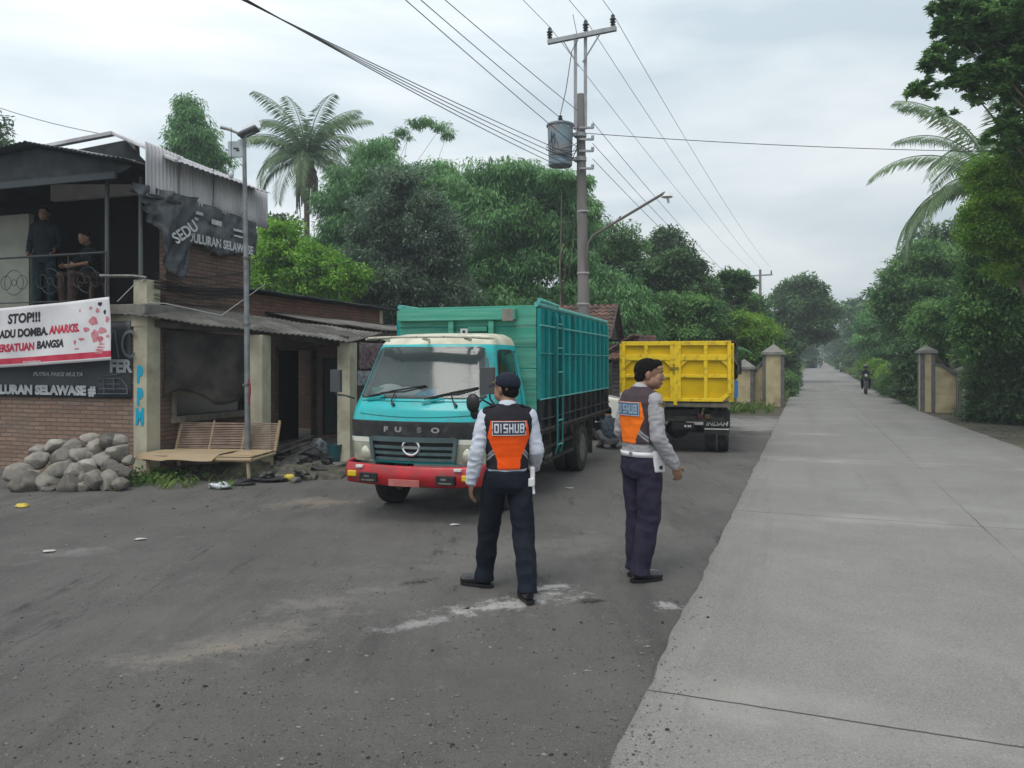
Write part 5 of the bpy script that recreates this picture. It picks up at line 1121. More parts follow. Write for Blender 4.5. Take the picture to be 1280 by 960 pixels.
    b=MB(); b.lathe([(.06,z1+.05),(.07,z1+.09),(.04,z1+.11),(.07,z1+.14),(.04,z1+.17),(.06,z1+.2),(.015,z1+.24)],tr,n=14); b.build('bushing',ins,o,smooth='a')
    for z in (z0+.2,z1-.25): b=MB(); b.bx(tr.x+.3,dx,tr.y+.02,tr.y+.12,z-.04,z+.04); b.cyl((dx,0,z-.05),(dx,0,z+.05),.16); b.build('bracket',gs,o)
    b=MB()
    for k in range(5): a=R(200+k*35); b.bx(tr.x+math.cos(a)*.32-.02,tr.x+math.cos(a)*.32+.02,tr.y+math.sin(a)*.32-.02,tr.y+math.sin(a)*.32+.02,z1-.16,z1-.1)
    b.build('lug',gs,o)
    b=MB()
    b.ring([tr+Vector((0,0,z1+.24)),tr+Vector((.15,0,z1+.9)),tr+Vector((.3,0,z1+1.9)),arm(-.1)+Vector((0,0,-.1))],.010,4); b.ring([arm(-.1)+Vector((0,0,-.1)),arm(-.25)+Vector((0,0,.6))],.008,4)
    for k in range(6):
        r1,r2=random.uniform(0,1),random.uniform(0,1); b.ring([tr+Vector((-.34+.3*r1,-.25,z1-.2-.2*r2)),tr+Vector((-.4+.4*r2,-.36,z0+.3*r1+.1)),tr+Vector((.3,-.3,z0+.1+.4*r2)),Vector((dx,-.15,z0+.3+.5*r1))],.009,4)
    b.build('leads',M_seal,o)
    for z in (z0+.35,z0+.65,z0+.95,z0-.1): b=MB(); b.bx(dx-.05,dx+.32,-.2,-.14,z,z+.05); b.cyl((dx+.3,-.17,z+.02),(dx+.3,-.17,z+.12),.04); b.build('spool_rack',gs,t)
    # lamp arm
    a0=at(738,296,20)-P; a1=at(829,243,20)-P; 
    b=MB(); b.ring([Vector((0,-.1,a0.z-1.0)),Vector((.06,-.2,a0.z-.2)),Vector((a0.x+.05,-.2,a0.z)),Vector((a1.x,-.2,a1.z)),Vector((a1.x+.1,-.2,a1.z-.02))],.035,8); arm_=b.build('lamp_arm',mat('arm_rust',(.13,.11,.105),.7),t,smooth='a')
    b=MB(); b.lathe([(.02,.08),(.07,.03),(.15,-.08),(.14,-.09),(.02,-.06)],(a1.x+.06,-.2,a1.z-.03),n=16); b.cyl((a1.x+.06,-.2,a1.z-.08),(a1.x+.10,-.2,a1.z-.26),.035); b.build('lamp_head',mat('lamp_shade_pale',(.6,.63,.65),.4),arm_,smooth='a')
    b=MB()
    for z in (3.2,4.0,5.6,2.2): b.cyl((dx*.4,0,z),(dx*.4,0,z+.04),.165)
    b.ring([(-.17,-.02,1.0),(-.16,-.02,3.0),(-.16,-.02,6.0)],.02,5); b.build('band',mat('cable_pale',(.4,.4,.38),.6),t)
    # wires
    wm=mat('wire',(.045,.05,.055),.6); 
    def wire(a,b,sag,r,label,group=None,n=24):
        a=Vector(a);b=Vector(b); pts=[a.lerp(b,i/n)-Vector((0,0,4*sag*(i/n)*(1-i/n))) for i in range(n+1)]
        o=MB().ring(pts,r*.62,5).build('overhead_wire',wm); tag(o,label,'wire',group)
    dr=Vector((math.sin(R(22.5)),math.cos(R(22.5)),0)); far=Vector((22.6,70,0)); fz=at(0,337,70).z
    back=P-dr*42
    for i,tp in enumerate(tops):
        s=(-1,0,1)[i]; off=Vector((.93,-.38,0))*s*.9
        wire(tp,far+off+Vector((0,0,fz+.15)),.5,.012,'one of three high wires running from the crossarm to the distant pole','high wires to the distant pole')
        wire(tp,back+off+Vector((0,0,10.4)),.6,.012,'one of three high wires leaving the crossarm overhead toward the viewer','high wires overhead')
    for k,(z,) in enumerate(((7.9,),(7.35,),(6.95,))):
        a=P+Vector((dx+.3,-.17,z)); wire(a,far+Vector((.2,0,7.4-k*.35)),.7,.013,'one of three low wires from below the transformer to the distant pole','low wires to the distant pole')
        wire(P+Vector((dx-.1,-.17,z+.3)),back+Vector((k*.25-1.0,0,8.6+.35*k)),.5,.013,'one of three low wires passing left overhead from the power pole','low wires overhead')
    for k in range(4):
        b=at(345+k*9,0,11); a=P+Vector((dx-.2-.05*k,-.25,7.0-k*.12)); wire(a,a+(b-a)*2.6,.25+.06*k,.014,'one of four bundled cables sloping up left from beside the transformer','bundled cables beside the transformer')
    for k,(u,v) in enumerate(((400,300),(395,322),(430,327))):
        b=at(u,v,21); a=P+Vector((dx-.1,0,6.4-.3*k)); wire(a,a+(b-a)*1.5,.35,.011,['topmost','middle','lowest'][k]+' of the three thin wires crossing before the bamboo grove','thin wires before the bamboo')
    wire(P+Vector((dx+.15,-.1,at(0,168,20).z)),(21,21,at(0,186,21).z),.25,.016,'lone cable crossing the sky to the right from the power pole')
    wire(at(-60,112,16),at(142,170,13.2),.1,.010,'lone thin wire reaching the house roof from the far left')
    wire(Vector((X-.02,Y,4.1)),BF.m@Vector((.1,.3,3.1)),.25,.008,'thin cable from the slim lamp post to the house wall')
    # distant poles
    for i,(q,hh,l) in enumerate(((far,fz,'distant power pole with crossarm standing left of the road'),(Vector((at(974,0,105).x,105,0)),at(0,382,105).z,'farthest small power pole beside the dark roadside tree'))):
        t=empty('power_pole',l,'power pole',(q.x,q.y,gz(q.x,q.y)))
        hh=hh-t.location.z; MB().cyl((0,0,0),(0,0,hh),.17,.11).build('shaft',pc,t,smooth='a'); MB().bar((-1.0,.35,hh-.55),(1.0,-.35,hh-.5),.12,.14).build('crossarm',gs,t)
        for s in (-.9,.0,.9): MB().cyl((s,-.35*s,hh-.5),(s,-.35*s,hh-.1),.07,.05).build('insulator',ins,t)
def gates():
    cr=mat('gate_cream',(.50,.43,.27),.85,(.40,.33,.20),3,.25,15,col3=(.24,.19,.12),scale3=2); gy=mat('gate_grey',(.15,.15,.145),.85,(.10,.10,.095),4,.3)
    cp=mat('gate_cap',(.26,.25,.24),.9,(.17,.17,.16),4,.3)
    def pillar(t,x,y,w,h,spire=False):
        o=MB().bx(x-w/2,x+w/2,y-w/2,y+w/2,0,h).build('pillar',cr,t,bevel=.015); e=.012
        g=MB()
        for sx in (-1,1):
            for sy in (-1,1): g.bx(x+sx*(w/2-.05)-.06,x+sx*(w/2-.05)+.06,y+sy*(w/2-.05)-.06,y+sy*(w/2-.05)+.06,0,h-.01)
        g.build('corner_strip',gy,o)
        c=MB(); c.bx(x-w/2-.07,x+w/2+.07,y-w/2-.07,y+w/2+.07,h-.0+.002,h+.1); a=w/2+.05; c.add([(x-a,y-a,h+.1),(x+a,y-a,h+.1),(x+a,y+a,h+.1),(x-a,y+a,h+.1),(x,y,h+.1+w*.42)],[(0,1,4),(1,2,4),(2,3,4),(3,0,4)])
        if spire: c.cyl((x,y,h+.1+w*.36),(x,y,h+.3+w*.42),.04,.005)
        c.build('pillar_cap',cp,o)
    # left entrance, its wing curves up to the taller pillar
    Bc=at(967,508,29.6); Ac=at(936,510,29.2); f=Frame(Bc.x,Bc.y,-21); t=empty('gate_wall','cream and grey gate wall with two capped pillars beside the yellow truck','gate',frame=f)
    pillar(t,0,0,.75,1.98,True); A=f.i@Vector((Ac.x,Ac.y+.3,0)); pillar(t,A.x-.1,A.y+.2,.72,1.42)
    n=14; pts=[(A.x+.2,0)]+[(A.x+.2+(-.3-A.x-.2)*k/n,1.15+.55*math.sin(math.pi/2*k/n)) for k in range(n+1)]+[(-.3,0)]
    MB().prism(pts,1,-.02,.12).build('wing_wall',cr,t); c=MB()
    for k in range(n): c.bar((pts[k+1][0],.05,pts[k+1][1]+.04),(pts[k+2][0],.05,pts[k+2][1]+.04),.26,.09)
    c.build('wing_coping',gy,t)
    MB().bx(A.x-7,A.x-.48,A.y+.1,A.y+.25,0,1.2).build('boundary_wall',cr,t)
    # right entrance
    c0=at(1160,516,26); f=Frame(c0.x,c0.y,-21+8); t=empty('gate_wall','cream arched gate wall half swallowed by shrubs right of the road','gate',frame=f)
    pillar(t,0,.2,.42,2.0); pillar(t,1.02,-.1,.30,1.35)
    n=14; x0,x1=.20,.90; pts=[(x0,0)]+[(x0+(x1-x0)*k/n,1.15+.45*math.cos(math.pi/2*k/n*.95)) for k in range(n+1)]+[(x1,0)]
    MB().prism(pts,1,0,.12).build('wing_wall',cr,t); c=MB()
    for k in range(n): c.bar((pts[k+1][0],.05,pts[k+1][1]+.03),(pts[k+2][0],.05,pts[k+2][1]+.03),.2,.07)
    c.build('wing_coping',gy,t); MB().bx(1.2,7,.0,.15,0,1.05).build('boundary_wall',cr,t)
def huts():
    def tilemat():
        m=bpy.data.materials.new('roof_tiles'); N,L=nt(m); b=N['Principled BSDF']; b.inputs['Roughness'].default_value=.9
        tc=N.new('ShaderNodeTexCoord'); n=N.new('ShaderNodeTexNoise'); n.inputs['Scale'].default_value=3; n.inputs['Detail'].default_value=8; L.new(tc.outputs['Object'],n.inputs[0])
        cr=N.new('ShaderNodeValToRGB'); e=cr.color_ramp.elements; e[0].position=.35;e[0].color=(.045,.035,.033,1);e[1].position=.7;e[1].color=(.20,.10,.075,1); L.new(n.outputs[0],cr.inputs[0]); L.new(cr.outputs[0],b.inputs['Base Color']); return m
    tm=tilemat(); wd=mat('hut_board',(.06,.055,.05),.9,(.11,.10,.09),5,.4)
    def tiles(a,b,c,d,nu,nv):
        a,b,c,d=map(Vector,(a,b,c,d)); n=(b-a).cross(d-a).normalized(); n=n if n.z>0 else -n; mb=MB()
        for j in range(nv):
            for i in range(nu):
                def P(s,t,h): 
                    return a.lerp(b,s).lerp(d.lerp(c,s),t)+n*h
                s0,s1,t0,t1=i/nu,(i+1)/nu,j/nv,(j+1.15)/nv; h=.035+random.uniform(0,.012); k=5
                vs=[P(s0+(s1-s0)*q/k,t,(h if t==t0 else .012)+.03*math.sin(math.pi*2*q/k)*.8) for t in (t0,t1) for q in range(k+1)]+[P(s0+(s1-s0)*q/k,t0,.0) for q in range(k+1)]
                mb.add(vs,[(q,q+1,q+k+2,q+k+1) for q in range(k)]+[(q+2*k+2,q+2*k+3,q+1,q) for q in range(k)])
        return mb
    # hut with gable toward the right, behind the pole
    f=Frame(*at(735,0,25).xy,-17); t=empty('tiled_hut','dark tiled gable hut behind the foot of the power pole','hut',frame=f)
    z=at(0,382,25).z; w=1.35
    MB().bx(-1.9,.75,-w+.25,w-.25,0,2.3).build('wall',wd,t); MB().prism([(-w,2.45),(w,2.45),(0,z-.05)],0,.7,.78).build('gable',wd,t)
    tiles((-2.2,-w-.1,2.4),(1.0,-w-.1,2.4),(1.0,0,z),(-2.2,0,z),16,9).build('roof',tm,t,solid=.02); tiles((-2.2,w+.1,2.4),(1.0,w+.1,2.4),(1.0,0,z),(-2.2,0,z),16,9).build('roof',tm,t,solid=.02)
    MB().bar((.98,-w,2.42),(.98,0,z+.04),.03,.10).bar((.98,w,2.42),(.98,0,z+.04),.03,.10).build('barge_board',wd,t)
    # shed with slatted wall beside the truck
    f=Frame(*at(775,0,20.5).xy,-17); t=empty('tiled_shed','low shed with red brown tile roof and slatted wall behind the yellow truck','shed',frame=f); z=at(0,419,20.5).z; z2=at(0,452,20).z
    MB().bx(-.2,.8,.1,2.4,0,z2+.1).build('wall',wd,t); s=MB()
    for k in range(16): s.bx(-.22,.8,.05,.095,.15+k*.11,.23+k*.11)
    s.build('slats',mat('slat_grey',(.14,.135,.13),.8,(.09,.09,.09),6),t)
    tiles((-.75,-.35,z2-.05),(-.75,2.9,z2-.05),(.35,2.5,z),(.35,.05,z),14,8).build('roof',tm,t,solid=.02); tiles((-.7,-.4,z2+.05),(1.0,-.4,z2+.05),(.8,1.2,z),(.3,1.2,z),10,8).build('roof',tm,t,solid=.02)
    # pale wall and kiosk far right
    w=mat('far_wall',(.40,.38,.34),.9,(.28,.26,.23),3); c=at(1100,470,62); f=Frame(c.x+1,c.y,-21,gz(c.x,c.y)); t=empty('roadside_house','pale low roadside house half hidden by bushes right of the road','house',frame=f)
    MB().bx(-.3,5,0,5,0,2.2).build('wall',w,t); MB().bx(-1.2,5.3,-.6,5.4,2.2,2.32).build('roof',mat('roof_rust',(.12,.08,.07),.9),t); MB().bx(.4,1.4,-.03,0,.9,1.7).build('window',M_seal,t); MB().cyl((-1.1,-.5,0),(-1.1,-.5,2.2),.05).build('post',M_steel,t)
    c=at(1072,455,110); f=Frame(c.x+1.5,c.y,-21,gz(c.x,c.y)); t=empty('kiosk','hazy roadside kiosk with pale front far down the right side','kiosk',frame=f); MB().bx(0,3,0,4,0,2.2).build('wall',w,t); MB().bx(-1,3.2,-.3,4.2,2.2,2.3).build('roof',mat('roof_rust',(.12,.08,.07),.9),t)
# ---------------------------------------------------------------- people
def vox(mb,name,voxel,it=4,wr=0,fr=6,seed=0,st=(1,1,1)):
    me=bpy.data.meshes.new('tmp'); me.from_pydata(mb.v,[],mb.f); bm=bmesh.new(); bm.from_mesh(me); bmesh.ops.recalc_face_normals(bm,faces=bm.faces); bm.to_mesh(me); bm.free()
    o=bpy.data.objects.new('tmp',me); COL.objects.link(o); r=o.modifiers.new('r','REMESH'); r.mode='VOXEL'; r.voxel_size=voxel; s=o.modifiers.new('s','SMOOTH'); s.factor=.5; s.iterations=it
    bpy.context.view_layer.update(); out=bpy.data.meshes.new_from_object(o.evaluated_get(bpy.context.evaluated_depsgraph_get())); bpy.data.objects.remove(o); out.name=name; out.materials.clear()
    if wr:
        ns=[v.normal.copy() for v in out.vertices]
        for v,n in zip(out.vertices,ns):
            q=Vector((v.co.x*st[0],v.co.y*st[1],v.co.z*st[2]))*fr+Vector((seed,seed*2,0)); a=noise.noise(q); b=noise.noise(q*2.1+Vector((5,0,0)))
            v.co+=n*wr*((1-abs(a)*2.6)+.4*b)
    return out
def lofttorso(mb,rings,n=28):
    # rings: (cx,cy,z,rx,ry)
    vs=[];fs=[]
    for cx,cy,z,rx,ry in rings:
        for k in range(n):
            t=2*math.pi*k/n; c,s=math.cos(t),math.sin(t); e=.82
            vs.append((cx+rx*math.copysign(abs(c)**e,c),cy+ry*math.copysign(abs(s)**e,s),z))
    for i in range(len(rings)-1):
        for k in range(n): a=i*n+k;b=i*n+(k+1)%n; fs.append((a,b,b+n,a+n))
    fs.append(tuple(range(n-1,-1,-1))); fs.append(tuple(range((len(rings)-1)*n,len(rings)*n)))
    return mb.add(vs,fs)
def handgeo(mb,wrist,d,palmn,curl=.5,s=1.0,side=1):
    # d: direction of the fingers, palmn: direction the palm faces, side: +1 thumb along d x palmn
    d=Vector(d).normalized(); pn=Vector(palmn); pn=(pn-d*pn.dot(d)).normalized(); x=d.cross(pn)*side; w=Vector(wrist)
    c=w+d*.045*s; M=Matrix((x,pn,d)).transposed(); mb.ell(c,(.040*s,.017*s,.052*s),M=M)
    for k,(o,l) in enumerate(((.028,.075),(.010,.085),(-.009,.08),(-.027,.062))):
        p=w+d*.082*s+x*o*s; q=d.copy(); cc=curl*(1+.12*k)
        for j,ll in enumerate((.45,.32,.25)):
            q=(q*math.cos(cc)+pn*math.sin(cc)).normalized() if j else (d*math.cos(cc*.6)+pn*math.sin(cc*.6)).normalized()
            e=p+q*l*ll*s; mb.cap(p,.0088*s-.0008*j,e,.0083*s-.0008*j,8); p=e
    p=w+d*.022*s+x*.028*s; q=(x*.75+d*.6+pn*.35).normalized(); e=p+q*.038*s; mb.cap(p,.011*s,e,.0098*s,8); e2=e+(d*.75+pn*.5+x*.15).normalized()*.032*s; mb.cap(e,.0098*s,e2,.008*s,8)
def rotz(a): return Matrix.Rotation(a,3,'Z')
class HeadF:
    def __init__(s,c,yaw,pitch=0,k=1): s.c=Vector(c); s.m=Matrix.Rotation(R(yaw),3,'Z')@Matrix.Rotation(R(pitch),3,'X'); s.k=k
    def __call__(s,x,y,z): return s.c+s.m@(Vector((x,y,z))*s.k)
    def ell(s,mb,c,r,n=18,m=12): mb.ell(s(*c),tuple(q*s.k for q in r),M=s.m,n=n,m=m)
def headgeo(mb,h,neck0,full=0):
    h.ell(mb,(0,-.008,.02),(.076,.094,.092)); h.ell(mb,(0,.03,-.03),(.064,.064,.078)); h.ell(mb,(0,.058,-.076),(.034,.036,.026)); h.ell(mb,(0,.074,-.012),(.055,.028,.045))
    h.ell(mb,(0,.078,.026),(.052,.02,.02)); h.ell(mb,(0,.07,.05),(.055,.03,.03)); h.ell(mb,(0,.098,-.012),(.011,.018,.024)); h.ell(mb,(0,.108,-.025),(.018,.014,.012)); 
    h.ell(mb,(0,.093,-.052),(.025,.011,.007)); h.ell(mb,(0,.091,-.063),(.022,.011,.007))
    for sg in (-1,1):
        h.ell(mb,(sg*.035,.062,-.025),(.024+.006*full,.026,.025+.006*full)); h.ell(mb,(sg*.078,-.004,-.008),(.009,.02,.031)); h.ell(mb,(sg*.05,.02,-.055),(.02+.012*full,.04,.035+.006*full)); h.ell(mb,(sg*.04,.055,-.05),(.024+.006*full,.03,.035))
    mb.cap(Vector(neck0),.062,h(0,-.012,-.05),.055,16)
def face(parent,h,beard=False):
    for sg in (-1,1):
        ey=MB(); ir=MB(); br=MB()
        h.ell(ey,(sg*.031,.0825,.004),(.012,.007,.0055),10,8); h.ell(ir,(sg*.031,.0885,.004),(.005,.003,.005),8,6)
        br.ring([h(sg*.014,.098,.026),h(sg*.032,.095,.031),h(sg*.05,.081,.025)],[.003,.0045,.002],6)
        ey.build('eye',mat('eye_white',(.55,.52,.48),.3),parent,smooth='all'); ir.build('iris',mat('iris',(.02,.012,.008),.2),parent,smooth='all'); br.build('eyebrow',mat('hair_black',(.006,.005,.005),.9,bump=.8,bscale=260,spec=.2),parent,smooth='all')
    m=MB(); h.ell(m,(0,.1015,-.0575),(.021,.005,.006),12,8); m.build('lips',mat('lips',(.22,.085,.065),.5),parent,smooth='all')
SKIN=mat('skin_brown',(.27,.145,.09),.5,(.22,.115,.07),14)
def hairgeo(h,short=True):
    mb=MB(); h.ell(mb,(0,-.009,.028),(.078,.0955,.088),26,16); h.ell(mb,(0,-.035,-.02),(.068,.064,.05)); h.ell(mb,(0,.05,.074),(.056,.042,.036))
    me=vox(mb,'hair',.005,2,.003,40,3,(1,1,.5))
    bm=bmesh.new(); bm.from_mesh(me); im=h.m.inverted(); dl=[]
    for f in bm.faces:
        p=(im@(f.calc_center_median()-h.c))/h.k
        line=.046 if p.y>.035 else (.046-(.035-p.y)*1.25 if p.y>-.03 else -.040-(-.03-p.y)*.55)
        line+=.004*noise.noise(Vector((p.x*60,p.y*60,1)))
        if p.z<line: dl.append(f)
    bmesh.ops.delete(bm,geom=dl,context='FACES'); bm.to_mesh(me); bm.free(); return me
VEST_OR=[(-.135,1.29),(.135,1.29),(.155,1.17),(.085,1.0),(.082,.88),(-.082,.88),(-.085,1.0),(-.155,1.17)]
def inpoly(x,z,P):
    c=False; j=len(P)-1
    for i in range(len(P)):
        if (P[i][1]>z)!=(P[j][1]>z) and x<(P[j][0]-P[i][0])*(z-P[i][1])/(P[j][1]-P[i][1])+P[i][0]: c=not c
        j=i
    return c
def figure(name,label,loc,rz,J,torso,mats,voxel=.007,vest=None,head=(0,0),hair=True,cap=False,full=0,hands=None,group=None,shoes=True,belt=None,legr=(.095,.068,.052),armr=(.055,.044,.036),folds=.004,z0=0,headk=1,wide=1,slv=True,cloth=True):
    t=empty(name,label,'person',(loc[0],loc[1],z0 if z0 else gz(loc[0],loc[1])),rz,group)
    h=HeadF(J['head'],head[0],head[1],headk)
    V=lambda k:Vector(J[k])
    # ---- body: one continuous skin surface
    b=MB(); lofttorso(b,[(x,y,z,rx*.84,ry*.84) for x,y,z,rx,ry in torso]); headgeo(b,h,J['neck'],full)
    for s in 'LR':
        b.cap(V('sh'+s)*.92+V('neck')*.08-Vector((0,0,.02)),armr[0]*.58,V('el'+s),armr[1]*.8); b.cap(V('el'+s),armr[1]*.8,V('wr'+s),.027)
        b.cap(V('hip'+s),legr[0]*.7,V('kn'+s),legr[1]*.8); b.cap(V('kn'+s),legr[1]*.8,V('an'+s),.038); b.cap(V('an'+s),.036,V('to'+s)*.8+V('an'+s)*.2+Vector((0,0,-.02)),.03)
        hd=(hands or {}).get(s) or ((V('wr'+s)-V('el'+s)).normalized()+Vector((0,.15,0)),(0,.3,0) if 0 else ((1 if s=='L' else -1),.25,0),.35)
        handgeo(b,V('wr'+s)-(V('wr'+s)-V('el'+s)).normalized()*.01,hd[0],hd[1],hd[2],1.0,1 if s=='R' else -1)
    link('body',vox(b,'body',max(.0048,voxel*.72),3),SKIN,t,smooth='all')
    if voxel<.01: face(t,h)
    if hair: link('hair',hairgeo(h),mat('hair_black',(.006,.005,.005),.9,bump=.8,bscale=260,spec=.2),t,smooth='all')
    # ---- shirt
    sh=MB(); lofttorso(sh,[(x,y,z,rx,ry) for x,y,z,rx,ry in torso])
    for s in 'LR':
        sh.cap(V('neck')*.6+V('sh'+s)*.4-Vector((0,0,.035)),.045,V('sh'+s)*.9+V('neck')*.1-Vector((0,0,.0)),armr[0]*.8)
        sh.cap(V('sh'+s)-Vector((0,0,.012)),armr[0]-.002,V('el'+s),armr[1]+.006)
        e=V('wr'+s) if slv else V('el'+s).lerp(V('wr'+s),-.25)
        if slv: sh.cap(V('el'+s),armr[1]+.006,V('el'+s).lerp(V('wr'+s),.9),armr[2]+.004)
    me=vox(sh,'shirt',voxel,6,folds*1.4,11,2,(1,1,1.8)); link('shirt',me,mats['shirt'],t,smooth='all')
    cl=MB(); nk=V('neck'); cd=(h(0,-.012,-.05)-nk).normalized(); cl.ring([nk-cd*.005,nk+cd*.03,nk+cd*.045],[.078,.069,.064],20); link('collar',vox(cl,'collar',.005,2),mats.get('collar',mats['shirt']),t,smooth='all')
    # ---- trousers
    tr=MB(); low=torso[0]; wz=J.get('waist',(0,0,.9)); 
    lofttorso(tr,mats['pelvis'])
    for s in 'LR':
        a,k,n=V('hip'+s),V('kn'+s),V('an'+s)+Vector((0,0,.0)); tr.ring([a+Vector((0,0,.05)),a,a.lerp(k,.5),k,k.lerp(n,.45),k.lerp(n,.86),n+Vector((0,0,-.028))],[legr[0]*.8,legr[0]*1.02,legr[0]*.92,legr[1]*1.02,legr[1]*.98,legr[1]*.86,legr[1]*.92],20)
        tr.ell(a,(legr[0],legr[0]*1.08,legr[0]*1.1)); tr.ell(k,(legr[1]*1.08,)*3)
    link('trousers',vox(tr,'trousers',voxel,5,folds*1.45,7,9,(1,1,1.25)),mats['trousers'],t,smooth='all')
    # ---- shoes
    for s in 'LR':
        if not shoes: break
        a,o_=V('an'+s),V('to'+s); d=(o_-a); d.z=0; d.normalize(); sd=Vector((-d.y,d.x,0)); dz=(o_.z-.03)-(a.z-.08); 
        def Q(f,z,w=0): return a+d*f+sd*w+Vector((0,0,-.08+z+dz*max(0,f)/.16))
        m=MB(); m.ring([Q(-.055,.048),Q(-.02,.055),Q(.06,.052),Q(.13,.042),Q(.175,.036),Q(.20,.03)],[.030,.038,.043,.044,.036,.016],14,fl=1); m.cap(Q(0,.06),.042,Q(-.005,.10),.044,12)
        me=vox(m,'shoe',.006,3); 
        for v in me.vertices:
            base=a.z-.08+dz*max(0,(v.co-a).dot(d))/.16
            if v.co.z<base+.012: v.co.z=base+.012+(v.co.z-base-.012)*.1
        so=link('shoe',me,mats.get('shoe',mat('shoe_black',(.010,.010,.011),.22,coat=.6)),t,smooth='all')
        m=MB(); P=[(-.082,.0),(-.07,.03),(0,.034),(.08,.044),(.14,.044),(.185,.03),(.202,0)]; pl=P+[(x,-w) for x,w in P[::-1][1:-1]]
        vs=[Q(x,zz,w*.98) for zz in (0,.022) for x,w in pl]; n=len(pl); m.add(vs,[tuple(range(n)),tuple(range(2*n-1,n-1,-1))]+[(i,(i+1)%n,(i+1)%n+n,i+n) for i in range(n)]); m.build('sole',M_seal,so)
    # ---- vest
    if vest:
        vm=MB(); lofttorso(vm,[(x,y,z,rx+.012,ry+.012) for x,y,z,rx,ry in torso if z>=vest['z0']])
        for s in 'LR': vm.cap(V('neck')*.6+V('sh'+s)*.4-Vector((0,0,.03)),.053,V('sh'+s)*.85+V('neck')*.15+Vector((0,0,.0)),.058)
        me=vox(vm,'vest',.0055,6,.0022,9,4,(1,1,1.8)); k=vest['k']; dz=vest['dz']; dx=vest.get('dx',0); P=VEST_OR
        me.materials.clear(); vo=link('vest',me,[vest['dark'],vest['orange'],vest['silver']],t,smooth='all')
        cx=lambda z:0
        for p in me.polygons:
            c=p.center; x=(c.x-dx)/k; z=(c.z-dz)/k
            if p.normal.y<.25 and inpoly(x,z,P): p.material_index=1
            elif p.normal.y>=.25 and (abs(x)>.05) and .9<z<1.33 and abs(x)<.13: p.material_index=1
            elif p.normal.y<.55 and abs(x)>.075:
                q=z-1.03-(abs(x)-.09)*-1.1; 
                if (0.03<q<.05 or .058<q<.078) and abs(x)<.165 : p.material_index=2
        bv=BVHTree.FromPolygons([v.co for v in me.vertices],[p.vertices for p in me.polygons])
        def pj(off):
            def fn(m):
                for v in m.vertices:
                    hh=bv.ray_cast(Vector((v.co.x,-1,v.co.z)),Vector((0,1,0)))
                    if hh[0]: v.co.y=hh[0].y-off+(v.co.y)*1.0
            return fn
        zc=1.235*k+dz
        g=grid(lambda a,b_:Vector((dx+(-.125+.25*a)*k,0,zc+(-.052+.104*b_)*k)),16,8); o=g.build('back_patch',vest['patch'],t,solid=.002); pj(.006)(o.data)
        g=MB()
        for (x0,x1,a,c) in ((-.125,.125,.047,.052),(-.125,.125,-.052,-.047),(-.125,-.120,-.047,.047),(.120,.125,-.047,.047)):
            n=12; 
            for q in range(n): xa=x0+(x1-x0)*q/n; xb=x0+(x1-x0)*(q+1)/n; g.add([(dx+xa*k,0,zc+a*k),(dx+xb*k,0,zc+a*k),(dx+xb*k,0,zc+c*k),(dx+xa*k,0,zc+c*k)],[(0,1,2,3)])
        o=g.build('patch_border',vest['letter'],t); pj(.0088)(o.data)
        # block letters of six glyphs
        G={'D':[(0,0,.28,1),(0,0,1,.18),(0,.82,1,1),(.72,.08,1,.92)],'I':[(.2,0,.6,1)],'S':[(0,0,1,.18),(.7,.1,1,.55),(0,.42,1,.6),(0,.5,.3,.95),(0,.82,1,1)],'H':[(0,0,.28,1),(.72,0,1,1),(.1,.42,.9,.6)],'U':[(0,0,.28,1),(.72,0,1,1),(.05,0,.95,.18)],'B':[(0,0,.28,1),(0,0,.95,.18),(0,.42,.95,.6),(0,.82,.95,1),(.7,.05,1,.5),(.7,.5,1,.95)]}
        xx=-.110; 
        for ch in 'DISHUB':
            w=.018 if ch=='I' else .033; g=MB(); 
            for i,(x0,z0_,x1,z1_) in enumerate(G[ch]): q0,q1=zc+(-.034+z0_*.068)*k,zc+(-.034+z1_*.068)*k; a0,a1=dx+(xx+x0*w)*k,dx+(xx+x1*w)*k; t_=grid(lambda a,b_:Vector((a0+(a1-a0)*a,-.0002*i,q0+(q1-q0)*b_)),3,6); g.add(t_.v,t_.f)
            o=g.build('lettering',vest['letter'],t); pj(.0105)(o.data); xx+=w+.0075
    if belt:
        z,rx,ry,cx_,cy_,m=belt; g=MB(); vs=[];n=40
        for zz in (z-.02,z+.02):
            for q in range(n): a=2*math.pi*q/n; c,s_=math.cos(a),math.sin(a); vs.append((cx_+rx*math.copysign(abs(c)**.82,c),cy_+ry*math.copysign(abs(s_)**.82,s_),zz))
        g.add(vs,[(q,(q+1)%n,(q+1)%n+n,q+n) for q in range(n)]).build('belt',m,t,smooth='all',solid=-.006)
    if cap:
        g=MB(); h.ell(g,(0,-.012,.045),(.088,.103,.085),26,16); me=vox(g,'cap',.005,3,.001,14)
        bm=bmesh.new(); bm.from_mesh(me); im=h.m.inverted(); bmesh.ops.delete(bm,geom=[f for f in bm.faces if ((im@(f.calc_center_median()-h.c))/h.k).z<.028-((im@(f.calc_center_median()-h.c))/h.k).y*-.08],context='FACES'); bm.to_mesh(me); bm.free()
        c=link('cap',me,mats['cap'],t,smooth='all',solid=.004)
        g=grid(lambda a,b_:h((a-.5)*.15*(1-.25*b_**2),.078+.075*b_*math.cos((a-.5)*1.9)+.02*math.cos((a-.5)*2),.040-.012*b_-.05*(a-.5)**2*4*.5),16,8); g.build('cap_brim',mats['cap'],c,smooth='all',solid=.004)
        g=MB()
        for q in (-.4,0,.4): g.ring([h(math.sin(q)*.075,.088*math.cos(q),.055),h(math.sin(q)*.072,.086*math.cos(q)+.002,.085)],.006,5)
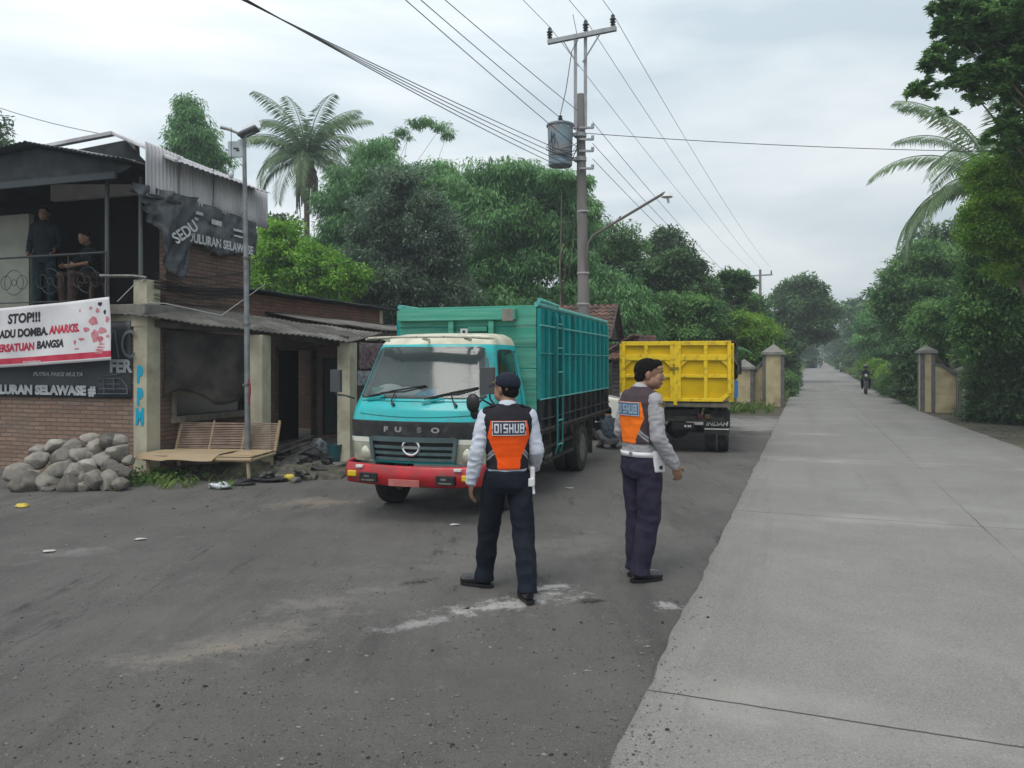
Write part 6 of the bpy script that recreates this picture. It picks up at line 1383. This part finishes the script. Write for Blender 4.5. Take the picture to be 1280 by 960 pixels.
        g.ring([h(-.06,.085,.048),h(0,.105,.048),h(.06,.085,.048)],.004,5); g.build('cap_badge',mat('gold_thread',(.5,.38,.06),.5),c)
        g=MB(); h.ell(g,(0,-.012,.131),(.01,.01,.006),10,6); g.build('cap_button',mats['cap'],c)
    return t,h
def people():
    navy=mat('cloth_navy',(.007,.009,.016),.85,(.012,.015,.024),8,.35,220); navy2=mat('cloth_navy_purple',(.020,.017,.036),.8,(.030,.026,.048),8,.35,220)
    shirt1=mat('cloth_shirt_pale',(.46,.49,.58),.75,(.52,.55,.62),6,.2,220); shirt2=mat('cloth_shirt_grey',(.30,.29,.31),.75,(.35,.34,.355),6,.2,220)
    org=mat('vest_orange',(.95,.115,.008),.65,(.85,.09,.006),5,.2,120); org2=mat('vest_orange_light',(.95,.20,.015),.65,(.85,.16,.01),5,.2,120)
    vk=mat('vest_black',(.014,.013,.018),.8,(.024,.022,.03),7,.3,200); vb=mat('vest_brown',(.055,.038,.045),.8,(.07,.05,.058),7,.3,200); sil=mat('reflective_grey',(.28,.29,.31),.4)
    pt=mat('patch_navy',(.03,.032,.05),.5); pt2=mat('patch_blue',(.10,.15,.22),.4); lt=mat('letter_white',(.60,.63,.70),.4); lt2=mat('letter_blue',(.30,.42,.55),.35); wh=mat('white_gear',(.72,.72,.73),.4,(.62,.62,.63),6)
    # officer 1, walking away
    J=dict(head=(.0,.03,1.515),neck=(0,-.012,1.375),shL=(-.165,-.005,1.325),elL=(-.232,-.05,1.055),wrL=(-.268,-.005,.82),shR=(.165,-.01,1.325),elR=(.215,-.03,1.06),wrR=(.225,.16,.90),
      hipL=(-.088,0,.84),knL=(-.125,.12,.46),anL=(-.16,.17,.085),toL=(-.31,.26,.035),hipR=(.088,0,.84),knR=(.115,-.06,.45),anR=(.12,-.25,.09),toR=(.10,-.09,.03))
    T=[(0,0,.84,.14,.095),(0,0,.93,.146,.103),(0,.005,1.02,.145,.105),(0,0,1.12,.158,.112),(0,-.005,1.22,.175,.12),(0,-.01,1.30,.178,.112),(0,-.01,1.35,.155,.09),(0,-.01,1.385,.095,.07),(0,-.008,1.41,.06,.055)]
    Mt=dict(shirt=shirt1,trousers=navy,cap=mat('cap_navy',(.012,.016,.03),.8,bump=.3,bscale=200),pelvis=[(0,0,.745,.15,.105),(0,0,.80,.170,.128),(0,0,.86,.170,.128),(0,0,.915,.160,.122)])
    V1=dict(dark=vk,orange=org,silver=sil,patch=pt,letter=lt,z0=.90,k=1.0,dz=-.0)
    loc=at(634,745,5.72); t,h=figure('person','officer in navy cap and orange vest walking away toward the turquoise truck',(loc.x,loc.y),7,J,T,Mt,.0065,V1,(38,2),cap=True,legr=(.096,.078,.052),armr=(.058,.05,.042),hands={'L':((-.05,.1,-1),(1,.2,0),.35),'R':((.0,1,-.2),(-1,0,-.3),.6)},folds=.0045)
    g=MB(); g.bx(.165,.20,-.07,.02,.80,.94); g.build('radio',wh,t,bevel=.01); g=MB(); g.ring([(.185,-.05,.82),(.19,-.07,.74)],.012,6); g.bx(.145,.19,-.09,-.06,.80,.86); g.build('handcuff_case',mat('white_gear',(.7,.7,.7),.4),t,bevel=.006)
    for s in (-1,1): MB().bar((s*.085,-.02,1.398),(s*.165,-.02,1.378),.045,.012).build('epaulette',vk,t,bevel=.004)
    # officer 2, standing in three-quarter back view looking right
    J=dict(head=(.012,.06,1.618),neck=(0,-.01,1.485),shL=(-.175,-.015,1.43),elL=(-.235,-.02,1.15),wrL=(-.225,.15,.98),shR=(.175,-.015,1.43),elR=(.235,-.035,1.14),wrR=(.25,.135,.90),
      hipL=(-.092,0,.91),knL=(-.085,.02,.49),anL=(-.08,.0,.085),toL=(-.13,.17,.03),hipR=(.092,0,.91),knR=(.092,.0,.49),anR=(.085,-.09,.085),toR=(.12,.09,.03))
    T=[(0,.01,.90,.165,.13),(0,.015,.99,.168,.14),(0,.02,1.08,.17,.145),(0,.012,1.18,.175,.138),(0,-.0,1.30,.188,.13),(0,-.008,1.40,.19,.122),(0,-.01,1.455,.165,.10),(0,-.01,1.49,.10,.075),(0,-.005,1.52,.064,.06)]
    Mt=dict(shirt=shirt2,trousers=navy2,pelvis=[(0,0,.80,.155,.12),(0,0,.87,.175,.14),(0,.005,.93,.172,.14),(0,.01,.985,.170,.14)],collar=mat('collar_grey',(.36,.35,.36),.8))
    V2=dict(dark=vb,orange=org2,silver=sil,patch=pt2,letter=lt2,z0=1.02,k=1.0,dz=.115)
    loc=at(802,722,6.12); t,h=figure('person','bareheaded officer in brown and orange vest standing with his face turned right',(loc.x,loc.y),-60,J,T,Mt,.0065,V2,(-38,-4),headk=1.12,legr=(.105,.085,.055),armr=(.062,.053,.044),full=1,hands={'R':((.0,.35,-1),(-.9,.3,0),.75),'L':((.3,1,-.1),(1,0,-.2),.6)},belt=(.995,.176,.148,0,.012,wh),folds=.0045)
    g=MB(); g.bx(.165,.205,-.035,.075,.86,1.03); g.bx(.17,.21,-.03,.065,.965,1.028); p=g.build('pouch',wh,t,bevel=.014); g=MB(); g.cyl((.20,.02,.90),(.213,.02,.90),.016); g.build('snap',mat('snap_dark',(.03,.03,.03),.4),p)
    g=MB(); g.bx(.02,.06,-.145,-.135,.975,1.015); g.build('belt_keeper',M_chrome,t,bevel=.003)
    g=MB(); M=Matrix.Translation((.238,.0,1.375))@Matrix.Rotation(R(12),4,'Y'); g.bx(-.003,.004,-.03,.03,-.035,.035,M=M); g.build('sleeve_badge',mat('badge_gold',(.35,.28,.06),.6,(.05,.06,.12),40),t,bevel=.004)
    # squatting mechanic behind the truck
    p=at(762,560,15.2); dk=mat('shirt_dark_blue',(.02,.035,.05),.85,(.09,.11,.13),40)
    J=dict(head=(.0,.12,.72),neck=(0,.06,.60),shL=(-.15,.04,.55),elL=(-.2,.2,.38),wrL=(-.12,.38,.35),shR=(.15,.04,.55),elR=(.2,.2,.38),wrR=(.12,.38,.35),hipL=(-.09,-.05,.2),knL=(-.17,.32,.40),anL=(-.13,.12,.085),toL=(-.15,.28,.03),hipR=(.09,-.05,.2),knR=(.17,.32,.40),anR=(.13,.12,.085),toR=(.15,.28,.03))
    T=[(0,-.05,.16,.16,.12),(0,-.06,.28,.155,.12),(0,-.03,.40,.165,.12),(0,.02,.50,.175,.11),(0,.04,.57,.15,.09),(0,.05,.61,.08,.07)]
    figure('person','man in dark patterned shirt squatting behind the tail of the turquoise truck',(p.x,p.y),12,J,T,dict(shirt=dk,trousers=mat('trouser_grey',(.14,.13,.135),.9),pelvis=[(0,-.05,.10,.15,.12),(0,-.06,.18,.165,.13),(0,-.05,.24,.155,.12)]),.012,None,(0,-25),folds=.005)
    # people on the terrace
    f=BF; q=f.hit(56,370,1,.55); w=f.m@Vector((q.x,.55,0))
    J=dict(head=(0,.03,1.60),neck=(0,0,1.46),shL=(-.17,0,1.40),elL=(-.22,-.02,1.13),wrL=(-.2,.16,.98),shR=(.17,0,1.40),elR=(.22,-.02,1.13),wrR=(.2,.14,.92),hipL=(-.09,0,.89),knL=(-.1,.02,.48),anL=(-.1,0,.085),toL=(-.12,.16,.03),hipR=(.09,0,.89),knR=(.1,.02,.48),anR=(.1,0,.085),toR=(.12,.16,.03))
    T=[(0,0,.88,.155,.11),(0,0,1.0,.15,.11),(0,0,1.12,.155,.11),(0,0,1.25,.17,.115),(0,0,1.37,.175,.11),(0,0,1.43,.14,.09),(0,0,1.47,.08,.07)]
    jk=mat('jacket_slate_dimmed',(.012,.016,.022),.85,(.02,.026,.032),9); tk=mat('trouser_teal',(.012,.028,.035),.9)  # jacket colour darkened to imitate the terrace shade
    t,h=figure('person','person in a slate jacket standing behind the balcony railing',(w.x,w.y),195,J,T,dict(shirt=jk,trousers=tk,pelvis=[(0,0,.78,.15,.11),(0,0,.86,.165,.125),(0,0,.93,.155,.115)]),.012,None,(0,0),z0=2.58,folds=.004)
    MB().bx(-.10,.10,.12,.13,.96,1.0).build('name_strip',mat('pale_print',(.5,.5,.48),.7),t) if False else None
    q=f.hit(114,368,1,.65); w=f.m@Vector((q.x,.65,0))
    J=dict(head=(0,.10,1.16),neck=(0,.03,1.03),shL=(-.16,.02,.97),elL=(-.22,.15,.74),wrL=(-.14,.36,.68),shR=(.16,.02,.97),elR=(.22,.15,.74),wrR=(.14,.36,.68),hipL=(-.09,.0,.50),knL=(-.16,.40,.52),anL=(-.15,.38,.085),toL=(-.17,.54,.03),hipR=(.09,.0,.50),knR=(.16,.40,.52),anR=(.15,.36,.085),toR=(.17,.52,.03))
    T=[(0,0,.47,.155,.12),(0,-.01,.6,.15,.115),(0,0,.75,.155,.115),(0,.01,.88,.17,.115),(0,.02,.96,.16,.10),(0,.02,1.0,.12,.08),(0,.03,1.04,.07,.065)]
    t,h=figure('person','person in a black shirt sitting on the stool on the balcony',(w.x,w.y),150,J,T,dict(shirt=mat('shirt_black',(.012,.013,.015),.85),trousers=mat('trouser_brown',(.05,.03,.024),.9),pelvis=[(0,0,.44,.16,.13),(0,0,.5,.165,.13),(0,0,.56,.155,.12)]),.012,None,(0,-8),z0=2.58,slv=False,folds=.004)
    stool(f,(q.x,.65,2.58),0,'brown plastic stool under the seated person on the balcony')
    # riders
    def rider(loc,rz,label,col,group=None,mesh=[None]):
        if mesh[0] is None:
            J=dict(head=(0,.05,1.42),neck=(0,-.06,1.27),shL=(-.17,-.08,1.20),elL=(-.25,.08,1.05),wrL=(-.27,.28,1.07),shR=(.17,-.08,1.20),elR=(.25,.08,1.05),wrR=(.27,.28,1.07),hipL=(-.1,-.22,.84),knL=(-.19,.18,.74),anL=(-.17,.12,.36),toL=(-.18,.27,.32),hipR=(.1,-.22,.84),knR=(.19,.18,.74),anR=(.17,.12,.36),toR=(.18,.27,.32))
            T=[(0,-.22,.82,.16,.13),(0,-.2,.95,.155,.12),(0,-.15,1.08,.165,.12),(0,-.1,1.18,.17,.115),(0,-.08,1.24,.13,.09),(0,-.07,1.28,.07,.07)]
            t,h=figure('person',label,loc,rz,J,T,dict(shirt=col,trousers=navy,pelvis=[(0,-.22,.78,.16,.14),(0,-.22,.86,.16,.13),(0,-.21,.92,.15,.12)]),.018,None,(0,0),hair=False,folds=.003,group=group)
            g=MB(); h.ell(g,(0,-.01,.03),(.125,.14,.13)); g.build('helmet',mat('helmet_black',(.02,.02,.022),.25,coat=.6),t,smooth='all'); mesh[0]=t
        else:
            t=copy_tree(mesh[0]); t.location=(loc[0],loc[1],gz(*loc)); t.rotation_euler=(0,0,R(rz)); t['label']=label
        return t
    p=at(1082,490,40.5); motorcycle('black motorcycle riding toward the viewer along the right edge of the road',(p.x,p.y),158,('b',(.015,.016,.02))); rider((p.x,p.y),158,'rider in dark clothes on the nearest approaching motorcycle',mat('shirt_rider',(.03,.03,.035),.85),'riders on the road')
    p=at(1026,455,112); motorcycle('distant motorcycle in the middle of the hazy road',(p.x,p.y),158,('r',(.25,.06,.05))); rider((p.x,p.y),158,'rider on the distant motorcycle in the middle of the road',None,'riders on the road')
    p=at(1045,460,88); p2=(p.x+.6,p.y); motorcycle('motorcycle parked at the right verge beyond the nearest rider',p2,150,('w',(.5,.5,.5))); rider(p2,150,'rider sitting on the motorcycle at the right verge, beyond the nearest rider',None,'riders on the road')
# ---------------------------------------------------------------- vegetation
def B(u,v,Y,ru,rv,ry=None):
    # crown lobe: centre seen at (u,v) at distance Y, half sizes in photo pixels there
    c=at(u,v,Y); return ((c.x,c.y,c.z),(ru*Y/F,(ry or ru)*Y/F,rv*Y/F))
def vegetation():
    bg='trees behind the house and trucks'
    def base(u,Y): p=at(u,452,Y); return (p.x,p.y)
    # left of the pole
    tree('bamboo_clump','feathery bamboo top rising above the zinc sheets of the house','bamboo',base(246,34),[B(236,150,34,17,32),B(245,182,34,30,30),B(262,205,34,22,24),B(230,235,34,26,40)],G_bamb,260,.45,90,.24,.05,'droop',.07,bg,10)
    tree('leafy_tree','dark tree tip at the far left edge above the terrace roof','tree',base(-20,30),[B(-14,160,30,26,16),B(-8,182,30,20,9),B(-30,230,30,30,40)],G_dark,90,.4,80,.2,.08,'round',.12,bg)
    palm('coconut palm with shaggy trunk standing behind the bright green bushes',base(383,37),at(0,196,37).z,4.0,28,.85,3)
    tree('leafy_tree','bright yellow-green tree crown over the low brick parapet','tree',base(370,25),[B(350,300,25,34,24),B(375,335,25,58,34),B(420,352,25,42,28),B(335,345,25,30,34),B(345,390,25,40,40),B(420,400,25,40,30)],G_light,420,.30,110,.13,.055,'round',.12,bg)
    tree('mango_tree','dark grey-green mango tree right of the bright tree crown','mango tree',base(510,27),[B(505,262,27,52,42),B(478,300,27,45,42),B(540,300,27,45,50),B(560,345,27,35,50),B(490,350,27,62,52),B(540,380,27,50,40),B(470,400,27,40,40)],G_mango,620,.38,110,.17,.06,'round',.2,bg,12)
    tree('bamboo_clump','bamboo foliage arching between the palm and the mango tree','bamboo',base(470,33),[B(455,240,33,50,30),B(500,228,33,50,26),B(430,280,33,42,45),B(545,230,33,45,25),B(470,190,33,22,16),B(440,320,33,45,50)],G_bamb,520,.5,85,.26,.055,'droop',.08,bg,14)
    tree('bamboo_clump','slender bamboo plume bending over against the sky left of the power pole','bamboo',base(470,35),[B(452,206,35,18,16),B(470,192,35,20,10),B(488,178,35,12,7),B(504,165,35,10,6),B(520,153,35,10,5),B(538,150,35,11,5),B(552,158,35,9,6),B(561,172,35,6,10)],G_bamb,120,.24,40,.24,.04,'droop',.04,bg,8)
    tree('bamboo_clump','broad hanging bamboo grove behind the turquoise truck bed','bamboo',base(640,31),[B(600,235,31,42,30),B(650,232,31,45,28),B(695,240,31,38,26),B(620,290,31,58,50),B(680,290,31,55,50),B(610,350,31,55,50),B(680,350,31,58,50),B(725,310,31,25,60),B(640,400,31,90,45),B(590,400,31,40,40)],G_bamb,1150,.5,90,.26,.055,'droop',.09,bg,16)
    tree('bamboo_clump','thin bamboo sprays beside the shaft of the power pole','bamboo',base(700,29),[B(700,222,29,22,7),B(725,228,29,14,8),B(735,260,29,14,18)],G_bamb,60,.3,60,.22,.045,'droop',.04,bg,4)
    # right of the pole
    tree('leafy_tree','light feathery tree just right of the power pole','tree',base(765,34),[B(765,305,34,30,26),B(750,350,34,28,40),B(785,325,34,22,30)],G_mid,170,.5,70,.2,.06,'feather',.12,bg)
    tree('bamboo_clump','green bamboo bush between the tiled hut and the dark round tree','bamboo',base(768,29),[B(755,370,29,26,34),B(785,385,29,32,34),B(770,420,29,36,26),B(800,410,29,24,26)],G_bamb,300,.4,80,.22,.05,'droop',.07,bg,8)
    tree('leafy_tree','tall airy tree whose bare top stands highest right of the lamp arm','tree',base(832,40),[B(832,302,40,22,16),B(848,312,40,14,12),B(820,312,40,12,14),B(830,345,40,34,24)],G_dark,150,.42,70,.2,.085,'round',.14,bg,10,shell=.3)
    tree('leafy_tree','dense dark round tree above the yellow tipper body','tree',base(830,33),[B(820,352,33,38,26),B(850,340,33,30,26),B(855,372,33,38,24),B(825,395,33,50,30),B(870,410,33,34,26)],G_dark,480,.42,100,.2,.085,'round',.2,bg,9)
    tree('leafy_tree','mid green layered tree behind the gap between tipper and gate','tree',base(858,30.5),[B(845,385,30.5,34,20),B(872,392,30.5,30,18),B(850,415,30.5,42,22)],G_mid,260,.36,90,.17,.07,'round',.12,bg,6)
    tree('papaya_tree','slender tree with a flat umbrella crown standing above the gate bushes','papaya tree',base(917,36),[B(915,347,36,24,7),B(905,358,36,20,8),B(932,356,36,18,8),B(918,372,36,22,9)],G_mid,110,.42,60,.28,.08,'tuft',.1,bg,8)
    tree('leafy_tree','blurry green tree behind the flat-crowned papaya','tree',base(905,44),[B(895,395,44,30,26),B(930,390,44,30,26),B(880,372,44,16,18)],G_mid,200,.5,80,.24,.1,'round',.12,bg)
    tree('shrub','bright bush with yellowing top behind the left gate pillars','shrub',base(930,33),[B(935,412,33,34,20),B(905,425,33,28,22),B(950,430,33,26,22),B(925,445,33,34,22)],G_yel,330,.34,90,.15,.06,'round',.06,bg,5)
    # banana plants
    for i,(u,v,Y,l) in enumerate(((872,430,27,'banana plant with torn pale leaves behind the tipper body'),(895,428,26.5,'banana plant nearest the left gate pillars'))):
        p=at(u,v,Y); t=empty('banana_plant',l,'banana plant',(p.x,p.y,0),0,'banana plants'); MB().cyl((0,0,0),(0,0,p.z-.3),.12,.07).build('stem',G_mid,t)
        for k in range(7):
            a=k*2.4+i; d=Vector((math.cos(a),math.sin(a),0)); s=Vector((-d.y,d.x,0))
            def lf(x,y): 
                r=.1+1.5*y; w=.22*math.sin(math.pi*min(1,y*.93+.05))**.6
                return d*r*.75+s*(x-.5)*2*w+Vector((0,0,p.z-.4+1.0*y-.95*y*y-abs(x-.5)*.15+.02*math.sin(y*60)))
            me=grid(lf,4,20).build('leaf',G_bamb,t,smooth='all')
    tree('leafy_tree','large dark tree leaning over the road left of the vanishing point','tree',base(985,58),[B(1005,365,58,26,18),B(990,385,58,32,22),B(1022,392,58,24,20),B(1005,412,58,34,16),B(970,410,58,22,20),B(965,440,58,24,20)],G_dark,560,.6,90,.3,.12,'round',.24,bg,10)
    tree('leafy_tree','dark leafy undergrowth tree at the left verge below the leaning tree','tree',base(975,46),[B(968,432,46,20,22),B(985,440,46,14,20),B(958,455,46,22,20),B(978,470,46,16,18)],G_dark,260,.45,90,.2,.08,'round',.08,bg,5)
    tree('shrub','low green hedge along the left verge beyond the gate','shrub',base(986,38),[B(984,482,38,5,16,16),B(988,470,48,5,12,20),B(975,480,40,14,16)],G_mid,160,.35,80,.14,.05,'round',.04,bg,4)
    # hazy trees at the end of the road
    hz='hazy trees along the far end of the road'
    for i,(u,v,Y,ru,rv,side,l) in enumerate([(1062,405,120,26,26,1,'first hazy tree right of the road\'s vanishing point'),(1048,428,160,20,18,1,'faint small hazy tree closest to the vanishing point on its right'),(1085,400,85,28,30,1,'taller hazy tree right of the faint small ones'),(1100,425,66,26,26,1,'tree over the pale roadside house'),(1000,430,110,14,20,-1,'hazy tree left of the vanishing point behind the leaning tree'),(990,440,150,22,16,-1,'most distant hazy tree on the left side of the road'),(1020,430,320,26,16,0,'pale blur of trees closing the far end of the road'),(1070,415,200,26,20,1,'pale hazy crown behind the first hazy tree')]):
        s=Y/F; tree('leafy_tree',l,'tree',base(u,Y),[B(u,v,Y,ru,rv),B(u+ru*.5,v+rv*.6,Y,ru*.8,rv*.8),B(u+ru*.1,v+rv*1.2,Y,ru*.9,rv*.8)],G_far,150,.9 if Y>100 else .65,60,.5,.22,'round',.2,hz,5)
    for i,(u,Y,n) in enumerate(((1056,125,'hazy palm leaning over the far road from the right'),(1092,95,'pale palm over the right side of the distant road'))): 
        x,y=base(u,Y); palm(n,(x,y),at(0,400 if i else 395,Y).z-gz(x,y),3.6,13,.7,5+i,False)
    # right side
    rg='shrubs and trees right of the road'
    R_=[('leafy_tree','light drooping tree overhanging the road above the motorcycle','tree',1110,50,[B(1095,415,50,24,22),B(1120,405,50,28,24),B(1112,435,50,30,18),B(1085,400,50,14,12)],G_bamb,330,.5,80,.24,.06,'droop'),
     ('shrub','low bush at the right verge just behind the nearest motorcycle','shrub',1105,47,[B(1098,462,47,16,12),B(1112,468,45,16,14),B(1090,455,52,14,12)],G_yel,150,.35,80,.15,.06,'round'),
     ('shrub','dark hedge bush right of the road beyond the motorcycle','shrub',1060,90,[B(1058,452,90,11,9),B(1066,455,84,10,9)],G_dark,90,.5,70,.25,.1,'round'),
     ('shrub','green verge bush left of the right gate','shrub',1132,36,[B(1128,478,36,20,16),B(1140,488,33,16,14),B(1118,482,38,16,10)],G_mid,220,.32,90,.13,.05,'round'),
     ('shrub','leafy shrub directly behind the right gate pillar','shrub',1165,31,[B(1150,455,31,26,30),B(1170,440,31,26,30),B(1190,450,31,30,30),B(1160,490,30.5,26,24)],G_dark,420,.36,90,.17,.07,'round'),
     ('leafy_tree','broad layered tree in the middle of the right hand greenery','tree',1165,35,[B(1130,345,35,26,20),B(1160,325,35,40,22),B(1150,370,35,52,26),B(1190,350,35,45,30),B(1140,400,35,45,26),B(1180,400,35,50,30),B(1120,375,35,30,18)],G_mid,760,.42,90,.22,.06,'feather'),
     ('leafy_tree','olive bushy tree hanging over the right gate','tree',1200,27,[B(1185,400,27,40,26),B(1215,395,27,46,30),B(1190,430,29,26,16),B(1240,430,27,40,26)],G_mid,480,.36,100,.17,.06,'droop'),
     ('shrub','dark shrub rising from the verge right of the right gate','shrub',1235,23,[B(1245,478,23,28,36),B(1265,470,22,40,46),B(1236,510,22.5,18,16),B(1250,510,22,36,22),B(1285,480,21,36,50)],G_dark,560,.32,100,.14,.055,'round'),
     ('leafy_tree','dense green tree at the right edge above the dark shrub','tree',1300,22,[B(1240,330,21,34,36),B(1275,350,21,40,46),B(1245,385,21,44,40),B(1290,410,21,46,50),B(1230,420,21,34,26),B(1310,340,21,40,60)],G_mid,760,.34,100,.15,.055,'round'),
     ('vine_tree','tree draped in yellow-green creeper at the right edge','tree',1340,18,[B(1250,225,18,36,30),B(1280,215,18,36,32),B(1245,262,18,38,26),B(1285,275,18,44,34),B(1232,295,18,28,20),B(1300,320,18,50,40)],G_yel,800,.24,110,.085,.04,'round')]
    for nm,l,cat,u,Y,bl,m,k,cr,per,L,W,md in R_: tree(nm,l,cat,base(u,Y),bl,m,k,cr,per,L,W,md,.12 if 'tree' in nm else .05,rg,8)
    # big tree top right whose boughs reach into the picture
    bx,by=base(1390,14.5)
    tree('breadfruit_tree','large broad leaved tree reaching in from the upper right corner','tree',(bx,by),[B(1385,60,14.5,60,80),B(1250,35,14.5,66,42),B(1195,25,14.5,38,34),B(1290,80,14.5,60,50),B(1235,95,14.5,36,34),B(1175,75,14.5,24,18),B(1155,112,14.5,18,10),B(1200,100,14.5,22,14),B(1340,20,14.5,80,80),B(1275,160,14.5,36,26)],G_mid,1900,.2,44,.12,.048,'tuft',.12,rg,16,shell=.3)
    tree('leafy_tree','dark twiggy branch tree before the palm at the right edge','tree',base(1370,17),[B(1360,160,17,30,40),B(1268,185,17,30,16),B(1240,172,17,18,8),B(1180,142,17,12,6),B(1275,130,17,30,26),B(1305,170,17,30,40)],G_mid,260,.2,60,.10,.04,'tuft',.03,rg,5)
    x,y=base(1245,23); palm('coconut palm whose fronds reach left out of the right hand trees',(x,y),at(0,228,23).z,4.1,18,.62,8,False,azs=[3.3,2.9,3.05,2.5,3.7,3.45,2.1,1.6,2.75,4.2,.6,3.15,1.1,0,2.4,5,5.6,.3])
    # foliage wall deep behind the right row
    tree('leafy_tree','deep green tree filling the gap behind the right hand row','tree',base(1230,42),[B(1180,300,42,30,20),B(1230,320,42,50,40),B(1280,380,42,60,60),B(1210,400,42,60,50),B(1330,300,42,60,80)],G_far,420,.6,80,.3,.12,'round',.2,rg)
    # fillers behind the trucks
    tree('leafy_tree','wide dark tree mass low behind the tiled huts','tree',base(720,42),[B(700,400,42,60,40),B(770,400,42,60,45),B(840,420,42,60,35),B(640,400,42,60,45),B(900,440,42,50,30)],G_dark,420,.6,80,.3,.12,'round',.2,bg)
    tree('leafy_tree','dark tree mass low behind the brick house','tree',base(400,40),[B(330,380,40,60,50),B(420,380,40,70,50),B(520,400,40,60,50),B(340,300,40,30,30)],G_dark,360,.6,80,.3,.12,'round',.2,bg)
ORDER=(world,ground,house,bench,stones,debris,lamp_and_poles,gates,huts,green_truck,yellow_truck,white_car,people,far_truck,vegetation)
for fn in ORDER: fn()
